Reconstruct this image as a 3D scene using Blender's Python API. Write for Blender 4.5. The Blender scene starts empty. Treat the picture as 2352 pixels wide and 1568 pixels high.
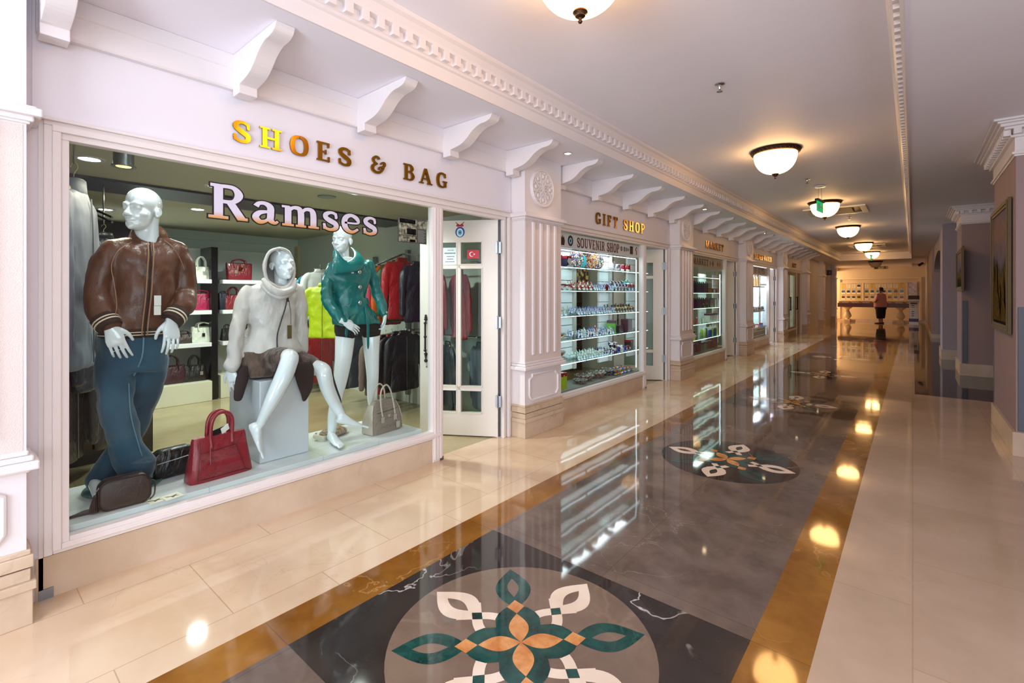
import bpy, bmesh, math, random
from mathutils import Vector, Matrix
PI = math.pi
random.seed(7)
C = bpy.context.scene.collection
SC = bpy.context.scene
# ---------------------------------------------------------------- camera, world, large lights, exposure
CAM_H = 1.35
YAW = math.radians(40.0)
FPX, CX, CY = 1097.0, 1176.0, 675.0
cd = bpy.data.cameras.new('camera'); cam = bpy.data.objects.new('camera', cd); C.objects.link(cam)
cam.location = (0, 0, CAM_H); cam.rotation_euler = (PI/2, 0, YAW)
cd.sensor_width = 36; cd.lens = FPX/2352*36; cd.shift_y = -(784-CY)/2352
cd.clip_start = 0.05; cd.clip_end = 120
SC.camera = cam
w = bpy.data.worlds.new('world'); SC.world = w; w.use_nodes = True
w.node_tree.nodes['Background'].inputs[0].default_value = (0.80, 0.86, 1.0, 1)
w.node_tree.nodes['Background'].inputs[1].default_value = 0.6
SC.view_settings.view_transform = 'Standard'; SC.view_settings.look = 'None'
SC.view_settings.gamma = 1; SC.view_settings.exposure = 0.12
SC.cycles.use_denoising = True
SC.cycles.max_bounces = 8; SC.cycles.diffuse_bounces = 5; SC.cycles.glossy_bounces = 4
SC.cycles.transparent_max_bounces = 12; SC.cycles.sample_clamp_indirect = 6
SC.cycles.caustics_reflective = False; SC.cycles.caustics_refractive = False

def area(name, loc, rot, sx, sy, power, col):
    l = bpy.data.lights.new(name, 'AREA'); l.shape = 'RECTANGLE'; l.size = sx; l.size_y = sy
    l.energy = power; l.color = col
    o = bpy.data.objects.new(name, l); C.objects.link(o); o.location = loc; o.rotation_euler = rot
    return o
def spot(name, loc, power, col, ang=70, blend=.6, rot=(0, 0, 0), r=.03):
    l = bpy.data.lights.new(name, 'SPOT'); l.energy = power; l.color = col
    l.spot_size = math.radians(ang); l.spot_blend = blend; l.shadow_soft_size = r
    o = bpy.data.objects.new(name, l); C.objects.link(o); o.location = loc; o.rotation_euler = rot
    return o
def point(name, loc, power, col, r=.06):
    l = bpy.data.lights.new(name, 'POINT'); l.energy = power; l.color = col; l.shadow_soft_size = r
    o = bpy.data.objects.new(name, l); C.objects.link(o); o.location = loc
    return o
# daylight coming in through the glazed entrance behind the camera
area('entrance_daylight', (-1.1, -2.9, 1.45), (math.radians(104), 0, math.radians(6)), 2.3, 2.2, 170, (.80, .87, 1.0))
# added cool fill from the unseen right side, lights the shop fronts
area('added_side_fill', (3.15, -1.1, 1.45), (0, math.radians(104), 0), 2.2, 3.7, 190, (.84, .90, 1.0))

# ---------------------------------------------------------------- geometry helpers
fwd = Vector((-math.sin(YAW), math.cos(YAW), 0)); rgt = Vector((math.cos(YAW), math.sin(YAW), 0))
def ray(u, v): return fwd + rgt*((u-CX)/FPX) + Vector((0, 0, -(v-CY)/FPX))
def P(u, v, x):
    """a pixel of the photograph taken to the plane X = x"""
    d = ray(u, v); t = x/d.x; return Vector((x, d.y*t, CAM_H+d.z*t))
def Py(u, v, y):
    d = ray(u, v); t = y/d.y; return Vector((d.x*t, y, CAM_H+d.z*t))
def Pz(u, v, z):
    d = ray(u, v); t = (z-CAM_H)/d.z; return Vector((d.x*t, d.y*t, z))
def V(*a): return Vector(a)
def box(bm, x0, x1, y0, y1, z0, z1):
    vs = [bm.verts.new((x, y, z)) for x in (x0, x1) for y in (y0, y1) for z in (z0, z1)]
    for f in ((0,1,3,2),(4,6,7,5),(0,4,5,1),(2,3,7,6),(0,2,6,4),(1,5,7,3)):
        bm.faces.new([vs[i] for i in f])
def obox(bm, c, ax, ay, az):
    """oriented box, centre and three half-axis vectors"""
    vs = [bm.verts.new(c+ax*i+ay*j+az*k) for i in (-1,1) for j in (-1,1) for k in (-1,1)]
    for f in ((0,1,3,2),(4,6,7,5),(0,4,5,1),(2,3,7,6),(0,2,6,4),(1,5,7,3)):
        bm.faces.new([vs[i] for i in f])
def prism(bm, pts, fn, d):
    """polygon pts (a,b) placed by fn(a,b) and extruded by vector d"""
    a = [bm.verts.new(fn(*p)) for p in pts]; b = [bm.verts.new(Vector(fn(*p))+Vector(d)) for p in pts]
    n = len(pts)
    bm.faces.new(a); bm.faces.new(list(reversed(b)))
    for i in range(n): bm.faces.new([a[i], b[i], b[(i+1)%n], a[(i+1)%n]])
def loft(bm, rings, closed=False, caps=True):
    vr = [[bm.verts.new(p) for p in r] for r in rings]; n = len(vr[0])
    m = len(vr)
    for i in range(m if closed else m-1):
        r, s = vr[i], vr[(i+1) % m]
        for j in range(n):
            k = (j+1) % n
            bm.faces.new([r[j], r[k], s[k], s[j]])
    if caps and not closed:
        bm.faces.new(list(reversed(vr[0]))); bm.faces.new(vr[-1])
def ell(c, A, B, n=20, p=1.0):
    out = []
    for i in range(n):
        a = 2*PI*i/n; ca, sa = math.cos(a), math.sin(a)
        ca = math.copysign(abs(ca)**p, ca); sa = math.copysign(abs(sa)**p, sa)
        out.append(Vector(c)+Vector(A)*ca+Vector(B)*sa)
    return out
def lathe(bm, prof, c=(0,0,0), n=24, axis='z', sx=1, sy=1):
    c = Vector(c); rings = []
    for r, z in prof:
        r = max(r, 1e-4)
        if axis == 'z': rings.append([c+Vector((r*sx*math.cos(2*PI*i/n), r*sy*math.sin(2*PI*i/n), z)) for i in range(n)])
        else: rings.append([c+Vector((z, r*sx*math.cos(2*PI*i/n), r*sy*math.sin(2*PI*i/n))) for i in range(n)])
    loft(bm, rings)
def smoothpts(pts, k=4):
    """Catmull-Rom through tuples of any length"""
    out = []; n = len(pts)
    for i in range(n-1):
        p0 = pts[max(i-1, 0)]; p1 = pts[i]; p2 = pts[i+1]; p3 = pts[min(i+2, n-1)]
        for s in range(k):
            t = s/k
            out.append(tuple(.5*((2*b)+(-a+c)*t+(2*a-5*b+4*c-d)*t*t+(-a+3*b-3*c+d)*t**3) for a, b, c, d in zip(p0, p1, p2, p3)))
    out.append(tuple(pts[-1])); return out
def tube(bm, pts, rad, n=10, k=0, flat=1.0, up=None, round_caps=False):
    """pts: Vectors, rad: number or list; k>0 smooths the path"""
    if not hasattr(rad, '__len__'): rad = [rad]*len(pts)
    q = [(*p, r) for p, r in zip(pts, rad)]
    if k: q = smoothpts(q, k)
    P_ = [Vector(a[:3]) for a in q]; R = [max(a[3], 1e-4) for a in q]
    if round_caps:
        d0 = (P_[0]-P_[1]).normalized(); d1 = (P_[-1]-P_[-2]).normalized()
        P_ = [P_[0]+d0*R[0]*.85, P_[0]+d0*R[0]*.5]+P_+[P_[-1]+d1*R[-1]*.5, P_[-1]+d1*R[-1]*.85]
        R = [R[0]*.35, R[0]*.82]+R+[R[-1]*.82, R[-1]*.35]
    rings = []; prev = None
    for i, p in enumerate(P_):
        t = (P_[min(i+1, len(P_)-1)]-P_[max(i-1, 0)])
        if t.length < 1e-9: t = Vector((0, 0, 1))
        t.normalize()
        if prev is None:
            u = Vector(up) if up is not None else (Vector((0, 0, 1)) if abs(t.z) < .9 else Vector((1, 0, 0)))
            a = (u-t*u.dot(t)).normalized()
        else:
            a = (prev-t*prev.dot(t))
            a = a.normalized() if a.length > 1e-6 else prev
        prev = a; b = t.cross(a)
        rings.append([p+a*(R[i]*math.cos(2*PI*j/n))+b*(R[i]*flat*math.sin(2*PI*j/n)) for j in range(n)])
    loft(bm, rings)
def ball(bm, c, r, n=14, m=9):
    """ellipsoid; r number or 3-tuple"""
    if not hasattr(r, '__len__'): r = (r, r, r)
    c = Vector(c); rings = []
    for i in range(1, m):
        th = PI*i/m
        rings.append([c+Vector((r[0]*math.sin(th)*math.cos(2*PI*j/n), r[1]*math.sin(th)*math.sin(2*PI*j/n), -r[2]*math.cos(th))) for j in range(n)])
    loft(bm, rings)
def BM(): return bmesh.new()
def ob(name, bm, m, parent=None, smooth=False, bevel=0, sub=0, angle=35):
    bmesh.ops.recalc_face_normals(bm, faces=bm.faces)
    me = bpy.data.meshes.new(name); bm.to_mesh(me); bm.free()
    for mm in (m if isinstance(m, (list, tuple)) else [m]): me.materials.append(mm)
    o = bpy.data.objects.new(name, me); C.objects.link(o)
    if parent is not None:
        o.parent = parent
        o.matrix_parent_inverse = Matrix.Translation(-parent.location) if parent.type == 'EMPTY' and not parent.get('_loc') else Matrix()
    if bevel:
        b = o.modifiers.new('bevel', 'BEVEL'); b.width = bevel; b.segments = 2; b.limit_method = 'ANGLE'
    if sub:
        s = o.modifiers.new('sub', 'SUBSURF'); s.levels = sub; s.render_levels = sub
    if smooth:
        for p in me.polygons: p.use_smooth = True
        if angle < 180:
            me.set_sharp_from_angle(angle=math.radians(angle))
    return o
def remesh(o, vox, smooth=4):
    m = o.modifiers.new('fuse', 'REMESH'); m.mode = 'VOXEL'; m.voxel_size = vox; m.use_smooth_shade = True
    if smooth:
        s = o.modifiers.new('soft', 'SMOOTH'); s.factor = .5; s.iterations = smooth
    return o
def folds(o, s, size=.12, kind='CLOUDS'):
    t = bpy.data.textures.new('cloth folds', kind); t.noise_scale = size
    if kind == 'MARBLE': t.turbulence = 9; t.noise_depth = 1; t.marble_type = 'SOFT'
    else: t.noise_depth = 1
    m = o.modifiers.new('folds', 'DISPLACE'); m.texture = t; m.strength = s; m.mid_level = .5; m.texture_coords = 'LOCAL'
    return o
def tag(o, label=None, cat=None, group=None, kind=None):
    if label: o['label'] = label
    if cat: o['category'] = cat
    if group: o['group'] = group
    if kind: o['kind'] = kind
    return o
def thing(name, label, cat, loc=(0, 0, 0), group=None, local=False, rz=0):
    """an Empty at the thing's base. local=True: children are modelled around the origin."""
    o = bpy.data.objects.new(name, None); C.objects.link(o); o.location = loc; o.rotation_euler = (0, 0, rz)
    o.empty_display_size = .05
    if local: o['_loc'] = 1
    return tag(o, label, cat, group)
def struct(name, bm, m, parent=None, **k):
    o = ob(name, bm, m, parent, **k)
    if parent is None: o['kind'] = 'structure'
    return o
def sempty(name, loc):
    o = bpy.data.objects.new(name, None); C.objects.link(o); o.location = loc; o['kind'] = 'structure'; return o
def clone(root, loc=None, rz=None, label=None, group=None, scale=None, mats=None):
    r = root.copy(); C.objects.link(r)
    if loc is not None: r.location = loc
    if rz is not None: r.rotation_euler = (0, 0, rz)
    if scale is not None: r.scale = scale if hasattr(scale, '__len__') else (scale,)*3
    if label: r['label'] = label
    if group: r['group'] = group
    for ch in list(root.children):
        c = ch.copy(); C.objects.link(c); c.parent = r
        if mats and ch.name.split('.')[0] in mats: recolour(c, mats[ch.name.split('.')[0]])
        for g in list(ch.children):
            d = g.copy(); C.objects.link(d); d.parent = c
            if mats and g.name.split('.')[0] in mats: recolour(d, mats[g.name.split('.')[0]])
    if mats and root.name.split('.')[0] in mats: recolour(r, mats[root.name.split('.')[0]])
    return r
def recolour(o, m):
    if o.type == 'MESH' and len(o.material_slots):
        o.material_slots[0].link = 'OBJECT'; o.material_slots[0].material = m

# ---------------------------------------------------------------- materials
def lin(c):
    if isinstance(c, str):
        c = tuple(int(c[i:i+2], 16)/255 for i in (0, 2, 4))
    return tuple(((v+.055)/1.055)**2.4 if v > .04045 else v/12.92 for v in c)
_mc = {}
def mat(name, col, rough=.5, metal=0, noise=0, nscale=8, bump=0, bscale=40, spec=.5, coat=0, emit=0, col2=None, alpha=None, sheen=0, warp=0, stretch=None):
    if name in _mc: return _mc[name]
    m = bpy.data.materials.new(name); m.use_nodes = True; nt = m.node_tree; b = nt.nodes['Principled BSDF']
    c = lin(col); b.inputs['Base Color'].default_value = (*c, 1)
    b.inputs['Roughness'].default_value = rough; b.inputs['Metallic'].default_value = metal
    b.inputs['Specular IOR Level'].default_value = spec
    b.inputs['Coat Weight'].default_value = coat; b.inputs['Coat Roughness'].default_value = .08
    b.inputs['Sheen Weight'].default_value = sheen
    if emit:
        b.inputs['Emission Color'].default_value = (*c, 1); b.inputs['Emission Strength'].default_value = emit
    tc = None
    if noise or bump:
        tc = nt.nodes.new('ShaderNodeTexCoord'); src = tc.outputs['Object']
        if stretch:
            mp = nt.nodes.new('ShaderNodeMapping'); mp.inputs['Scale'].default_value = stretch
            nt.links.new(src, mp.inputs[0]); src = mp.outputs[0]
    if noise:
        n = nt.nodes.new('ShaderNodeTexNoise'); n.inputs['Scale'].default_value = nscale; n.inputs['Detail'].default_value = 6
        n.inputs['Distortion'].default_value = warp
        nt.links.new(src, n.inputs['Vector'])
        r = nt.nodes.new('ShaderNodeValToRGB'); nt.links.new(n.outputs[0], r.inputs[0])
        c2 = lin(col2) if col2 else tuple(v*(1-noise) for v in c)
        r.color_ramp.elements[0].position = .35; r.color_ramp.elements[0].color = (*c2, 1)
        r.color_ramp.elements[1].position = .65; r.color_ramp.elements[1].color = (*c, 1)
        nt.links.new(r.outputs[0], b.inputs['Base Color'])
    if bump:
        n = nt.nodes.new('ShaderNodeTexNoise'); n.inputs['Scale'].default_value = bscale; n.inputs['Detail'].default_value = 4
        nt.links.new(src, n.inputs['Vector'])
        bp = nt.nodes.new('ShaderNodeBump'); bp.inputs['Strength'].default_value = bump; bp.inputs['Distance'].default_value = .02
        nt.links.new(n.outputs[0], bp.inputs['Height']); nt.links.new(bp.outputs[0], b.inputs['Normal'])
    _mc[name] = m
    return m
def emat(name, col, strength):
    if name in _mc: return _mc[name]
    m = bpy.data.materials.new(name); m.use_nodes = True; nt = m.node_tree; nt.nodes.clear()
    e = nt.nodes.new('ShaderNodeEmission'); e.inputs[0].default_value = (*lin(col), 1); e.inputs[1].default_value = strength
    o = nt.nodes.new('ShaderNodeOutputMaterial'); nt.links.new(e.outputs[0], o.inputs[0]); _mc[name] = m
    return m
def glassmat(name, tint=(1, 1, 1), ior=1.5, rough=0.0):
    """thin pane: straight-through transmission plus fresnel reflection"""
    m = bpy.data.materials.new(name); m.use_nodes = True; nt = m.node_tree; nt.nodes.clear()
    t = nt.nodes.new('ShaderNodeBsdfTransparent'); t.inputs[0].default_value = (*tint, 1)
    g = nt.nodes.new('ShaderNodeBsdfGlossy'); g.inputs['Roughness'].default_value = rough
    f = nt.nodes.new('ShaderNodeFresnel'); f.inputs[0].default_value = ior
    mx = nt.nodes.new('ShaderNodeMixShader'); o = nt.nodes.new('ShaderNodeOutputMaterial')
    geo = nt.nodes.new('ShaderNodeNewGeometry'); iv = nt.nodes.new('ShaderNodeMath'); iv.operation = 'SUBTRACT'; iv.inputs[0].default_value = 1; nt.links.new(geo.outputs['Backfacing'], iv.inputs[1])
    ml = nt.nodes.new('ShaderNodeMath'); ml.operation = 'MULTIPLY'; nt.links.new(f.outputs[0], ml.inputs[0]); nt.links.new(iv.outputs[0], ml.inputs[1])
    nt.links.new(ml.outputs[0], mx.inputs[0]); nt.links.new(t.outputs[0], mx.inputs[1]); nt.links.new(g.outputs[0], mx.inputs[2])
    nt.links.new(mx.outputs[0], o.inputs[0]); return m
def marble(name, base, vein, dark, rough=.07, scale=2.2, vamt=.5, vscale=3.0, vwidth=.03, coat=0, tile=None, tvar=.0, joint=None):
    m = bpy.data.materials.new(name); m.use_nodes = True; nt = m.node_tree; N = nt.nodes; L = nt.links
    b = N['Principled BSDF']; b.inputs['Roughness'].default_value = rough
    tc = N.new('ShaderNodeTexCoord'); src = tc.outputs['Object']
    n1 = N.new('ShaderNodeTexNoise'); n1.inputs['Scale'].default_value = scale; n1.inputs['Detail'].default_value = 9; n1.inputs['Roughness'].default_value = .62
    L.new(src, n1.inputs['Vector'])
    r1 = N.new('ShaderNodeValToRGB'); r1.color_ramp.elements[0].position = .38; r1.color_ramp.elements[1].position = .62
    r1.color_ramp.elements[0].color = (*lin(dark), 1); r1.color_ramp.elements[1].color = (*lin(base), 1)
    L.new(n1.outputs[0], r1.inputs[0])
    # veins: thin level set of a distorted noise
    n2 = N.new('ShaderNodeTexNoise'); n2.inputs['Scale'].default_value = vscale; n2.inputs['Detail'].default_value = 5; n2.inputs['Distortion'].default_value = .6
    L.new(src, n2.inputs['Vector'])
    s = N.new('ShaderNodeMath'); s.operation = 'SUBTRACT'; s.inputs[1].default_value = .5; L.new(n2.outputs[0], s.inputs[0])
    a = N.new('ShaderNodeMath'); a.operation = 'ABSOLUTE'; L.new(s.outputs[0], a.inputs[0])
    mr = N.new('ShaderNodeMapRange'); mr.inputs['From Min'].default_value = 0; mr.inputs['From Max'].default_value = vwidth
    mr.inputs['To Min'].default_value = 1; mr.inputs['To Max'].default_value = 0; L.new(a.outputs[0], mr.inputs[0])
    n3 = N.new('ShaderNodeTexNoise'); n3.inputs['Scale'].default_value = 1.3; L.new(src, n3.inputs['Vector'])
    r3 = N.new('ShaderNodeMapRange'); r3.inputs['From Min'].default_value = .5; r3.inputs['From Max'].default_value = .66; L.new(n3.outputs[0], r3.inputs[0])
    mu = N.new('ShaderNodeMath'); mu.operation = 'MULTIPLY'; L.new(mr.outputs[0], mu.inputs[0]); L.new(r3.outputs[0], mu.inputs[1])
    mv = N.new('ShaderNodeMath'); mv.operation = 'MULTIPLY'; mv.inputs[1].default_value = vamt; L.new(mu.outputs[0], mv.inputs[0])
    mx = N.new('ShaderNodeMix'); mx.data_type = 'RGBA'; L.new(mv.outputs[0], mx.inputs[0]); L.new(r1.outputs[0], mx.inputs[6])
    mx.inputs[7].default_value = (*lin(vein), 1)
    out = mx.outputs[2]
    if tile:
        bt = N.new('ShaderNodeTexBrick'); bt.offset = tile[2] if len(tile) > 2 else 0; bt.inputs['Scale'].default_value = 1
        bt.inputs['Brick Width'].default_value = tile[0]; bt.inputs['Row Height'].default_value = tile[1]
        bt.inputs['Mortar Size'].default_value = .0022; bt.inputs['Mortar Smooth'].default_value = .1
        bt.inputs['Color1'].default_value = (1, 1, 1, 1); bt.inputs['Color2'].default_value = (1-tvar,)*3+(1,)
        j = joint or .72
        bt.inputs['Mortar'].default_value = (j, j*.97, j*.92, 1)
        mp = N.new('ShaderNodeMapping'); mp.inputs['Rotation'].default_value = (0, 0, PI/2 if tile[3:] and tile[3] else 0)
        if len(tile) > 4: mp.inputs['Location'].default_value = (tile[4], tile[5], 0)
        L.new(src, mp.inputs[0]); L.new(mp.outputs[0], bt.inputs['Vector'])
        mm = N.new('ShaderNodeMix'); mm.data_type = 'RGBA'; mm.blend_type = 'MULTIPLY'; mm.inputs[0].default_value = 1
        L.new(out, mm.inputs[6]); L.new(bt.outputs[0], mm.inputs[7]); out = mm.outputs[2]
    L.new(out, b.inputs['Base Color'])
    nb = N.new('ShaderNodeTexNoise'); nb.inputs['Scale'].default_value = 1.6; L.new(src, nb.inputs['Vector'])
    bp = N.new('ShaderNodeBump'); bp.inputs['Strength'].default_value = .03; bp.inputs['Distance'].default_value = .05
    L.new(nb.outputs[0], bp.inputs['Height']); L.new(bp.outputs[0], b.inputs['Normal'])
    return m

M_WALL = mat('white plaster', 'e4e0e6', .55, bump=.03, bscale=120)
M_TRIM = mat('white gloss trim', 'e2dcdc', .35)
M_FRAME = mat('window frame paint', 'e2dad6', .4)
M_CEIL = mat('ceiling paint', 'efedf6', .6, bump=.02, bscale=60, noise=.03, nscale=1.5)
M_STUCCO = mat('stucco', 'dccfc8', .8, bump=.25, bscale=260)
M_PILLAR = mat('mauve stucco', '9c8583', .7, bump=.2, bscale=180)
M_BASE = marble('beige plinth marble', 'cdb9a1', '9c8468', 'bea88e', rough=.3, scale=3, vamt=.5, vwidth=.02)
M_CREAM = marble('cream marble', 'dbc4a8', 'ac8d6c', 'cdb190', rough=.05, scale=1.1, vamt=.35, vwidth=.008, tile=(.79, .565, .5, 1, 0, -.06), tvar=.05, joint=.68)
M_CREAM2 = marble('cream marble right', 'c6ae97', 'a88c6f', 'b8a087', rough=.05, scale=1.1, vamt=.3, vwidth=.008, tile=(.9, .6, .5, 1), tvar=.06, joint=.8)
M_GOLD = marble('golden marble', '9a6a2c', 'd2a060', '7d4f1c', rough=.06, scale=2.6, vamt=.6, vwidth=.012, tile=(1.17, 50, 0, 1, .853, 0), tvar=.18, joint=.6)
M_GREY = marble('grey brown marble', '74645a', 'b5a597', '5e5047', rough=.05, scale=3.5, vamt=.45, vwidth=.006, tile=(.9, .68, 0, 1, .3, .46), tvar=.10, joint=.7)
M_BLACK = marble('dark brown marble', '39322f', 'cfc6c2', '2c2624', rough=.045, scale=2.5, vamt=.9, vscale=1.5, vwidth=.006)
M_BROWN = marble('medallion brown marble', '7c695a', '9c8775', '6d5b4e', rough=.05, scale=3, vamt=.3)
M_GREEN = marble('green marble', '1e5049', '4f857b', '0e302c', rough=.05, scale=9, vamt=.3, vscale=12, vwidth=.03)
M_WHITEM = marble('ivory marble inlay', 'e4d3c0', 'cdb8a2', 'dcc8b2', rough=.05, scale=5, vamt=.2)
M_ROSSO = marble('orange marble inlay', 'd59a5f', 'f0cf9f', 'b97238', rough=.05, scale=12, vamt=.5, vscale=14)
M_DKFLOOR = marble('dark aisle floor', '2e2624', '55483f', '261f1e', rough=.03, scale=2, vamt=.3)
M_BRASS = mat('brass letter', 'a87420', .16, 1)
M_BRONZE = mat('dark bronze', '4a3524', .35, .9, bump=.3, bscale=90)
M_CHROME = mat('chrome', 'c8c8c8', .12, 1)
M_STEEL = mat('brushed steel', '8e9296', .35, 1)
M_BLACKP = mat('black paint', '151416', .35)
M_IRON = mat('black iron', '241f1c', .4, .6)
M_GLASS = glassmat('window glass', (.93, .97, .96), 1.42)
M_GLASSG = glassmat('green shelf glass', (.75, .93, .88), 1.5)
M_WHITE = mat('white lacquer', 'e4e6e6', .25)
M_DOME = emat('lamp dome lit', 'ffc27a', 15.0)
M_LED = emat('led strip', 'e6f2ff', 5.0)
M_LEDW = emat('downlight bulb', 'f2fff6', 30.0)
M_LEDO = emat('warm downlight bulb', 'ffd9a8', 20.0)
M_PAPER = mat('paper', 'e8e6e0', .7)
# ================================================================ THE SETTING
ZC, ZS, ZR = 2.94, 2.68, 2.80      # main ceiling, shop soffit, right aisle ceiling
XF = -2.94                         # shop front plane
PITCH = 3.88; Y0 = 3.46            # pilaster i spans Y0+i*PITCH .. +.68
YEND = 29.7
# ---- floor: each stone lies in its own outline, bands meet edge to edge
bm = BM(); box(bm, XF-.09, -2.04, -3.2, YEND, -.1, 0)
fl = struct('floor', bm, M_CREAM)
def fpart(name, bm, m): return ob(name, bm, m, fl)
bm = BM(); box(bm, -.283, .022, -3.2, YEND, -.1, 0); box(bm, .022, 3.3, -3.2, 8.43, -.1, 0); fpart('right_cream_paving', bm, M_CREAM2)
bm = BM(); box(bm, -2.04, -1.842, -3.2, 26.5, -.1, 0); box(bm, -.484, -.283, -3.2, 26.5, -.1, 0); fpart('gold_border', bm, M_GOLD)
bm = BM(); box(bm, -7.4, XF-.09, 27.3, YEND+.2, -.1, 0); box(bm, -2.04, -.283, 26.5, YEND+.2, -.1, 0); fpart('far_paving', bm, M_CREAM2)
bm = BM(); box(bm, .022, 3.3, 8.43, YEND, -.1, 0); fpart('dark_aisle_paving', bm, M_DKFLOOR)
XM = -1.163
cents = [1.44+2.685*i for i in range(9)]
def annpoly(bm, x0, x1, y0, y1, c, r, z=0, n=64):
    """rectangle with a round hole"""
    outer = []; inner = []
    for i in range(n):
        a = 2*PI*i/n+PI/4; dx, dy = math.cos(a), math.sin(a)
        t = 1e9
        if dx > 1e-9: t = min(t, (x1-c[0])/dx)
        if dx < -1e-9: t = min(t, (x0-c[0])/dx)
        if dy > 1e-9: t = min(t, (y1-c[1])/dy)
        if dy < -1e-9: t = min(t, (y0-c[1])/dy)
        outer.append(bm.verts.new((c[0]+dx*t, c[1]+dy*t, z))); inner.append(bm.verts.new((c[0]+dx*r, c[1]+dy*r, z)))
    for i in range(n):
        j = (i+1) % n; bm.faces.new([outer[i], outer[j], inner[j], inner[i]])
    # corner fill
    for sx in (x0, x1):
        for sy in (y0, y1):
            best = sorted(range(n), key=lambda k: (outer[k].co.x-sx)**2+(outer[k].co.y-sy)**2)[:2]
            if (outer[best[0]].co-Vector((sx, sy, z))).length > 1e-4:
                v = bm.verts.new((sx, sy, z)); bm.faces.new([v, outer[best[0]], outer[best[1]]])
HB = .586; RM = .512
bmG, bmK = BM(), BM()
yprev = -3.2
for i, cy in enumerate(cents):
    x0, x1 = -1.842, -.484
    if i % 2 == 0:
        if cy-HB > yprev: box(bmG, x0, x1, yprev, cy-HB, -.1, 0)
        annpoly(bmK, x0, x1, cy-HB, cy+HB, (XM, cy), RM); yprev = cy+HB
    else:
        box(bmG, x0, x1, yprev, cy-.6, -.1, 0)
        annpoly(bmG, x0, x1, cy-.6, cy+.6, (XM, cy), RM); yprev = cy+.6
box(bmG, x0, x1, yprev, 26.5, -.1, 0)
fpart('grey_centre_band', bmG, M_GREY); fpart('dark_marble_panel', bmK, M_BLACK)
def disc(bm, c, r, z, n=64):
    vs = [bm.verts.new((c[0]+r*math.cos(2*PI*i/n), c[1]+r*math.sin(2*PI*i/n), z)) for i in range(n)]; bm.faces.new(vs)
def flatpoly(bm, pts, z):
    vs = [bm.verts.new((p[0], p[1], z)) for p in pts]; bm.faces.new(vs)
def petal_ring(bm, c, ang, r0, r1, wmax, tk, z):
    """loop-shaped petal: an outer leaf outline with a leaf-shaped hole"""
    ca, sa = math.cos(ang), math.sin(ang); n = 14
    def at(s, w): return (c[0]+s*ca-w*sa, c[1]+s*sa+w*ca)
    def half(t): return math.sin(PI*t**.92)**1.05
    ha, hb, hw = r0+(r1-r0)*.27, r0+(r1-r0)*.74, wmax-tk
    for sg in (1, -1):
        O = []; I = []
        for i in range(n+1):
            t = i/n
            O.append((r0+(r1-r0)*t, wmax*half(t)*sg)); I.append((ha+(hb-ha)*t, hw*math.sin(PI*t)*sg))
        for i in range(n):
            flatpoly(bm, [at(*O[i]), at(*O[i+1]), at(*I[i+1]), at(*I[i])], z)
        flatpoly(bm, [at(r0, 0), at(*O[0]), at(*I[0])], z)
        flatpoly(bm, [at(r1, 0), at(*O[-1]), at(*I[-1])], z)
def diamond(bm, c, ang, r, a, b, z, n=1):
    ca, sa = math.cos(ang), math.sin(ang)
    def at(s, w): return (c[0]+s*ca-w*sa, c[1]+s*sa+w*ca)
    flatpoly(bm, [at(r-a, 0), at(r, b), at(r+a, 0), at(r, -b)], z)
def leaf(bm, c, ang, r0, r1, w, z):
    ca, sa = math.cos(ang), math.sin(ang); n = 12; pts = []
    def at(s, q): return (c[0]+s*ca-q*sa, c[1]+s*sa+q*ca)
    for i in range(n+1): t = i/n; pts.append(at(r0+(r1-r0)*t, w*math.sin(PI*t)))
    for i in range(n-1, 0, -1): t = i/n; pts.append(at(r0+(r1-r0)*t, -w*math.sin(PI*t)))
    flatpoly(bm, pts, z)
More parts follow.
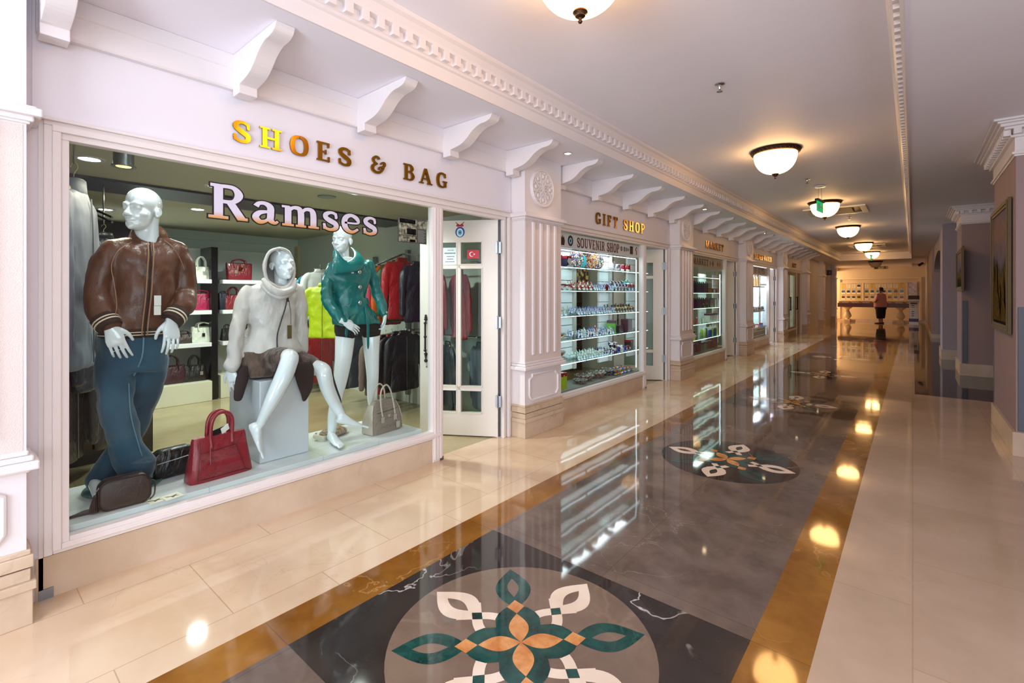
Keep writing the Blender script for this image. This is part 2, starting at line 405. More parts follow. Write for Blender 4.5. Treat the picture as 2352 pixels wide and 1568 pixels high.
for i, cy in enumerate(cents):
    c = (XM, cy); big = (i % 2 == 0); z = .0004
    md = sempty('trim_%d' % (i+1), (XM, cy, 0)); md.name = 'floor_medallion'; md['kind'] = 'structure'
    bm = BM(); disc(bm, c, RM, 0); ob('disc', bm, M_BROWN if big else M_BLACK, md)
    bw, bg, bo = BM(), BM(), BM()
    core = []
    def band(bm_, ang, pts, wd, zz):
        ca, sa = math.cos(ang), math.sin(ang); q = smoothpts(pts, 5); L, R = [], []
        for k2, p in enumerate(q):
            u0 = q[max(k2-1, 0)]; u1 = q[min(k2+1, len(q)-1)]; tx, ty = u1[0]-u0[0], u1[1]-u0[1]; l = math.hypot(tx, ty) or 1
            for S_, sg in ((L, 1), (R, -1)):
                s_, w_ = p[0]-ty/l*wd*sg, p[1]+tx/l*wd*sg; S_.append((c[0]+s_*ca-w_*sa, c[1]+s_*sa+w_*ca))
        for k2 in range(len(q)-1): flatpoly(bm_, [L[k2], L[k2+1], R[k2+1], R[k2]], zz)
    for k in range(4):
        a = k*PI/2; d = a+PI/4
        # ivory loops on the straight axes, their two strands crossing under small green squares
        petal_ring(bw, c, a, .215, .490, .086, .060, z)
        for sg in (1, -1): band(bw, a, [(.300, .058*sg), (.270, .030*sg), (.238, .0), (.195, -.036*sg), (.150, -.056*sg), (.100, -.062*sg)], .0215, z+.0002+(.0001 if sg > 0 else 0))
        diamond(bg, c, a, .236, .031, .028, z+.0006)
        # green loops on the diagonals
        petal_ring(bg, c, d, .200, .494, .080, .054, z+.0002)
        for s_, w_ in ((.140, -.092), (.172, -.078), (.198, -.055), (.215, -.030), (.215, .030), (.198, .055), (.172, .078), (.140, .092)):
            core.append((c[0]+s_*math.cos(d)-w_*math.sin(d), c[1]+s_*math.sin(d)+w_*math.cos(d)))
        core.append((c[0]+.128*math.cos(d+PI/4), c[1]+.128*math.sin(d+PI/4)))
        diamond(bo, c, d, .212, .044, .038, z+.0010)
        leaf(bo, c, d, .0, .166, .040, z+.0012)
    for k in range(len(core)): flatpoly(bg, [c, core[k], core[(k+1) % len(core)]], z+.0007)
    ob('ivory_loop', bw, M_WHITEM, md); ob('green_loop', bg, M_GREEN, md); ob('orange_petal', bo, M_ROSSO, md)
# ---- ceilings
bm = BM(); box(bm, -2.262, -.03, -3.2, 23.3, ZC, ZC+.12)
ceil = struct('ceiling', bm, M_CEIL)
bm = BM(); box(bm, -2.96, -2.262, -3.2, 23.3, ZS, ZS+.38); box(bm, -2.96, -.03, 23.3, YEND+.2, ZS, ZS+.38); box(bm, -7.5, -2.96, 27.3, YEND+.2, ZS, ZS+.38)
ob('shop_soffit', bm, M_CEIL, ceil)
bm = BM(); box(bm, -.03, 3.4, -3.2, YEND+.2, ZR, ZR+.26); ob('right_aisle_ceiling', bm, M_CEIL, ceil)
# cornices along the raised ceiling: fascia, bead, dentils, stepped crown
def cornice(name, x, s, zl, zt, y0, y1, prof):
    """x fascia plane, s=+1 projects to +x, -1 to -x"""
    bm = BM(); h = zt-zl
    pts = [(0, 0), (prof*.12, 0), (prof*.12, h*.30), (prof*.25, h*.33), (prof*.22, h*.40), (prof*.3, h*.42), (prof*.3, h*.60), (prof*.62, h*.64), (prof*.62, h*.72), (prof*.8, h*.84), (prof, h*.90), (prof, h*.999), (0, h*.999)]
    prism(bm, pts, lambda a, b: (x+s*a, y0, zl+b), (0, y1-y0, 0))
    o = struct(name, bm, M_TRIM)
    bm = BM(); y = y0+.05
    while y < y1-.05:
        box(bm, min(x+s*prof*.28, x+s*prof*.62), max(x+s*prof*.28, x+s*prof*.62), y, y+.042, zl+h*.42, zl+h*.64)
        y += .095
    ob('dentil_band', bm, M_TRIM, o)
    return o
cornice('trim_1', -2.262, 1, ZS, ZC, -3.2, 23.3, .10)
cornice('trim_2', -.028, -1, ZR-.02, ZC, -3.2, 23.3, .085)
bm = BM(); box(bm, -2.25, -.04, 23.24, 23.299, ZS+.004, ZC-.1); box(bm, -2.25, -.04, 23.19, 23.299, ZC-.1, ZC-.001); struct('trim_3', bm, M_TRIM)
# ---- left wall: bays between the pilasters
gl = []
wl = None
def facade(i):
    """bay i: plaster over the shop front, marble plinth under the window, moulded frame, mullion, door jambs"""
    ys = Y0-PITCH+.69+i*PITCH; ye = Y0+i*PITCH
    g0, g1 = ys+.10, ys+2.25          # glass
    m1 = ys+2.355                     # mullion end
    d1 = ys+3.08                      # door opening end
    return ys, ye, g0, g1, m1, d1
bm = BM()
for i in range(5):
    ys, ye, g0, g1, m1, d1 = facade(i)
    box(bm, -3.06, XF, ys-.02, ye+.02, 2.13, ZS)
for i in range(-1, 7):            # piers behind the pilasters
    y = Y0+i*PITCH; box(bm, -3.3, -2.95, y, y+.69, 0, ZS)
box(bm, -3.3, -2.95, -3.2, Y0-PITCH+.01, 0, ZS)
box(bm, -3.3, -2.94, Y0+4*PITCH+.69, 27.42, 0, ZS)
wall_left = struct('wall_left', bm, M_WALL)
# upper frieze band under the soffit
bm = BM()
for i in range(5):
    ys, ye, g0, g1, m1, d1 = facade(i)
    prism(bm, [(0, 2.49), (.035, 2.49), (.042, 2.50), (.042, 2.598), (.050, 2.604), (.050, ZS-.001), (0, ZS-.001)], lambda a, b: (XF+a, ys-.01, b), (0, ye-ys+.02, 0))
ob('frieze_band', bm, M_TRIM, wall_left)
glass_rects = []
for i in range(5):
    ys, ye, g0, g1, m1, d1 = facade(i)
    wn = sempty('window_%d' % (i+1), (XF, (g0+g1)/2, .25))
    # plinth
    if i < 4:
        bm = BM(); box(bm, -3.08, XF-.002, ys-.01, g1+.055, 0, .185); ob('marble_plinth', bm, M_BASE, wn)
    # moulded frame swept around the opening (3 stepped rings)
    bm = BM()
    zt, zb = 2.045, .245
    for (o, t, d) in ((.085, .030, .010), (.058, .030, .022), (.030, .030, .006)):
        ya, yb = g0-o, g1+.10
        za, zz = zb-o*.65, zt+o
        box(bm, XF-.05, XF+d, ya, ya+t-.0006, za, zz-t)             # left upright
        box(bm, XF-.05, XF+d, ya, d1+o*1.9, zz-t+.0004, zz)         # head over window and door
        box(bm, XF-.05, XF+d*.9, ya+t, yb-.03, za, za+t*.8)         # sill
        box(bm, XF-.05, XF+d, d1+o*1.9-t, d1+o*1.9, 0, zz-t)        # right jamb
    box(bm, XF-.02, XF+.028, ys-.0, ye, 2.118, 2.133)
    ob('moulded_frame', bm, M_FRAME, wn, bevel=.003)
    bm = BM()
    box(bm, XF-.06, XF+.004, g1-.001, m1, 0, zt+.02)
    for k, (a, b) in enumerate(((.012, .03), (.04, .055), (.066, .09))):
        box(bm, XF-.05, XF+.012, g1+a, g1+b, .02, zt)
    ob('mullion', bm, M_FRAME, wn, bevel=.003)
    bm = BM(); box(bm, XF-.055, XF-.002, ys, g0-.085, 0, 2.118); box(bm, XF-.055, XF-.002, d1+.155, ye, 0, 2.118); box(bm, XF-.075, XF-.045, d1, d1+.06, 0, 2.06)
    ob('jamb_board', bm, M_FRAME, wn)
    bm = BM(); box(bm, XF-.055, XF+.003, ys+.0, g0-.052, 0, .045); box(bm, XF-.055, XF+.003, d1+.10, ye-.01, 0, .045); box(bm, XF-.06, XF+.006, m1-.035, m1+.004, 0, .03)
    ob('steel_kick_strip', bm, M_STEEL, wn)
    if i < 4:
        bm = BM(); box(bm, XF-.034, XF-.026, g0-.004, g1+.004, zb-.004, zt+.004); ob('glass_pane', bm, M_GLASS, wn)
    glass_rects.append((g0, g1, zb, zt))
# ---- pilasters
def pilaster(y):
    x = -2.78
    t = sempty('pilaster', (x, y+.34, 0)); tag(t, kind='structure')
    ya, yb = y+.04, y+.64
    bm = BM()
    box(bm, -2.96, x, ya, yb, .3, ZS)
    ob('shaft', bm, M_TRIM, t)
    # recessed pink stucco field behind four raised ribs
    bm = BM(); box(bm, x-.01, x+.0015, ya+.01, yb-.01, .71, 2.04); ob('stucco_field', bm, M_STUCCO, t)
    for k in range(4):
        yy = ya+.105+k*.12
        bm = BM(); box(bm, x-.002, x+.018, yy, yy+.036, .77, 2.035); ob('rib', bm, M_TRIM, t, bevel=.004)
    bm = BM()
    def band(zlist, m, o=0):
        for (z0, z1, pr) in zlist: box(bm, -2.95, x+pr, ya-pr, yb+pr, z0, z1)
    band([(2.045, 2.058, .012), (2.055, 2.078, .022), (2.075, 2.108, .045), (2.106, 2.118, .03)], None)
    ob('capital_moulding', bm, M_TRIM, t, bevel=.006)
    bm = BM(); band([(.62, .635, .012), (.633, .668, .038), (.668, .69, .022), (.69, .71, .008)], None)
    ob('rail_moulding', bm, M_TRIM, t, bevel=.007)
    # raised panel moulding with clipped corners
    bm = BM(); a0, a1, b0, b1, c = ya+.065, yb-.065, .345, .585, .045
    outl = [(a0+c, b0), (a1-c, b0), (a1-c*.4, b0+c*.4), (a1, b0+c), (a1, b1-c), (a1-c, b1-c*.4), (a1-c, b1), (a0+c, b1), (a0+c, b1-c*.6), (a0, b1-c), (a0, b0+c), (a0+c*.4, b0+c*.4)]
    pts = [V(x+.004, p, q) for p, q in outl]
    for k in range(len(pts)): tube(bm, [pts[k], pts[(k+1) % len(pts)]], .0105, n=8, round_caps=True)
    ob('panel_moulding', bm, M_TRIM, t, smooth=True)
    bm = BM(); box(bm, -2.96, x+.018, ya-.018, yb+.018, 0, .145); box(bm, -2.96, x+.028, ya-.028, yb+.028, .145, .178); box(bm, -2.96, x+.012, ya-.012, yb+.012, .178, .228)
    box(bm, -2.96, x+.02, ya-.02, yb+.02, .235, .285); box(bm, -2.96, x+.012, ya-.012, yb+.012, .285, .305)
    ob('marble_base', bm, M_BASE, t, bevel=.003)
    # round carved medallion
    bm = BM(); cz = 2.378; cyy = y+.305; R = .185
    lathe(bm, [(R, 0), (R, .016), (R*.96, .026), (R*.90, .026), (R*.87, .014), (0.001, .014)], (x, cyy, cz), 40, axis='x')
    for k in range(8):
        a = k*PI/4; q = V(x+.018, cyy+R*.62*math.cos(a), cz+R*.62*math.sin(a))
        ball(bm, q, (.012, .022, .022), 8, 6)
        for s in (-1, 1):
            pp = [V(x+.018, cyy+R*rr*math.cos(a+s*aa), cz+R*rr*math.sin(a+s*aa)) for rr, aa in ((.25, .0), (.42, .22), (.60, .36), (.78, .30), (.80, .12))]
            tube(bm, pp, .007, n=6, k=3)
        pp = [V(x+.018, cyy+R*rr*math.cos(a+.39), cz+R*rr*math.sin(a+.39)) for rr in (.1, .3)]
        tube(bm, pp, [.012, .006], n=6, round_caps=True)
    ball(bm, (x+.018, cyy, cz), (.014, .024, .024), 12, 8)
    ob('carved_medallion', bm, M_TRIM, t, smooth=True)
    return t
for i in range(-1, 7):
    pilaster(Y0+i*PITCH)
# ---- curved brackets under the soffit
def bracket_mesh():
    bm = BM()
    o = [(0, 0), (0, -.24), (.05, -.24), (.085, -.225), (.085, -.18), (.17, -.165), (.24, -.135), (.30, -.09), (.36, -.055), (.42, -.045), (.48, -.04), (.515, -.02), (.535, 0)]
    # profile: (distance from the wall, height below soffit)
    s = smoothpts([(.085, -.185), (.20, -.165), (.27, -.13), (.33, -.085), (.40, -.055), (.46, -.05), (.51, -.035), (.535, -.001)], 4)
    pts = [(0, -.001), (0, -.232), (.088, -.232)]+s
    prism(bm, pts, lambda a, b: (a, -.048, b), (0, .096, 0))
    me = ob('ceiling_bracket', bm, M_TRIM, bevel=.003); return me
br0 = None; yb_ = .31; n = 0
places = ['first', 'second', 'third', 'fourth', 'fifth']
shops = ['the shoe and bag shop', 'the gift shop', 'the market', 'the silver and watch shop', 'the last shop']
def nearest_bay(y):
    for i in range(5):
        ys, ye = Y0-PITCH+.69+i*PITCH, Y0+i*PITCH
        if y < ye+.62: return i, y < ye
    return 4, True
cnt = {}
while yb_ < 19.2:
    if br0 is None: br0 = o = bracket_mesh()
    else: o = br0.copy(); C.objects.link(o)
    o.location = (-2.90, yb_, ZS)
    b, inb = nearest_bay(yb_); cnt[b] = cnt.get(b, 0)+1
    tag(o, 'white curved ceiling bracket over %s, %s from the near end' % (shops[b], ['first', 'second', 'third', 'fourth', 'fifth', 'sixth'][cnt[b]-1]), 'bracket', 'curved brackets under the shop soffit')
    yb_ += PITCH/5
# ---- soffit downlights over the pilasters
def downlight(name, c, label, r=.045, m=M_LEDO, group=None, rim=M_CHROME):
    t = thing(name, label, 'downlight', c, group)
    bm = BM(); lathe(bm, [(r*.62, -.001), (r*.7, -.006), (r, -.006), (r, 0)], c, 24); ob('rim', bm, rim, t, smooth=True)
    bm = BM(); lathe(bm, [(r*.02, -.0045), (r*.6, -.0045), (r*.62, -.001), (r*.1, -.001)], c, 20); ob('bulb', bm, m, t)
    return t
for i in range(-1, 5):
    y = Y0+i*PITCH+.34
    downlight('downlight', (-2.50, y, ZS), ['small soffit downlight over the nearest pilaster, partly out of the frame', 'small chrome downlight over the pilaster beside the shoe shop door', 'small chrome downlight over the pilaster beside the gift shop door', 'small chrome downlight over the pilaster beside the market door', 'small chrome downlight over the pilaster beside the silver shop door', 'small chrome downlight over the pilaster after the last shop'][i+1], group='soffit downlights over the pilasters')
    l = spot('downlight_beam', (-2.50, y, ZS-.012), 19, (1, .68, .46), 100, .8, rot=(0, math.radians(-14), 0))
for i in (5, 6): spot('downlight_beam', (-2.50, Y0+i*PITCH+.34, ZS-.012), 14, (1, .55, .28), 100, .8, rot=(0, math.radians(-14), 0))
# ---- the ceiling lamps
def lamp(c, label, lit=True, bs=1.0):
    t = thing('ceiling_lamp', label, 'lamp', c, 'bronze rimmed dome lamps along the corridor ceiling')
    bm = BM(); lathe(bm, [(.10, 0), (.245, 0), (.252, -.012), (.245, -.02), (.240, -.034), (.226, -.045), (.212, -.048), (.10, -.048)], c, 48)
    for k in range(36):
        a = 2*PI*k/36; tube(bm, [V(c[0]+.247*math.cos(a), c[1]+.247*math.sin(a), c[2]-.012), V(c[0]+.236*math.cos(a+.09), c[1]+.236*math.sin(a+.09), c[2]-.036)], .005, n=5)
    ob('bronze_rim', bm, M_BRONZE, t, smooth=True)
    bm = BM(); pr = [(.214*math.cos(a)**.8 if a < PI/2-.01 else .01, -.046-.215*math.sin(a)) for a in [PI/2*k/12 for k in range(13)]]
    lathe(bm, pr, c, 40); ob('glass_dome', bm, M_DOME if lit else mat('unlit dome', 'cbbca6', .4), t, smooth=True)
    bm = BM(); lathe(bm, [(.004, -.252), (.034, -.256), (.036, -.266), (.026, -.276), (.024, -.284), (.010, -.292), (.008, -.300), (.011, -.306), (.008, -.314), (.001, -.318)], c, 20); ob('finial', bm, M_BRONZE, t, smooth=True)
    if lit: point('lamp_glow', (c[0], c[1], c[2]-.30), 0, (1, .6, .3))
    return t
LX = -1.165
lampy = [1.93, 5.92, 9.80, 13.65, 18.3, 22.4]
for k, y in enumerate(lampy):
    lamp((LX if k else -1.20, y, ZC), ['bronze rimmed dome ceiling lamp cut by the top of the frame', 'large lit dome lamp, second from the camera', 'lit dome lamp behind the hanging green sign, third from the camera', 'lit dome lamp fourth from the camera', 'lit dome lamp fifth from the camera, beside the second air vent', 'lit dome lamp sixth from the camera, behind the far hanging sign'][k])
lamp((-1.16, 24.3, ZS), 'unlit dome ceiling lamp beyond the raised ceiling, farthest of the row', lit=False)
# ---- sprinklers and smoke detector
def sprinkler(c, label):
    t = thing('sprinkler', label, 'sprinkler', c, 'ceiling sprinklers')
    bm = BM(); lathe(bm, [(.035, 0), (.035, -.006), (.012, -.012), (.010, -.04), (.006, -.045)], c, 16); ob('escutcheon', bm, M_CHROME, t, smooth=True)
    bm = BM(); tube(bm, [V(c[0], c[1], c[2]-.035), V(c[0], c[1], c[2]-.055)], .005, n=6); ob('glass_bulb', bm, mat('red bulb', 'b03030', .2), t)
    bm = BM(); lathe(bm, [(.001, -.056), (.022, -.056), (.022, -.060), (.001, -.060)], c, 12); ob('deflector', bm, M_CHROME, t)
sprinkler((-1.12, 3.78, ZC), 'small red and chrome sprinkler head on the ceiling before the second lamp')
sprinkler((-1.12, 7.69, ZC), 'small pale sprinkler head on the ceiling between second and third lamps')
sprinkler((-1.0, 12.0, ZC), 'tiny sprinkler head on the ceiling just past the first air vent')
# ---- air conditioning cassettes
def vent(c, label):
    t = thing('ceiling_vent', label, 'air vent', c, 'square ceiling air vents')
    x, y, z = c; h = .48
    bm = BM()
    for (a, b, cc, d) in ((-h, h, -h, -h+.09), (-h, h, h-.09, h), (-h, -h+.09, -h+.09, h-.09), (h-.09, h, -h+.09, h-.09)): box(bm, x+a, x+b, y+cc, y+d, z-.02, z)
    ob('frame', bm, M_WHITE, t, bevel=.004)
    bm = BM(); box(bm, x-h+.08, x+h-.08, y-h+.08, y+h-.08, z-.006, z-.002); ob('dark_slot', bm, M_BLACKP, t)
    bm = BM(); box(bm, x-.27, x+.27, y-.27, y+.27, z-.026, z-.008); ob('centre_panel', bm, mat('grille beige', 'b9a98c', .5), t, bevel=.01)
vent((-1.12, 10.95, ZC), 'square ceiling air vent behind the third dome lamp')
vent((-1.15, 19.6, ZC), 'square ceiling air vent behind the fifth dome lamp, the farther one')
# ---- hanging exit signs on rods
def exit_sign(c, label, ang, w=.34, h=.15):
    t = thing('exit_sign', label, 'sign', (c[0], c[1], c[2]))
    bm = BM(); lathe(bm, [(.07, 0), (.07, -.012), (.01, -.02)], c, 24); ob('ceiling_rose', bm, M_WHITE, t, smooth=True)
    bm = BM()
    for s in (-.02, .02): tube(bm, [V(c[0]+s, c[1], c[2]-.01), V(c[0]+s, c[1], c[2]-.2)], .003, n=6)
    ob('chain', bm, M_CHROME, t)
    bm = BM(); d = V(math.cos(ang), math.sin(ang), 0); nn = V(-math.sin(ang), math.cos(ang), 0)
    obox(bm, V(c[0], c[1], c[2]-.215), d*(w/2+.01), nn*.025, V(0, 0, .015)); ob('housing', bm, M_BLACKP, t, bevel=.005)
    bm = BM(); obox(bm, V(c[0], c[1], c[2]-.23-h/2), d*w/2, nn*.004, V(0, 0, h/2)); ob('green_panel', bm, emat('exit green', '2fbf6a', .8), t)
    bm = BM()
    for s in (1, -1):
        q = V(c[0], c[1], c[2]-.23-h/2)+nn*(.0055*s)
        obox(bm, q-d*.08, d*.03, nn*.0006, V(0, 0, .045)); obox(bm, q+d*.03, d*.045, nn*.0006, V(0, 0, .008))
        obox(bm, q+d*.11+V(0, 0, .0), d*.008, nn*.0006, V(0, 0, .03)); obox(bm, q+d*.11+V(0, 0, .0), d*.028, nn*.0006, V(0, 0, .006)); obox(bm, q+d*.11+V(0, 0, .042), d*.009, nn*.0006, V(0, 0, .009))
    ob('pictogram', bm, M_WHITE, t)
exit_sign((-1.05, 8.33, ZC), 'green exit sign seen edge-on, hanging in front of the third dome lamp', math.radians(84))
exit_sign((-1.14, 21.4, ZC), 'thin hanging exit sign seen edge-on before the sixth dome lamp', math.radians(86))
# ---- right side: walls, pillars with crowns
bm = BM(); box(bm, 3.3, 3.45, -3.2, YEND+.2, 0, ZR); struct('wall_right', bm, M_PILLAR)
def crown(name, x0, y0, y1, parent):
    bm = BM()
    for (z0, z1, pr) in ((2.50, 2.515, .012), (2.515, 2.535, .026), (2.535, 2.55, .012), (2.655, 2.675, .035), (2.72, 2.74, .075), (2.74, 2.765, .10), (2.765, 2.782, .12), (2.782, ZR, .145)):
        box(bm, x0-pr, 3.3, y0-pr, y1+pr, z0, z1)
    box(bm, x0-.008, 3.3, y0-.008, y1+.008, 2.52, 2.72)
    o = ob('crown_moulding', bm, M_TRIM, parent, bevel=.004)
    bm = BM(); y = y0-.02
    while y < y1+.02: box(bm, x0-.075, x0-.03, y, y+.045, 2.675, 2.722); y += .1
    x = x0-.02
    while x < 3.2: box(bm, x, x+.045, y0-.075, y0-.03, 2.675, 2.722); x += .1
    ob('dentil_band', bm, M_TRIM, parent)
def pillar(name, x0, y0, y1, base=.2):
    p = sempty(name, (x0+.2, (y0+y1)/2, 0))
    bm = BM(); box(bm, x0, 3.3, y0, y1, 0, ZR-.001); ob('pillar_body', bm, M_PILLAR, p)
    bm = BM(); box(bm, x0-.022, 3.3, y0-.022, y1+.022, 0, base); ob('marble_base', bm, M_BASE, p, bevel=.003)
    crown(name, x0, y0, y1, p); return p
p1 = pillar('right_pillar', .66, 5.76, 7.14)
p2 = pillar('right_pillar', .62, 10.86, 11.9)
bm = BM()
for (a, b, pa) in ((.66, 5.76, p1), (.62, 10.86, p2)):
    bm = BM(); box(bm, a+.01, a+.075, b-.012, b, .21, 1.24); ob('corner_guard', bm, mat('slate grey guard', '565a62', .5), pa, bevel=.004)
bm = BM(); box(bm, .655, .668, 7.14, 7.152, .2, 1.2); ob('corner_guard', bm, _mc['slate grey guard'], p1)
# far right wall with an arched recess
bm = BM()
box(bm, .47, 3.3, 13.3, 14.3, 0, ZR); box(bm, .45, .75, 19.5, YEND, 0, ZR)
arch = [(14.3, 2.02)]+[(16.9-2.6*math.cos(a), 2.02+.45*math.sin(a)) for a in [PI*k/16 for k in range(1, 16)]]+[(19.5, 2.02), (19.5, ZR), (14.3, ZR)]
prism(bm, arch, lambda a, b: (.50, a, b), (.2, 0, 0))
wr = struct('wall_right_far', bm, mat('lavender plaster', 'a79ca6', .7))
bm = BM(); box(bm, .45, 3.3, 13.28, 14.32, 0, .2); box(bm, .435, .76, 19.48, YEND, 0, .12); struct('baseboard_right', bm, M_BASE)
# ---- end wall and the far hall on the left
bm = BM(); box(bm, -7.4, 3.4, YEND, YEND+.15, 0, ZS+.2); struct('wall_back', bm, mat('cream wall', 'd9c4a0', .6))
bm = BM(); box(bm, -7.5, -7.35, 27.4, YEND+.1, 0, ZS+.1); struct('wall_far_left', bm, _mc['cream wall'])
bm = BM(); box(bm, -3.2, .45, YEND-.03, YEND, 0, .10); struct('baseboard_back', bm, M_BASE)
bm = BM(); box(bm, -7.8, -3.3, 27.3, 27.42, 0, ZS); struct('wall_left_return', bm, M_WALL)
# hall around the camera: side wall of the entrance
bm = BM(); box(bm, -7.85, -7.75, -3.3, 22, 0, 3.1); struct('wall_shops_back', bm, mat('shop back wall', 'd9e2da', .5))
# entrance glazing surround behind the viewer
bm = BM(); box(bm, -7.8, -2.95, -3.35, -3.2, 0, 3.1); box(bm, -2.95, 3.4, -3.35, -3.2, 2.75, 3.1); box(bm, 1.9, 3.4, -3.35, -3.2, 0, 2.75); struct('wall_entrance', bm, M_WALL)
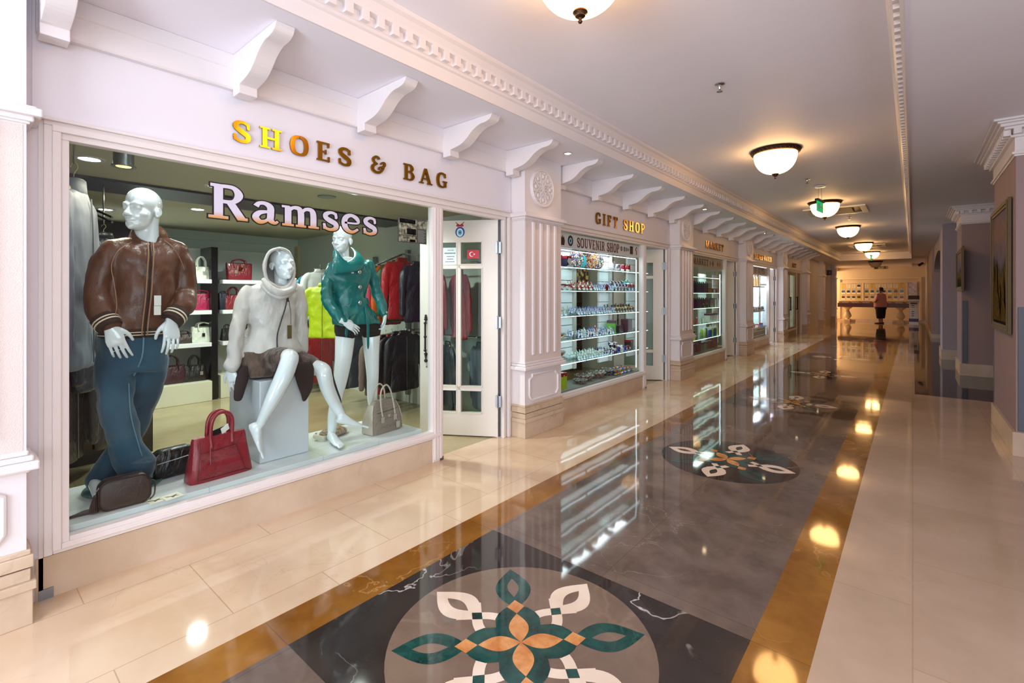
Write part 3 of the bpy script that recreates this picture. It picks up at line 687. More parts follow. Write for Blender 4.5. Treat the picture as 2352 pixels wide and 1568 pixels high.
# ================================================================ LETTERING: slab-serif glyphs built from strokes
TK, TN = .19, .095
def _sf(x, y, w, h=.085): return ('r', x-w/2, x+w/2, y, y+h)
def _st(x, y0=0, y1=1, w=TK): return ('l', [(x, y0, w), (x, y1, w)])
def _stem(x, top=1, w=TK, sw=.40): return [_st(x, .02, top-.02, w), _sf(x, 0, sw), _sf(x, top-.085, sw)]
GL = {
 'S': (.70, [('s', [(.60, .66, .11), (.57, .86, .12), (.36, .945, .13), (.15, .85, .19), (.15, .66, .2), (.36, .50, .22), (.58, .34, .21), (.56, .13, .18), (.34, .05, .13), (.12, .14, .12), (.09, .34, .11)]), ('r', .57, .65, .64, .92), ('r', .05, .13, .08, .36)]),
 'H': (.94, _stem(.22)+_stem(.72)+[('l', [(.2, .5, .10), (.74, .5, .10)])]),
 'O': (.88, [('s', [(.44, .95, .12), (.20, .85, .18), (.12, .5, .20), (.20, .15, .18), (.44, .05, .12), (.68, .15, .18), (.76, .5, .20), (.68, .85, .18), (.44, .95, .12)])]),
 'E': (.76, [_st(.2, .02, .98), ('r', .04, .66, 0, .09), ('r', .04, .66, .91, 1), ('r', .25, .5, .455, .54), ('r', .58, .67, .0, .27), ('r', .56, .65, .75, 1), ('r', .44, .51, .38, .62)]),
 'F': (.70, [_st(.2, .02, .98), _sf(.2, 0, .40), ('r', .04, .64, .91, 1), ('r', .25, .48, .455, .54), ('r', .55, .64, .73, 1), ('r', .42, .49, .38, .62)]),
 'B': (.78, [_st(.2, .02, .98), ('r', .03, .3, 0, .09), ('r', .03, .3, .91, 1), ('s', [(.25, .95, .1), (.48, .94, .12), (.60, .76, .19), (.48, .56, .12), (.25, .53, .1)]), ('s', [(.25, .52, .1), (.52, .51, .12), (.66, .28, .2), (.52, .06, .12), (.25, .05, .1)])]),
 'A': (.88, [('l', [(.12, .04, .10), (.42, .98, .13)]), ('l', [(.72, .04, .2), (.43, .98, .16)]), ('r', .22, .60, .29, .375), _sf(.13, 0, .30), _sf(.73, 0, .36)]),
 'G': (.86, [('s', [(.68, .70, .11), (.62, .88, .12), (.43, .95, .13), (.20, .84, .18), (.12, .5, .20), (.20, .15, .18), (.44, .05, .13), (.62, .12, .12), (.68, .26, .14)]), ('r', .59, .76, .06, .42), ('r', .50, .82, .38, .465), ('r', .64, .71, .68, .96)]),
 'C': (.82, [('s', [(.70, .70, .11), (.62, .88, .12), (.43, .95, .13), (.20, .84, .18), (.12, .5, .20), (.20, .15, .18), (.44, .05, .13), (.62, .10, .12), (.72, .28, .10)]), ('r', .66, .73, .66, .96)]),
 'I': (.44, _stem(.22)),
 'T': (.80, [_st(.4, .02, .95), _sf(.4, 0, .42), ('r', .06, .74, .91, 1), ('r', .05, .13, .70, 1), ('r', .67, .75, .70, 1)]),
 'P': (.76, [_st(.2, .02, .98), _sf(.2, 0, .42), ('r', .03, .3, .91, 1), ('s', [(.25, .95, .1), (.52, .94, .12), (.65, .72, .19), (.52, .50, .12), (.25, .49, .1)])]),
 'R': (.86, [_st(.2, .02, .98), _sf(.2, 0, .42), ('r', .03, .3, .91, 1), ('s', [(.25, .95, .1), (.52, .94, .12), (.64, .74, .19), (.52, .53, .12), (.25, .51, .1)]), ('l', [(.44, .52, .17), (.70, .04, .19)]), ('r', .62, .84, 0, .085)]),
 'M': (1.08, [_st(.18, .02, .98, .11), _st(.88, .02, .98), _sf(.18, 0, .32), _sf(.88, 0, .38), _sf(.2, .915, .3), _sf(.88, .915, .3), ('l', [(.22, .96, .18), (.52, .12, .15)]), ('l', [(.84, .96, .10), (.54, .12, .1)])]),
 'N': (.94, [_st(.2, .02, .98, .11), _st(.74, .02, .98, .11), _sf(.2, 0, .34), _sf(.74, .915, .34), _sf(.17, .915, .28), ('l', [(.2, .95, .18), (.72, .06, .18)])]),
 'K': (.90, _stem(.2)+[('l', [(.68, .94, .1), (.3, .42, .12)]), ('l', [(.38, .55, .16), (.72, .05, .19)]), _sf(.70, .915, .34), _sf(.74, 0, .32)]),
 'U': (.90, [('s', [(.2, .96, TK), (.2, .5, TK), (.22, .22, TK), (.45, .06, .13), (.68, .22, .11), (.70, .5, .10), (.70, .96, .10)]), _sf(.2, .915, .38), _sf(.70, .915, .32)]),
 'V': (.86, [('l', [(.16, .96, .2), (.44, .03, .15)]), ('l', [(.72, .96, .10), (.45, .03, .12)]), _sf(.16, .915, .36), _sf(.72, .915, .30)]),
 'W': (1.2, [('l', [(.16, .96, .19), (.38, .03, .15)]), ('l', [(.60, .92, .10), (.39, .03, .11)]), ('l', [(.58, .92, .19), (.82, .03, .15)]), ('l', [(1.04, .96, .10), (.83, .03, .11)]), _sf(.16, .915, .34), _sf(1.04, .915, .28), _sf(.6, .915, .26)]),
 'L': (.74, [_st(.2, .02, .98), _sf(.2, .915, .40), ('r', .04, .66, 0, .09), ('r', .58, .67, 0, .3)]),
 'D': (.86, [_st(.2, .02, .98), ('s', [(.2, .95, .1), (.50, .93, .12), (.72, .72, .18), (.74, .5, .2), (.72, .28, .18), (.50, .07, .12), (.2, .05, .1)]), ('r', .03, .3, 0, .09), ('r', .03, .3, .91, 1)]),
 '-': (.42, [('r', .06, .36, .36, .50)]),
 ' ': (.42, []),
 '&': (.92, [('s', [(.80, .56, .11), (.72, .30, .13), (.52, .08, .15), (.30, .05, .15), (.12, .18, .17), (.14, .40, .17), (.34, .54, .12), (.36, .54, .11)]), ('s', [(.36, .54, .11), (.20, .64, .13), (.16, .80, .15), (.28, .94, .13), (.44, .93, .12), (.50, .82, .12)]), ('s', [(.60, .56, .08), (.66, .66, .1), (.80, .68, .13), (.84, .56, .13), (.76, .46, .12), (.62, .40, .11), (.5, .34, .10), (.50, .22, .1)])]),
 'a': (.68, [('s', [(.13, .50, .14), (.20, .60, .11), (.34, .62, .12), (.47, .52, .17), (.48, .30, .17), (.48, .12, .16), (.58, .04, .1), (.66, .10, .06)]), ('s', [(.46, .38, .07), (.22, .32, .13), (.12, .17, .16), (.22, .04, .14), (.36, .08, .09), (.46, .20, .07)])]),
 'm': (1.06, [_st(.20, .02, .63, .17), ('s', [(.22, .46, .06), (.32, .60, .1), (.48, .60, .14), (.54, .44, .17), (.54, .02, .17)]), ('s', [(.56, .46, .06), (.66, .60, .1), (.82, .60, .14), (.88, .44, .17), (.88, .02, .17)]), _sf(.2, 0, .30, .07), _sf(.54, 0, .28, .07), _sf(.89, 0, .30, .07), _sf(.14, .58, .2, .07)]),
 's': (.54, [('s', [(.45, .44, .08), (.42, .58, .09), (.28, .62, .10), (.14, .54, .14), (.15, .42, .15), (.28, .33, .17), (.43, .24, .16), (.43, .10, .14), (.28, .03, .10), (.13, .08, .09), (.09, .22, .08)]), ('r', .41, .47, .42, .62), ('r', .06, .12, .03, .23)]),
 'e': (.64, [('s', [(.13, .34, .07), (.54, .36, .07), (.52, .52, .14), (.34, .62, .12), (.17, .53, .16), (.12, .31, .18), (.20, .10, .16), (.38, .03, .11), (.56, .15, .08)])]),
}
def text_mesh(bm, s, org, du, dv, dn, h, width=None, depth=.004, e=0.0, track=.08):
    """s drawn from org along du with up dv, facing dn, cap height h; width squeezes to a total width; e thickens the strokes"""
    tot = sum(GL[c][0]+track for c in s)-track
    sx = (width/(tot*h)) if width else 1.0
    x = 0; k = 0; du, dv, dn = Vector(du), Vector(dv), Vector(dn); org = Vector(org)
    def at(px, py, d): return org+du*(px*h*sx)+dv*(py*h)+dn*d
    def slab(poly):
        nonlocal k
        dd = depth+.00006*(k % 9); k += 1
        a = [bm.verts.new(at(px, py, 0)) for px, py in poly]; b = [bm.verts.new(at(px, py, dd)) for px, py in poly]
        n = len(poly); bm.faces.new(a); bm.faces.new(list(reversed(b)))
        for i in range(n): bm.faces.new([a[i], b[i], b[(i+1) % n], a[(i+1) % n]])
    for ch in s:
        wd, st = GL[ch]
        for q in st:
            if q[0] == 'r':
                slab([(x+q[1]-e, q[3]-e), (x+q[2]+e, q[3]-e), (x+q[2]+e, q[4]+e), (x+q[1]-e, q[4]+e)])
            else:
                pts = q[1] if q[0] == 'l' else smoothpts(q[1], 5)
                L, R = [], []
                for i, (px, py, pw) in enumerate(pts):
                    a = pts[max(i-1, 0)]; b = pts[min(i+1, len(pts)-1)]
                    tx, ty = b[0]-a[0], b[1]-a[1]; l = math.hypot(tx, ty) or 1; tx /= l; ty /= l
                    hw = pw/2+e; ex = e if i == len(pts)-1 else (-e if i == 0 else 0)
                    L.append((x+px-ty*hw+tx*ex, py+tx*hw+ty*ex)); R.append((x+px+ty*hw+tx*ex, py-tx*hw+ty*ex))
                dd = depth+.00006*(k % 9); k += 1
                va = [[bm.verts.new(at(p[0], p[1], z)) for p in side] for side in (L, R) for z in (0, dd)]
                l0, l1, r0, r1 = va
                for i in range(len(L)-1):
                    bm.faces.new([l1[i], l1[i+1], r1[i+1], r1[i]]); bm.faces.new([l0[i], r0[i], r0[i+1], l0[i+1]])
                    bm.faces.new([l0[i], l0[i+1], l1[i+1], l1[i]]); bm.faces.new([r0[i], r1[i], r1[i+1], r0[i+1]])
                bm.faces.new([l0[0], l1[0], r1[0], r0[0]]); bm.faces.new([l0[-1], r0[-1], r1[-1], l1[-1]])
        x += wd+track
def sign_letters(word_parts, y0, y1, z, h, label, track=.22, x=XF, tot=None):
    """separate brass letters standing on the plaster: each letter a part"""
    s = word_parts
    tt = sum(GL[c][0]+track for c in s)-track; sx = (y1-y0)/(tt*h)
    t = thing('shop_sign', label, 'sign', (x, (y0+y1)/2, z)); cx = y0
    for ch in s:
        if ch != ' ':
            bm = BM(); text_mesh(bm, ch, (x+.004, cx, z), (0, sx, 0), (0, 0, 1), (1, 0, 0), h, depth=.012)
            ob('letter', bm, M_BRASS, t)
        cx += (GL[ch][0]+track)*h*sx
    return t
sign_letters('SHOES & BAG', 1.045, 2.665, 2.212, .122, 'polished brass letters SHOES & BAG on the plaster above the first shop window', track=.34)
sign_letters('GIFT SHOP', 5.06, 6.42, 2.20, .140, 'brass letters GIFT SHOP above the second shop window', track=.30)
sign_letters('MARKET', 9.05, 10.15, 2.20, .140, 'brass letters MARKET above the third shop window', track=.26)
sign_letters('SILVER-WATCH', 12.6, 14.4, 2.21, .125, 'dark brass letters SILVER-WATCH above the fourth shop window', track=.2)
sign_letters('ART', 17.3, 18.0, 2.20, .14, 'small dull gold letters above the last shop door', track=.2)
# ================================================================ SHOP 1 ROOM
ZI = 2.24; YP = 3.74; XB = -7.74
bm = BM(); box(bm, XB, XF-.09, -3.2, 22.0, -.1, 0)
struct('floor_shop', bm, marble('shop floor stone', 'b0a27c', '93835e', '9f916c', rough=.12, scale=1.2, vamt=.3, tile=(1.2, .3, .5, 1), tvar=.08, joint=.8))
M_INW = mat('shop wall mint white', 'd7e0d6', .25)
M_INC = mat('shop ceiling olive', 'b9b59c', .6)
bm = BM(); box(bm, XB, -3.06, -1.2, YP, ZI, ZI+.1)
ci = struct('ceiling_shop', bm, M_INC)
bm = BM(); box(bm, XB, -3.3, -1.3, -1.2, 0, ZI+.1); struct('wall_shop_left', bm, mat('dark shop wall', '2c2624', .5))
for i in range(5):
    bm = BM(); y = YP+i*PITCH; box(bm, XB, -3.3, y, y+.1, 0, ZI+.3); struct('wall_partition_%d' % (i+1), bm, M_INW)
bm = BM(); box(bm, -5.3, -4.75, -1.2, YP, ZI-.02, ZI-.001); ob('dark_beam', bm, mat('dark beam', '23252e', .4), ci)
bm = BM(); box(bm, XB, XB+.02, -1.2, YP, ZI-.12, ZI-.001); ob('cove', bm, M_INW, ci)
k = 0
DL = [((-4.15, .62), M_LEDW), ((-5.75, 1.72), M_LEDW), ((-6.0, 2.55), M_LEDW), ((-6.5, 1.1), M_LEDW), ((-3.75, 2.35), M_LEDW), ((-4.4, 1.45), M_LEDW)]
DN = ['bright round downlight left of the male mannequin head', 'bright round downlight behind the big R of the window lettering', 'bright round downlight at the rear, below the window lettering', 'round downlight at the back left of the shoe shop ceiling', 'round downlight near the door of the shoe shop', 'round downlight over the middle of the window display']
for (xy, m), nm in zip(DL, DN):
    downlight('shop_downlight', (xy[0], xy[1], ZI), nm, .085, m, 'round downlights in the shoe shop ceiling', rim=M_WHITE)
    spot('shop_beam', (xy[0], xy[1], ZI-.012), 105 if xy[1] > .7 else 40, (.96, 1.0, .93), 150, .5, r=.06)
t = downlight('window_spotlight', P(284, 381, -3.55), 'amber round spotlight at the top of the window display', .06, emat('amber bulb', 'ffc25a', 6), rim=M_STEEL)
bm = BM(); q = P(284, 381, -3.55); tube(bm, [q, V(q.x, q.y, ZI)], .05, n=20); ob('housing', bm, M_STEEL, t, smooth=True)
l = spot('window_beam_or_fill', (q.x, q.y, q.z-.02), 14, (1, .82, .6), 130, .5)
t = thing('ceiling_speaker', 'small dark round ceiling grille near the top of the first window', 'ceiling grille', Pz(751, 451, ZI))
bm = BM(); c = Pz(751, 451, ZI); lathe(bm, [(.001, -.004), (.05, -.004), (.08, -.008), (.08, 0)], c, 24); ob('grille', bm, M_STEEL, t, smooth=True)
for k, y in enumerate((.75, 1.35, 1.95)):  # spots added out of view to light the mannequins from the front
    downlight('window_spotlight', (-3.20, y, ZI), ['added unseen spotlight above the male mannequin', 'added unseen spotlight above the seated mannequin', 'added unseen spotlight above the teal mannequin'][k], .05, M_LEDW, 'added unseen spotlights over the first window display', rim=M_WHITE)
    spot('window_beam_or_fill', (-3.20, y, ZI-.012), 13, (.97, .98, 1), 140, .5, r=.05, rot=(0, math.radians(-8), 0))
# display platform
ZP = .275
t = thing('display_platform', 'low white tiled display platform along the first shop window', 'platform', (-3.3, 1.4, 0))
bm = BM(); box(bm, -3.58, -2.995, .34, 2.455, 0, ZP); ob('plinth', bm, mat('white platform tile', 'd5dad9', .2, noise=.04, nscale=2), t, bevel=.004)
bm = BM()
for y in (.95, 1.62, 2.05): box(bm, -3.58, -2.994, y, y+.002, .2, ZP+.0005)
box(bm, -3.20, -3.198, .34, 2.455, .2, ZP+.0005); ob('joint_line', bm, mat('tile joint', 'aab0b0', .6), t)
# pedestal the seated mannequin sits on
pa, pb = Pz(593, 1064, ZP), Pz(708, 1038, ZP)
t = thing('display_pedestal', 'white lacquered block pedestal under the seated mannequin', 'pedestal', (-3.4, 1.43, ZP))
bm = BM(); box(bm, -3.66, -3.16, pa.y, pb.y+.01, ZP+.0005, P(593, 877, -3.16).z); ob('block', bm, mat('pedestal lacquer', 'c9ced2', .15), t, bevel=.006)
M_SKIN = mat('white gloss mannequin', 'dfe6e8', .12, coat=.6)
# ================================================================ MANNEQUIN BUILDERS
def head(name, c, look, size, parent, m=M_SKIN, tilt=0, female=False, vox=.004):
    """face looks along +Y in local space, then turned so that +Y becomes look"""
    bm = BM()
    ball(bm, (0, -.006, .035), (.074, .094, .085), 24, 16)
    ball(bm, (0, .025, -.035), (.061, .068, .080), 22, 14); ball(bm, (0, .050, -.020), (.046, .040, .055), 16, 10)
    ball(bm, (0, .045, -.085), (.040 if female else .047, .042, .034), 18, 10)
    ball(bm, (0, .078, -.104), (.016, .016, .015), 12, 8)
    tube(bm, [V(0, .086, .004), V(0, .096, -.018), V(0, .110, -.040)], [.008, .010, .013], n=10, round_caps=True)
    for s in (-1, 1):
        ball(bm, (.010*s, .098, -.046), (.009, .011, .007), 10, 6)
        tube(bm, [V(.010*s, .090, .010), V(.028*s, .086, .018), V(.048*s, .070, .012)], [.008, .010, .007], n=8, k=2, round_caps=True)
        ball(bm, (.030*s, .072, -.004), (.019, .016, .014), 12, 8)
        ball(bm, (.044*s, .052, -.036), (.020, .022, .018), 12, 8)
        ball(bm, (.076*s, -.006, -.018), (.010, .018, .030), 12, 8)
        tube(bm, [V(.080*s, .006, -.040), V(.084*s, -.016, -.026), V(.086*s, -.020, -.004), V(.083*s, -.004, .010)], .005, n=6, k=2, round_caps=True)
    tube(bm, [V(-.024, .080, -.070), V(-.010, .091, -.067), V(0, .090, -.069), V(.010, .091, -.067), V(.024, .080, -.070)], [.003, .007, .006, .007, .003], n=8, k=2)
    tube(bm, [V(-.020, .080, -.079), V(0, .090, -.081), V(.020, .080, -.079)], [.003, .008, .003], n=8, k=2)
    r = .048 if female else .058
    tube(bm, [V(0, -.02, -.04), V(0, -.026, -.10), V(0, -.032, -.19), V(0, -.036, -.25)], [r, r*.95, r*1.02, r*1.35], n=20, k=3)
    look = Vector(look).normalized(); yaw = math.atan2(look.y, look.x)-PI/2
    M = Matrix.Translation(Vector(c)) @ Matrix.Rotation(yaw, 4, 'Z') @ Matrix.Rotation(tilt, 4, 'X') @ Matrix.Scale(size, 4)
    bmesh.ops.transform(bm, matrix=M, verts=bm.verts)
    o = ob(name, bm, m, parent, smooth=True, angle=180); remesh(o, vox, 7); return o
def hand(name, w, d, n, side, parent, m=M_SKIN, size=1.0, curl=.35, spread=1.0, vox=.0035):
    """w wrist point, d pointing direction, n back-of-hand normal, side=+1 thumb on d x n side"""
    d = Vector(d).normalized(); n = Vector(n); n = (n-d*n.dot(d)).normalized(); s = d.cross(n)*side
    L = size; bm = BM(); w = Vector(w)
    def at(a, b, c): return w+d*(a*L)+s*(b*L)+n*(c*L)
    loft(bm, [ell(at(x, y, 0), s*(ww*L), n*(hh*L), 14, .8) for x, y, ww, hh in ((-.04, 0, .024, .020), (0, 0, .026, .019), (.03, .002, .034, .017), (.06, 0, .040, .015), (.085, -.002, .038, .012), (.093, -.002, .034, .008))])
    for i, (b, ln, r) in enumerate(((.029, .080, .0078), (.010, .090, .0082), (-.010, .084, .0079), (-.029, .066, .0069))):
        f = b*spread*1.1; cc = curl*(1+.15*i)
        p = [at(.078, b, 0)]; ang = 0; cur = V(.086, b, 0); dirb = (b-.0)*.9*spread
        x, z = .086, 0; pts = [at(.075, b, 0)]
        yy = b
        for j, q in enumerate((.45, .32, .25)):
            ang += cc*(.6 if j == 0 else 1)
            x += ln*q*math.cos(ang); z -= ln*q*math.sin(ang); yy += dirb*ln*q*3
            pts.append(at(x, yy, z))
        tube(bm, pts, [r*L*1.05, r*L, r*L*.92, r*L*.78], n=8, k=2, round_caps=True)
    tube(bm, [at(.012, .022, -.004), at(.040, .046, -.012), at(.066, .058, -.022), at(.088, .060, -.032)], [.012*L, .0115*L, .0095*L, .0078*L], n=8, k=2, round_caps=True)
    o = ob(name, bm, m, parent, smooth=True, angle=180); remesh(o, vox, 2); return o
def limb(bm, pts, rads, n=18, k=4): tube(bm, pts, rads, n=n, k=k, round_caps=True)
def foot(bm, ank, d, L=.23, pitch=0.0, r=.03):
    """sole direction d (horizontal), pitch>0 points the toes down"""
    d = Vector(d).normalized(); up = V(0, 0, 1); s = d.cross(up)
    dd = d*math.cos(pitch)-up*math.sin(pitch); uu = up*math.cos(pitch)+d*math.sin(pitch)
    a = Vector(ank)
    sec = [(-.045, .022, .024, -.030), (-.02, .030, .045, -.018), (.03, .034, .040, -.022), (.08, .038, .030, -.034), (.13, .042, .021, -.042), (.165, .040, .015, -.047), (.19, .030, .010, -.050)]
    f = L/.235
    loft(bm, [ell(a+dd*(x*f)+uu*(zc*f), s*(w*f), uu*(h*f), 14, .9) for x, w, h, zc in sec])
    for i in range(5):
        b = (-.030+.014*i)*f; p = a+dd*((.17+.010*(i if i < 3 else 3-.2*i))*f)+s*b+uu*(-.048*f)
        tube(bm, [p, p+dd*(.026+.004*i)*f-uu*.003], [.009*f, .0075*f+.0006*i], n=8, round_caps=True)
def leather(name, col, rough=.32, wr=.45, dots=None, wscale=9, stretch=(1, 1, .5), coat=.15):
    m = mat(name, col, rough, coat=coat); nt = m.node_tree; b = nt.nodes['Principled BSDF']
    tc = nt.nodes.new('ShaderNodeTexCoord'); mp = nt.nodes.new('ShaderNodeMapping'); mp.inputs['Scale'].default_value = stretch
    nt.links.new(tc.outputs['Object'], mp.inputs[0])
    n = nt.nodes.new('ShaderNodeTexNoise'); n.inputs['Scale'].default_value = wscale; n.inputs['Detail'].default_value = 3; n.inputs['Distortion'].default_value = 1.4
    nt.links.new(mp.outputs[0], n.inputs['Vector'])
    n2 = nt.nodes.new('ShaderNodeTexNoise'); n2.inputs['Scale'].default_value = 160; nt.links.new(tc.outputs['Object'], n2.inputs['Vector'])
    ma = nt.nodes.new('ShaderNodeMath'); ma.operation = 'MULTIPLY_ADD'; ma.inputs[1].default_value = .08; nt.links.new(n2.outputs[0], ma.inputs[0]); nt.links.new(n.outputs[0], ma.inputs[2])
    h = ma.outputs[0]
    if dots:
        v = nt.nodes.new('ShaderNodeTexVoronoi'); v.inputs['Scale'].default_value = dots; v.inputs['Randomness'].default_value = .35
        nt.links.new(tc.outputs['Object'], v.inputs['Vector'])
        mr = nt.nodes.new('ShaderNodeMapRange'); mr.inputs['From Min'].default_value = .05; mr.inputs['From Max'].default_value = .16
        mr.inputs['To Min'].default_value = 0; mr.inputs['To Max'].default_value = 1; nt.links.new(v.outputs['Distance'], mr.inputs[0])
        mx = nt.nodes.new('ShaderNodeMix'); mx.data_type = 'RGBA'; nt.links.new(mr.outputs[0], mx.inputs[0])
        c = lin(col); mx.inputs[6].default_value = (c[0]*.45, c[1]*.45, c[2]*.45, 1); mx.inputs[7].default_value = (*c, 1); nt.links.new(mx.outputs[2], b.inputs['Base Color'])
        m2 = nt.nodes.new('ShaderNodeMath'); m2.operation = 'MULTIPLY_ADD'; m2.inputs[1].default_value = -.25; nt.links.new(mr.outputs[0], m2.inputs[0]); nt.links.new(h, m2.inputs[2]); h = m2.outputs[0]
    bp = nt.nodes.new('ShaderNodeBump'); bp.inputs['Strength'].default_value = wr; bp.inputs['Distance'].default_value = .06
    nt.links.new(h, bp.inputs['Height']); nt.links.new(bp.outputs[0], b.inputs['Normal']); return m
L_BROWN = leather('brown ostrich leather', '5c3623', .38, .22, dots=42, wscale=6, coat=.03)
L_DKBROWN = mat('brown rib knit', '3a2117', .8, bump=.6, bscale=200)
L_TEAL = leather('teal leather', '006665', .26, .35, wscale=6)
L_WHITE = leather('off white leather', 'c6c1bc', .42, .25, wscale=6)
L_BLACK = leather('black leather', '15141a', .35, .4)
M_CREAMT = mat('cream thread', 'd9c9b0', .7)
def denim():
    m = mat('faded denim', '2f566b', .85, noise=.25, nscale=3.0, bump=.3, bscale=18, col2='153447', sheen=.2)
    return m
DENIM = denim()
X1 = -3.36
def ring(u, v, x, ru, rd, n=28, p=.85, yaw=0):
    """horizontal garment ring centred on pixel (u,v) of the plane x; ru half-width in pixels"""
    c = P(u, v, x); hw = (P(u+ru, v, x).y-P(u-ru, v, x).y)/2
    return ell(c, V(math.sin(yaw)*hw, math.cos(yaw)*hw, 0), V(rd*math.cos(yaw), -rd*math.sin(yaw), 0), n, p)
# ---------------------------------------------------------------- male mannequin
t = thing('male_mannequin', 'male mannequin in brown leather bomber jacket and blue jeans on a round glass base', 'mannequin', (X1, .62, ZP))
head('head', P(329, 482, X1+.0), (.62, -.78, 0), 1.06, t, tilt=.04)
def pv(l, x=X1): return [P(u, v, x) for u, v in l]
# jacket body, tall folded collar, sleeves
bm = BM()
R_ = [(340, 556, 38, .06), (340, 564, 62, .075), (336, 578, 80, .09), (334, 600, 82, .115), (332, 640, 75, .13), (326, 680, 72, .135), (320, 720, 72, .13), (314, 742, 77, .13), (312, 762, 79, .125)]
loft(bm, [ring(u, v, X1, ru, rd) for u, v, ru, rd in R_])
def hh(u, v, dx): return P(u, v, X1+dx)
limb(bm, [hh(262, 572, 0), hh(240, 612, .0), hh(229, 665, .0), hh(234, 708, .05), hh(248, 742, .10)], [.070, .070, .066, .062, .050])
limb(bm, [hh(400, 578, 0), hh(416, 614, 0), hh(424, 664, .0), hh(420, 698, .05), hh(400, 728, .10)], [.070, .070, .064, .060, .050])
limb(bm, [hh(262, 574, 0), hh(305, 562, 0)], [.068, .05]); limb(bm, [hh(402, 578, 0), hh(368, 562, 0)], [.066, .05])
j = ob('jacket', bm, L_BROWN, t, smooth=True, angle=180); remesh(j, .008, 5); folds(j, .018, .11); folds(j, .010, .16, 'MARBLE')
def tring(u, v, x, ru, rd, dz, n=28):
    c = P(u, v, x); hw = (P(u+ru, v, x).y-P(u-ru, v, x).y)/2
    return ell(c, V(0, hw, 0), V(rd, 0, dz), n, .95)
bm = BM()
loft(bm, [tring(340, 568, X1, 50, .080, -.02), tring(342, 548, X1-.005, 44, .078, -.05), tring(345, 533, X1-.012, 40, .072, -.065), tring(345, 534, X1-.012, 36, .065, -.065), tring(342, 556, X1, 38, .068, -.05)], caps=False)
o = ob('collar', bm, L_BROWN, j, smooth=True, angle=180)
bm = BM(); loft(bm, [ring(312, 752, X1, 82, .128), ring(310, 758, X1, 82, .128), ring(308, 772, X1, 78, .122), ring(308, 774, X1, 74, .11)])
o = ob('waistband', bm, L_DKBROWN, j, smooth=True, angle=180)
bm = BM()
for v in (759, 765): loft(bm, [ring(310, v, X1, 83, .1295), ring(310, v+2, X1, 83, .1295)], caps=False)
ob('waist_stripe', bm, M_CREAMT, j)
for nm, a, b in (('l', (237, 730, .08), (254, 752, .12)), ('r', (410, 716, .08), (392, 738, .12))):
    A, B = hh(*a), hh(*b); bm = BM(); tube(bm, [A, A.lerp(B, .5), B], [.060, .061, .056], n=20); ob('cuff', bm, L_DKBROWN, j, smooth=True, angle=60)
    bm = BM()
    for f in (.35, .6): tube(bm, [A.lerp(B, f), A.lerp(B, f+.10)], .0625, n=20)
    ob('cuff_stripe', bm, M_CREAMT, j)
bm = BM(); zp = [hh(345, 556, .085), hh(347, 580, .128), hh(345, 620, .142), hh(341, 680, .145), hh(334, 740, .138), hh(332, 770, .13)]
tube(bm, zp, .0045, n=6, k=4); ob('zip', bm, mat('dark zip', '2a1a14', .4), j, smooth=True)
bm = BM(); tube(bm, [p+V(.002, .012, 0) for p in zp], .0035, n=6, k=4); tube(bm, [p+V(.002, -.012, 0) for p in zp], .0035, n=6, k=4)
for s, pts in ((1, [(302, 556, .05), (272, 575, .115), (256, 610, .125), (262, 650, .14), (268, 700, .14), (262, 735, .13)]), (1, [(378, 552, .05), (396, 566, .11), (412, 590, .11), (424, 620, .09)])):
    tube(bm, [hh(*q) for q in pts], .002, n=5, k=5)
ob('stitching', bm, M_CREAMT if False else mat('tan stitching', '9a7458', .6), j)
bm = BM(); q = hh(362, 690, .15); obox(bm, q, V(.002, 0, 0), V(0, .016, 0), V(0, 0, .028)); obox(bm, q+V(0, -.001, -.055), V(.002, 0, 0), V(0, .016, 0), V(0, 0, .025)); ob('price_tag', bm, M_PAPER, t)
hand('hand', hh(253, 752, .115), P(262, 800, X1)+V(.13, 0, 0)-hh(253, 752, .115), (.9, -.3, .1), -1, t, size=1.08, curl=.26)
hand('hand', hh(393, 737, .115), P(376, 785, X1)+V(.15, 0, 0)-hh(393, 737, .115), (.9, .1, .3), 1, t, size=1.08, curl=.26)
# jeans
bm = BM()
loft(bm, [ring(u, v, X1, ru, rd) for u, v, ru, rd in ((312, 762, 76, .115), (310, 790, 78, .12), (306, 822, 80, .125), (304, 850, 76, .12))])
limb(bm, [hh(270, 820, .0), hh(264, 870, .03), hh(266, 930, .06), hh(282, 1000, .07), hh(302, 1050, .08), hh(318, 1076, .09)], [.090, .086, .078, .076, .082, .088])
limb(bm, [hh(346, 820, -.0), hh(336, 880, -.03), hh(312, 950, -.05), hh(275, 1030, -.06), hh(240, 1085, -.05), hh(224, 1106, -.04)], [.092, .086, .076, .070, .066, .060])
o = ob('jeans', bm, DENIM, t, smooth=True, angle=180); remesh(o, .009, 5); folds(o, .020, .13); folds(o, .012, .15, 'MARBLE')
bm = BM(); tube(bm, [hh(330, 775, .12), hh(326, 820, .145), hh(308, 862, .10)], .004, n=6, k=4); tube(bm, [hh(296, 880, .115), hh(300, 950, .14), hh(318, 1020, .15), hh(338, 1085, .15)], .003, n=6, k=4)
ob('jeans_seam', bm, mat('pale denim seam', '5b8296', .7), o)
bm = BM(); foot(bm, P(218, 1122, X1)+V(.0, 0, .035), (.92, .05, 0), .2); o = ob('foot', bm, M_SKIN, t, smooth=True, angle=180); remesh(o, .004, 2)
bm = BM(); c = Pz(284, 1115, ZP); lathe(bm, [(.001, .001), (.175, .001), (.178, .005), (.175, .010), (.001, .010)], (c.x, c.y, ZP), 48); ob('glass_base', bm, mat('teal glass disc', '5f7f80', .05), t, smooth=True)
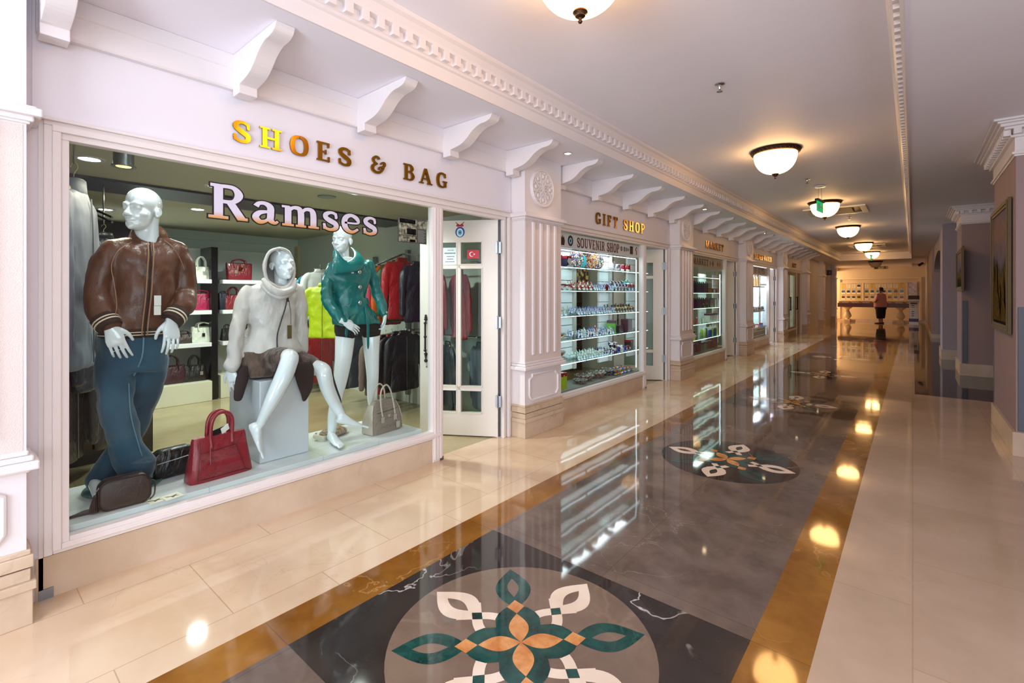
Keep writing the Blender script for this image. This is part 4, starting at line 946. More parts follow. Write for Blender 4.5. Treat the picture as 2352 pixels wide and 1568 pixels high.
# ---------------------------------------------------------------- teal jacket mannequin
X2 = -3.50
t = thing('female_mannequin', 'standing female mannequin in a teal leather jacket and black shorts', 'mannequin', (X2, 2.0, ZP))
def h2(u, v, dx): return P(u, v, X2+dx)
head('head', P(786, 551, X2), (.5, -.86, 0), .93, t, female=True, tilt=.02)
bm = BM()
for q in ((793, 597, 18, .045), (797, 606, 22, .05)): pass
loft(bm, [ring(u, v, X2, ru, rd, p=1) for u, v, ru, rd in ((794, 590, 13, .045), (797, 604, 24, .06), (800, 625, 36, .09), (802, 650, 36, .09))])
limb(bm, [h2(793, 770, 0), h2(788, 830, .05), h2(780, 880, .10), h2(774, 905, .12), h2(765, 960, .20), h2(761, 1000, .28)], [.078, .064, .052, .046, .040, .026])
limb(bm, [h2(852, 760, 0), h2(854, 820, .02), h2(856, 865, .03), h2(855, 900, .02), h2(856, 925, .0), h2(857, 945, -.0)], [.078, .060, .050, .044, .040, .026])
foot(bm, h2(761, 997, .29), (.85, -.12, 0), .2, pitch=.0)
foot(bm, V(h2(857, 960, 0).x, h2(857, 960, 0).y, ZP+.072), (.8, .3, 0), .2)
o = ob('body', bm, M_SKIN, t, smooth=True, angle=180); remesh(o, .006, 3)
bm = BM()
loft(bm, [ring(u, v, X2, ru, rd) for u, v, ru, rd in ((798, 598, 26, .055), (800, 606, 46, .075), (801, 622, 50, .09), (801, 650, 42, .10), (803, 680, 34, .09), (808, 700, 36, .095), (815, 725, 46, .115), (820, 744, 50, .125))])
limb(bm, [h2(762, 616, 0), h2(754, 645, 0), h2(752, 685, .03), h2(766, 714, .10), h2(786, 738, .17)], [.046, .048, .044, .040, .036])
limb(bm, [h2(846, 608, 0), h2(857, 640, 0), h2(866, 672, .0), h2(876, 700, .04), h2(883, 722, .08)], [.050, .052, .046, .042, .036])
j = ob('teal_jacket', bm, L_TEAL, t, smooth=True, angle=180); remesh(j, .007, 5); folds(j, .014, .08); folds(j, .008, .12, 'MARBLE')
# big wrapped collar: two overlapping leaves
bm = BM()
def leafshape(bm, pts, x, th=.012):
    vs = [P(u, v, x+dx) for u, v, dx in pts]
    a = [bm.verts.new(p) for p in vs]; b = [bm.verts.new(p+V(th, 0, .002)) for p in vs]; n = len(vs)
    bm.faces.new(a); bm.faces.new(list(reversed(b)))
    for i in range(n): bm.faces.new([a[i], b[i], b[(i+1) % n], a[(i+1) % n]])
def sheet(name, rows, m, parent, th=.006, sub=2):
    """cloth sheet from rows of points, thickened and smoothed"""
    bm = BM(); g = [[bm.verts.new(p) for p in r] for r in rows]
    for i in range(len(g)-1):
        for k in range(len(g[0])-1): bm.faces.new([g[i][k], g[i][k+1], g[i+1][k+1], g[i+1][k]])
    o = ob(name, bm, m, parent, smooth=True, angle=180)
    s = o.modifiers.new('thick', 'SOLIDIFY'); s.thickness = th; s.offset = 0
    if sub: s = o.modifiers.new('sub', 'SUBSURF'); s.levels = sub; s.render_levels = sub
    return o
sheet('collar', [[h2(762, 566, .01), h2(766, 600, .10), h2(756, 634, .12)], [h2(776, 572, .06), h2(782, 606, .125), h2(790, 628, .135)], [h2(790, 604, .09), h2(806, 612, .12), h2(824, 624, .125)], [h2(812, 594, .07), h2(826, 600, .10), h2(836, 614, .10)], [h2(814, 576, .0), h2(828, 584, .03), h2(838, 594, .04)], [h2(800, 564, -.06), h2(812, 570, -.06), h2(830, 590, -.04)]], L_TEAL, j, th=.012)
bm = BM()
for (u, v) in ((826, 624), (827, 659), (827, 695)):
    bm = BM(); c = h2(u, v, .105); ball(bm, c, (.008, .016, .016), 16, 8); ob('button', bm, M_CHROME, j, smooth=True)
bm = BM(); loft(bm, [ring(805, 684, X2, 36, .095), ring(806, 690, X2, 37, .097), ring(808, 698, X2, 37, .098)], caps=False); ob('belt', bm, L_TEAL, j, smooth=True)
sheet('belt_end', [[h2(835, 702, .10), h2(842, 702, .10)], [h2(842, 730, .13), h2(848, 730, .13)], [h2(842, 765, .14), h2(849, 765, .14)], [h2(842, 806, .14), h2(849, 804, .14)]], L_TEAL, j)
sheet('belt_end', [[h2(815, 715, .12), h2(822, 722, .12)], [h2(798, 738, .16), h2(806, 742, .16)], [h2(793, 752, .17), h2(800, 754, .17)], [h2(791, 775, .17), h2(798, 777, .17)]], L_TEAL, j)
bm = BM()
loft(bm, [ring(u, v, X2, ru, rd) for u, v, ru, rd in ((818, 730, 42, .10), (820, 750, 47, .11), (822, 762, 48, .11))])
limb(bm, [h2(797, 755, 0), h2(794, 766, .01)], [.088, .084]); limb(bm, [h2(850, 752, 0), h2(852, 762, .01)], [.088, .084])
o = ob('black_shorts', bm, mat('black suede', '17110f', .8), t, smooth=True, angle=180); remesh(o, .007, 3)
hand('hand', h2(790, 740, .185), h2(812, 752, .20)-h2(790, 740, .185), (.9, 0, .4), -1, t, size=.88, curl=.22, spread=1.4)
hand('hand', h2(884, 724, .085), h2(882, 752, .08)-h2(884, 724, .085), (.4, .9, 0), 1, t, size=.85, curl=.6)
# ---------------------------------------------------------------- seated mannequin
X3 = -3.36
t = thing('seated_mannequin', 'seated mannequin in an off-white hooded leather jacket and torn brown fur skirt', 'mannequin', (X3, 1.45, .9))
def h3(u, v, dx): return P(u, v, X3+dx)
head('head', P(643, 608, X3)+V(.03, 0, 0), (.86, .10, 0), .92, t, female=True, tilt=.12)
bm = BM()
loft(bm, [ring(u, v, X3, ru, rd) for u, v, ru, rd in ((630, 652, 34, .06), (625, 662, 56, .08), (622, 685, 58, .10), (622, 720, 52, .11), (622, 750, 50, .11), (620, 780, 60, .13), (618, 803, 72, .15), (616, 812, 74, .15))])
limb(bm, [h3(573, 672, 0), h3(558, 704, 0), h3(549, 750, .02), h3(540, 800, .05), h3(533, 842, .09)], [.050, .050, .048, .046, .046])
limb(bm, [h3(678, 668, -.02), h3(688, 710, -.02), h3(690, 760, -.01), h3(690, 805, .0)], [.055, .055, .052, .05])
j = ob('white_jacket', bm, L_WHITE, t, smooth=True, angle=180); remesh(j, .007, 5); folds(j, .016, .10); folds(j, .010, .14, 'MARBLE')
bm = BM()
def hr(u, v, dx, ru, rd, tz=0):
    c = h3(u, v, dx); hw = (P(u+ru, v, X3).y-P(u-ru, v, X3).y)/2
    return ell(c, V(.2*hw, hw, 0), V(rd, 0, tz*rd), 26, .95)
# hood: an open shell around the head, rim turned towards the glass
rim = [(643, 570, .095), (662, 578, .085), (674, 606, .075), (674, 636, .085), (662, 656, .10), (645, 662, .115), (628, 654, .11), (612, 640, .10), (608, 606, .10), (620, 578, .10)]
N_ = len(rim); mid = h3(640, 612, -.06)
rows = []
for f, g in ((0, 0), (.22, .030), (.5, .050), (.8, .035), (1.0, 0)):
    r = []
    for k in range(N_+1):
        u, v, dx = rim[k % N_]; p = h3(u, v, dx); out = (p-mid); out.x = 0
        c = p*(1-f)+V(mid.x-.06, mid.y, mid.z)*f
        c += out.normalized()*g + (V(-.08*math.sin(PI*f), 0, 0))
        c.x = p.x*(1-f)+(mid.x-.065)*f
        r.append(c)
    rows.append(r)
folds(sheet('hood', rows, L_WHITE, j, th=.008), .018, .07)
bm = BM(); tube(bm, [h3(*rim[k % N_]) for k in range(N_+1)], [.011]*(N_+1), n=8, k=3)
tube(bm, [h3(605, 640, .09), h3(622, 662, .13), h3(645, 672, .14), h3(672, 662, .11), h3(676, 640, .08)], [.016, .024, .028, .024, .014], n=10, k=4)
tube(bm, [h3(600, 652, .07), h3(622, 674, .12), h3(650, 682, .135), h3(680, 664, .09)], [.012, .016, .018, .012], n=10, k=4)
o = ob('hood_edge', bm, L_WHITE, j, smooth=True, angle=180)
bm = BM(); tube(bm, [h3(662, 664, .115), h3(657, 700, .135), h3(645, 740, .135), h3(637, 770, .135), h3(637, 806, .16)], .0042, n=6, k=4); tube(bm, [h3(664, 690, .115), h3(668, 720, .12), h3(668, 745, .13)], .002, n=5)
ob('zip', bm, M_BLACKP, j, smooth=True)
bm = BM(); obox(bm, h3(665, 762, .13), V(.003, 0, 0), V(0, .014, 0), V(0, 0, .045)); ob('hang_tag', bm, mat('olive tag', '5a4f2c', .4), j)
bm = BM(); obox(bm, h3(661, 688, .125), V(.004, 0, 0), V(0, .005, 0), V(0, 0, .014)); ob('zip_pull', bm, M_BRASS, j)
FUR = mat('brown fur', '24150f', .75, noise=.5, nscale=9, warp=2.5, col2='6b5244', bump=.8, bscale=60, stretch=(1, 1, .35), sheen=.4)
SUE = mat('brown suede', '2b1c1a', .85)
bm = BM()
limb(bm, [h3(588, 828, -.02), h3(622, 826, .10), h3(652, 822, .20)], [.088, .085, .072])
limb(bm, [h3(640, 828, -.02), h3(680, 832, .06), h3(712, 840, .12)], [.088, .085, .076])
loft(bm, [ring(u, v, X3, ru, rd) for u, v, ru, rd in ((616, 800, 68, .14), (614, 826, 76, .16), (610, 846, 74, .16), (610, 858, 70, .15))])
o = ob('fur_skirt', bm, FUR, t, smooth=True, angle=180); remesh(o, .009, 3)
def tatter(pts, m=SUE):
    sheet('skirt_tatter', [[h3(u0, v, dx), h3((u0+u1)/2, v, dx+.02), h3(u1, v, dx)] for u0, u1, v, dx in pts], m, t, th=.005, sub=1)
tatter([(548, 580, 838, .10), (540, 572, 870, .12), (536, 562, 900, .13), (535, 556, 922, .13)])
tatter([(634, 654, 836, .22), (626, 650, 870, .24), (616, 642, 900, .25), (616, 632, 912, .25)])
tatter([(668, 724, 830, .20), (676, 722, 862, .23), (684, 720, 890, .235), (692, 712, 905, .235), (694, 702, 922, .23)])
tatter([(750, 762, 838, .12), (756, 768, 870, .14), (760, 776, 895, .15), (768, 786, 920, .155), (780, 784, 928, .155)])
bm = BM()
limb(bm, [h3(640, 830, .10), h3(664, 820, .25), h3(662, 836, .29), h3(650, 868, .31), h3(625, 918, .30), h3(606, 955, .27), h3(597, 975, .255)], [.06, .056, .055, .054, .044, .032, .026])
foot(bm, h3(592, 980, .25), (.55, .6, 0), .19, pitch=1.15)
limb(bm, [h3(700, 838, .10), h3(738, 848, .19), h3(745, 862, .22), h3(752, 890, .22), h3(768, 925, .21), h3(782, 948, .235), h3(788, 956, .245)], [.055, .054, .052, .048, .042, .030, .026])
foot(bm, h3(788, 956, .25), (.20, .95, 0), .2, pitch=.32)
o = ob('legs', bm, M_SKIN, t, smooth=True, angle=180); remesh(o, .006, 3)
hand('hand', h3(530, 848, .09), h3(536, 875, .10)-h3(530, 848, .09), (.8, -.5, 0), 1, t, size=.85, curl=.3, spread=1.8)
# ================================================================ DOORS
def door(i, ang, label_handle=True, stickers=False):
    ys, ye, g0, g1, m1, d1 = facade(i)
    W, Hh = .76, 2.035
    t = sempty('door_%d' % (i+1), (XF-.05, d1+.012, .012)); t['_loc'] = 1; t.rotation_euler = (0, 0, ang)   # leaf runs along local +X
    bm = BM()
    ST, z0, z1 = .145, .0, Hh
    cols = [(.15, .365), (.395, .61)]; rows = [(.21, .43), (.46, 1.585), (1.615, 1.835)]
    xs = [0, .16, .335, .365, .54, W]
    def b(x0, x1, za, zb): box(bm, x0, x1, -.02, .02, za, zb)
    b(0, .15, 0, Hh); b(.61, W, 0, Hh); b(.15, .61, 0, .21); b(.15, .61, 1.835, Hh); b(.15, .61, .43, .46); b(.15, .61, 1.585, 1.615); b(.365, .395, .21, 1.835)
    for c in cols:
        for r in rows:
            for (x0, x1, za, zb) in ((c[0], c[0]+.008, r[0], r[1]), (c[1]-.008, c[1], r[0], r[1]), (c[0], c[1], r[0], r[0]+.008), (c[0], c[1], r[1]-.008, r[1])): box(bm, x0, x1, -.024, .024, za, zb)
    leaf_ = ob('door_leaf', bm, mat('door paint', 'd9d3c8', .35), t)
    bm = BM(); box(bm, .15, .61, -.003, .003, .21, 1.835); ob('door_glass', bm, M_GLASSD, t)
    bm = BM()
    for z in (.28, 1.02, 1.72): box(bm, -.030, .022, .021, .030, z, z+.105); tube(bm, [V(-.004, .032, z-.008), V(-.004, .032, z+.113)], .008, n=8)
    ob('hinge', bm, M_STEEL, t)
    bm = BM(); box(bm, -.020, -.002, -.012, .012, 0, Hh); ob('rebate_gap', bm, M_BLACKP, t)
    for s in (1, -1):
        bm = BM(); x = .70; y = .045*s
        tube(bm, [V(x, y, .80), V(x, y, 1.06)], .009, n=10)
        for z in (.80, .93, 1.06): ball(bm, (x, y, z), (.015, .015, .014))
        for z, q in ((.765, -1), (1.095, 1)):
            for k in range(3): ball(bm, (x, .028*s, z+q*.018*k), (.018-.004*k, .006, .012))
            tube(bm, [V(x, .022*s, z-q*.01), V(x, y, z-q*.035)], .007, n=8)
        ball(bm, (x, .026*s, .70), (.018, .008, .018))
        ob('handle', bm, M_IRON, t, smooth=True)
    if stickers:
        bm = BM(); tube(bm, [V(.70, +.034, .695), V(.69, +.036, .655)], .0015, n=5); lathe(bm, [(.001, 0), (.008, .003), (.008, .018), (.001, .02)], (.689, +.036, .633), 8); ob('hanging_key', bm, M_STEEL, t)
        yv = .0215; cx, cz, R = .365, 1.925, .050
        for nm, r, m, d in (('eye_blue', R, mat('evil eye navy', '12358c', .2), 0), ('eye_white', R*.66, M_WHITE, .0006), ('eye_cyan', R*.45, mat('evil eye cyan', '38b2d6', .2), .0012), ('eye_black', R*.20, M_BLACKP, .0018)):
            bm = BM(); n = 32; o_ = 0 if nm == 'eye_blue' else -.004
            vs = [bm.verts.new((cx+r*math.cos(2*PI*k/n)*.92, yv+d, cz+o_+r*math.sin(2*PI*k/n)*(1.0 if nm in ('eye_blue', 'eye_black') else 1.18))) for k in range(n)]; bm.faces.new(vs)
            ob(nm, bm, m, leaf_)
        bm = BM(); MR = mat('red satin', 'b01e2a', .4)
        for s in (-1, 1):
            ball(bm, (cx+.018*s, yv+.003, cz+.062), (.018, .005, .012)); prism(bm, [(cx+.006*s, cz+.07), (cx+.044*s, cz+.098), (cx+.040*s, cz+.088), (cx+.012*s, cz+.062)], lambda a, b: (a, yv+.004, b), (0, -.002, 0))
        ball(bm, (cx, yv+.005, cz+.062), (.009, .006, .009)); ob('red_bow', bm, MR, leaf_, smooth=True)
        bm = BM(); box(bm, .185, .300, +.0045, +.0055, 1.675, 1.755); fl_ = ob('flag_sticker', bm, mat('flag red', 'c01a2a', .4), leaf_)
        bm = BM(); n = 20
        O = [(.255-.0235*math.cos(a), 1.715+.0235*math.sin(a)) for a in [PI*.22+2*PI*.78*k/n for k in range(n+1)]]
        I = [(.2495-.0188*math.cos(a), 1.715+.0188*math.sin(a)) for a in [PI*.26+2*PI*.74*k/n for k in range(n+1)]]
        # crescent opens towards the star (smaller x on screen right)
        for k in range(n):
            bm.faces.new([bm.verts.new((q[0], +.0062, q[1])) for q in (O[k], O[k+1], I[k+1], I[k])])
        st_ = [(.240+(.0115 if k % 2 == 0 else .0046)*math.cos(PI*k/5+PI), 1.715+(.0115 if k % 2 == 0 else .0046)*math.sin(PI*k/5+PI)) for k in range(10)]
        bm.faces.new([bm.verts.new((a-.010, +.0062, b)) for a, b in st_])
        bmesh.ops.transform(bm, matrix=Matrix.Translation((.2475, 0, 0)) @ Matrix.Scale(-1, 4, (1, 0, 0)) @ Matrix.Translation((-.2475, 0, 0)), verts=bm.verts) if False else None
        ob('flag_emblem', bm, M_WHITE, fl_)
        bm = BM(); box(bm, .402, .60, +.0045, +.0055, 1.60, 1.78); nt_ = ob('notice_sheet', bm, mat('blue white sheet', 'cfe0e4', .5), leaf_)
        bm = BM()
        for s, z, w_, hh_ in (('TOPTAN', 1.742, .06, .008), ('ER WAREN', 1.712, .085, .012), ('SIE IN', 1.682, .06, .009), ('UNSER', 1.658, .05, .009), ('LADEN', 1.632, .06, .008)):
            pass
        bm.free(); bm = BM()
        for z, a, b_, hh_ in ((1.752, .430, .492, .006), (1.722, .415, .515, .010), (1.693, .425, .502, .007), (1.668, .435, .495, .007), (1.643, .422, .512, .006)):
            x = a; random.seed(int(z*1000))
            while x < b_: wd = random.uniform(.004, .011); box(bm, x, x+wd, +.0056, +.0062, z, z+hh_); x += wd+.003
        ob('printed_lines', bm, mat('ink', '3c4346', .6), nt_)
    return t
M_GLASSD = glassmat('door glass', (.86, .93, .90), 1.18)
ANG = math.atan2(-.41, -.67)
door(0, ANG, stickers=True); door(1, ANG+.03); door(2, ANG+.05); door(3, ANG+.02)
# ================================================================ COATS ON HANGERS
def coat_proto(name, m, L=.66, W=.25, T=.07, sl=.56, style=0):
    """hook top at the origin, garment hangs below, shoulders along local Y"""
    t = thing(name, '', 'jacket', (0, 0, 0), local=True)
    bm = BM()
    sh = -.13
    loft(bm, [ell((0, 0, z), V(0, w, 0), V(th, 0, 0), 20, .9) for z, w, th in ((sh+.055, .055, .035), (sh+.03, .09, .05), (sh-.005, W*.80, T*.85), (sh-.05, W*.88, T), (sh-.20, W*.84, T*1.1), (sh-.38, W*.80, T*1.05), (sh-L+.02, W*.88, T*1.15), (sh-L, W*.86, T*1.05))])
    for s in (-1, 1):
        tube(bm, [V(0, s*W*.70, sh-.03), V(.0, s*(W*.95), sh-.10), V(.015, s*(W*1.06), sh-.30), V(.03, s*(W*1.10), sh-sl)], [.055, .058, .050, .042], n=12, k=4, round_caps=True)
    c = ob('coat_body', bm, m, t, smooth=True, angle=180); remesh(c, .012, 4); folds(c, .02, .10)
    bm = BM(); loft(bm, [ell((0, 0, z), V(0, w, 0), V(th, 0, 0), 16, .9) for z, w, th in ((sh+.02, .095, .055), (sh+.07, .080, .05), (sh+.075, .07, .04), (sh+.03, .07, .04))]); ob('collar', bm, m, t, smooth=True, angle=180)
    bm = BM(); tube(bm, [V(T*1.08, 0, sh+.0), V(T*1.22, 0, sh-.2), V(T*1.25, 0, sh-L+.02)], .004, n=5, k=3); tube(bm, [V(-T*1.08, 0, sh+.0), V(-T*1.22, 0, sh-.2), V(-T*1.25, 0, sh-L+.02)], .004, n=5, k=3); ob('zip', bm, M_STEEL, t)
    bm = BM(); tube(bm, [V(0, 0, sh+.06), V(0, 0, -.035), V(.016, 0, -.012), V(.010, 0, .006), V(-.008, 0, .006), V(-.016, 0, -.010)], .0025, n=6, k=3); tube(bm, [V(0, -.13, sh-.005), V(0, -.05, sh+.055), V(0, .05, sh+.055), V(0, .13, sh-.005)], .009, n=8, k=2); ob('hanger', bm, mat('pale wood hanger', 'c9b98c', .5), t, smooth=True)
    return t
cp = coat_proto('leather_jacket', L_BLACK)
cused = [0]
def coat(loc, rz, m, label, group=None, sc=1.0):
    mm = {'coat_body': m, 'collar': m}
    if not cused[0]:
        cused[0] = 1; r = cp; r.location = loc; r.rotation_euler = (0, 0, rz); r.scale = sc if hasattr(sc, '__len__') else (sc,)*3; r['label'] = label
        if group: r['group'] = group
        for ch in r.children:
            if ch.name.split('.')[0] in mm: recolour(ch, m)
        return r
    return clone(cp, loc, rz, label, group, sc, mm)
def lm(name, col, r=.35): return leather(name, col, r, .35)
COL = {'black': L_BLACK, 'red': lm('red leather', '9a1d22'), 'teal': lm('turquoise leather', '1a7d8a'), 'spot': mat('white cloth', 'd8dada', .7), 'lime': mat('lime nylon', 'b5cc1c', .5, bump=.3, bscale=20),
       'blue': lm('blue leather', '1d7ea6'), 'rose': lm('rose leather', 'a8384c'), 'orange': lm('orange leather', 'c25516'), 'green': lm('bottle green leather', '1f4a28'), 'navy': lm('navy leather', '1b1d2a'),
       'grey': lm('charcoal leather', '3b3f46'), 'taupe': lm('taupe suede', '7d6a5e', .8), 'dark red': lm('dark red leather', '7a1219'), 'pale': mat('pale grey coat', '7d8490', .6, bump=.2, bscale=12), 'brown': lm('brown leather', '4a2b20')}
def bar(name, a, b, label, ends=True):
    t = thing(name, label, 'clothes rail', (a+b)*.5)
    bm = BM(); tube(bm, [a, b], .011, n=10); ob('rail', bm, M_CHROME, t, smooth=True)
    bm = BM(); n = int((b-a).length/.06)
    for k in range(1, n): q = a.lerp(b, k/n); tube(bm, [q+V(0, 0, .008), q+V(0, 0, .026)], .003, n=5)
    ob('peg', bm, M_CHROME, t)
    bm = BM()
    for q in (a, b): tube(bm, [q, V(q.x, YP-.02, q.z)], .010, n=8)
    ob('wall_arm', bm, M_CHROME, t); return t
YR = 3.36
bar('clothes_rail', Py(686, 640, YR), Py(738, 618, YR), 'short chrome clothes rail left of the teal mannequin')
bar('clothes_rail', Py(864, 608, YR), Py(926, 583, YR), 'chrome clothes rail right of the teal mannequin')
bar('clothes_rail', Py(690, 775, YR), Py(770, 770, YR), 'lower clothes rail behind the seated mannequin')
bar('clothes_rail', Py(845, 775, YR), Py(940, 758, YR), 'lower clothes rail behind the snakeskin handbag')
# wall uprights
def upright(u, v0, v1, label, y=YP-.02, m=None, w=.025, holes=False):
    a = Py(u, v0, y); b = Py(u, v1, y); t = thing('rack_upright', label, 'rack upright', (a.x, y, 0))
    bm = BM(); box(bm, a.x-w, a.x+w, y-.03, y+.018, max(b.z, 0), a.z); ob('post', bm, m or M_STEEL, t)
    if holes:
        bm = BM(); z = a.z-.05
        while z > .2:
            lathe(bm, [(.001, .0005), (.009, .0005), (.009, 0)], (0, 0, 0), 10, axis='x'); 
            bmesh.ops.transform(bm, matrix=Matrix.Translation((a.x, y-.0305, z)) @ Matrix.Rotation(-PI/2, 4, 'Z'), verts=bm.verts[-30:]); z -= .09
        ob('hole', bm, M_BLACKP, t)
upright(938, 574, 905, 'grey steel wall upright behind the dark jacket'); upright(863, 590, 905, 'grey steel wall upright beside the teal mannequin shoulder')
upright(684, 566, 905, 'cream slotted wall upright behind the hooded mannequin', m=mat('cream post', 'd8c9a0', .5), w=.06, holes=True)
def cz(u, v, y=YR): return Py(u, v, y)
SH = -.13
rack = [
 # u, v of the collar top, colour, label, scale
 (693, 650, 'black', 'black leather jacket at the back end of the left rail', .95), (704, 648, 'red', 'red leather jacket second on the left rail', .95), (722, 634, 'teal', 'turquoise quilted jacket on the left rail', .95), (735, 626, 'spot', 'white speckled top on the left rail', .95),
 (867, 622, 'dark red', 'dark red jacket beside the teal mannequin shoulder', .9), (878, 622, 'blue', 'bright blue jacket on the right rail', .9), (889, 619, 'rose', 'rose pink leather jacket on the right rail', .95), (901, 611, 'orange', 'orange leather jacket on the right rail', .95), (913, 608, 'green', 'bottle green leather jacket on the right rail', .95), (924, 602, 'red', 'bright red leather jacket at the front end of the right rail', .95)]
for k, (u, v, c, lb, s) in enumerate(rack):
    p = cz(u, v); coat((p.x, p.y, p.z-SH*s-.02), .05, COL[c], lb, sc=(s*.46, s, s))
p = Py(747, 655, 2.95); coat((p.x, p.y, p.z+.08), -.9, COL['lime'], 'lime yellow jacket hanging between the two female mannequins', sc=(1, .95, .9))
p = Py(957, 606, 3.40); coat((p.x, p.y, p.z+.08), .05, COL['navy'], 'navy jacket hanging in front beside the shop door', sc=(.6, .8, .92))
low = [(700, 778, 'black', 'black jacket on the lower rail behind the hooded mannequin'), (716, 790, 'dark red', 'dark red jacket on the lower rail behind the hooded mannequin'), (735, 792, 'red', 'red jacket with snap button on the lower rail'), (815, 775, 'grey', 'charcoal jacket seen between the teal mannequin legs'), (833, 770, 'grey', 'second charcoal jacket seen between the teal mannequin legs'),
       (872, 782, 'taupe', 'taupe suede jacket on the lower rail'), (886, 778, 'black', 'black leather jacket beside the taupe jacket'), (900, 776, 'red', 'red jacket with a round price tag on the lower rail'), (914, 770, 'black', 'black leather jacket near the front of the lower rail'), (930, 768, 'black', 'black leather jacket at the front end of the lower rail')]
for k, (u, v, c, lb) in enumerate(low):
    p = cz(u, v); coat((p.x, p.y, max(p.z+.10, .86)), .05, COL[c], lb, sc=(.42, .95, .92))
p = Py(1056, 622, 3.62); 
coat((-3.62, 3.46, 1.66), 1.15, COL['red'], 'red leather jacket seen through the shoe shop door glass', sc=(.6, .92, .98))
coat((-3.93, 3.46, 1.66), 1.1, COL['dark red'], 'dark red jacket behind the upper pane of the shoe shop door', sc=(.5, .8, .95))
coat((-3.80, 3.46, .90), 1.1, COL['grey'], 'charcoal jacket seen through the lower door glass', sc=(.5, .9, .95))
coat((-3.46, 3.60, .90), 1.2, COL['pale'], 'pale grey jacket low behind the door glass', sc=(.5, .8, .95))
coat((-4.05, 3.46, .90), 1.1, COL['black'], 'black jacket low behind the door glass, leftmost', sc=(.5, .8, .95))
for zz, lb in ((1.672, 'upper clothes rail behind the shoe shop door'), (.912, 'lower clothes rail behind the shoe shop door')):
    t = thing('clothes_rail', lb, 'clothes rail', (-3.8, 3.50, zz)); bm = BM(); tube(bm, [V(-4.35, 3.47, zz), V(-3.38, 3.47, zz)], .009, n=8); tube(bm, [V(-4.35, 3.47, zz), V(-4.35, YP, zz)], .009, n=8); tube(bm, [V(-3.38, 3.47, zz), V(-3.38, YP, zz)], .009, n=8); ob('rail', bm, M_CHROME, t, smooth=True)
def hook_arm(p, q, label):
    t = thing('hook_arm', label, 'hook', p); bm = BM(); tube(bm, [V(*p)+V(0, 0, .006), V(*q)], .006, n=8); ob('arm', bm, M_CHROME, t, smooth=True)
pq = Py(747, 655, 2.95); hook_arm((pq.x, 2.95, pq.z+.08), (pq.x, YP, pq.z+.12), 'thin chrome wall arm holding the lime jacket')
pq = P(170, 378, -3.62); hook_arm(tuple(pq), (pq.x, pq.y, ZI), 'thin ceiling hook holding the pale grey coat')
pq = P(238, 512, -4.9); hook_arm((pq.x, pq.y, pq.z-.02), (pq.x, pq.y, ZI), 'thin ceiling hook behind the male mannequin head')
for (x_, y_, z_, lb) in ((-4.15, .62, 1.32, 'thin rod above the navy bomber jacket'), (-4.62, .80, .98, 'thin rod above the black jacket of the lower left rail'), (-4.40, .55, .92, 'thin rod above the second black jacket of the lower left rail')):
    hook_arm((x_, y_, z_), (-6.32 if z_ > 1.2 else -4.97, y_+.05, z_), lb)
# dark garments on the far left
pq = P(170, 378, -3.62); t = coat((pq.x, pq.y, pq.z), 1.15, COL['pale'], 'pale grey coat hanging at the left edge of the first window', sc=(1.0, .82, 1.45))
coat((-4.15, .62, 1.32), 1.1, COL['navy'], 'navy bomber jacket below the pale grey coat', sc=(.8, .9, .75))
coat((-4.62, .80, .98), 1.0, COL['black'], 'black leather jacket on the lower left arm rail', sc=(.6, .9, .95))
coat((-4.40, .55, .60+.32), 1.1, COL['black'], 'second black jacket on the lower left arm rail', sc=(.6, .9, .9))
pq = P(238, 512, -4.9); coat((pq.x, pq.y, pq.z-.02), .9, COL['black'], 'black jacket hanging behind the shoulder of the male mannequin', sc=.95)
t = thing('waterfall_rail', 'sloping steel arm rail at the lower left of the first window', 'clothes rail', (-4.2, .6, 1.0))
bm = BM(); a, b = P(118, 790, -4.0), P(212, 838, -4.35); 
for s in (0, .03): tube(bm, [a+V(0, 0, s), b+V(0, 0, s)], .008, n=8)
ob('arm', bm, M_STEEL, t)
bm = BM()
for k in range(6): q = a.lerp(b, k/5.5+.05); tube(bm, [q+V(0, 0, .03), q+V(0, 0, .065), q+V(.012, 0, .075)], .003, n=5)
ob('peg', bm, M_STEEL, t)
t = thing('waterfall_rail', 'short sloping steel arm rail left of the male mannequin head', 'clothes rail', P(235, 500, -4.9))
bm = BM(); a, b = P(205, 486, -4.9), P(258, 510, -4.6)
for s in (0, .035): tube(bm, [a+V(0, 0, s), b+V(0, 0, s)], .008, n=8)
tube(bm, [a, V(a.x-1.4, a.y, a.z)], .008, n=8); ob('arm', bm, M_CHROME, t)
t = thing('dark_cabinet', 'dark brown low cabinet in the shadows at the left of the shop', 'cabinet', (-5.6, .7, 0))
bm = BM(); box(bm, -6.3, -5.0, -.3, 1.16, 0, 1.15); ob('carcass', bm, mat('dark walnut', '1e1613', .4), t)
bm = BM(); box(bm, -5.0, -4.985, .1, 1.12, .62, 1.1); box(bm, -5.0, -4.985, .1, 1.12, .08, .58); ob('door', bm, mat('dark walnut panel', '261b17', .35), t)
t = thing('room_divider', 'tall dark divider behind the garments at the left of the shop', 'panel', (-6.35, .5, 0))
bm = BM(); box(bm, -6.4, -6.32, -1.1, 1.32, 0, 2.1); ob('board', bm, mat('dark board', '17161a', .5), t)
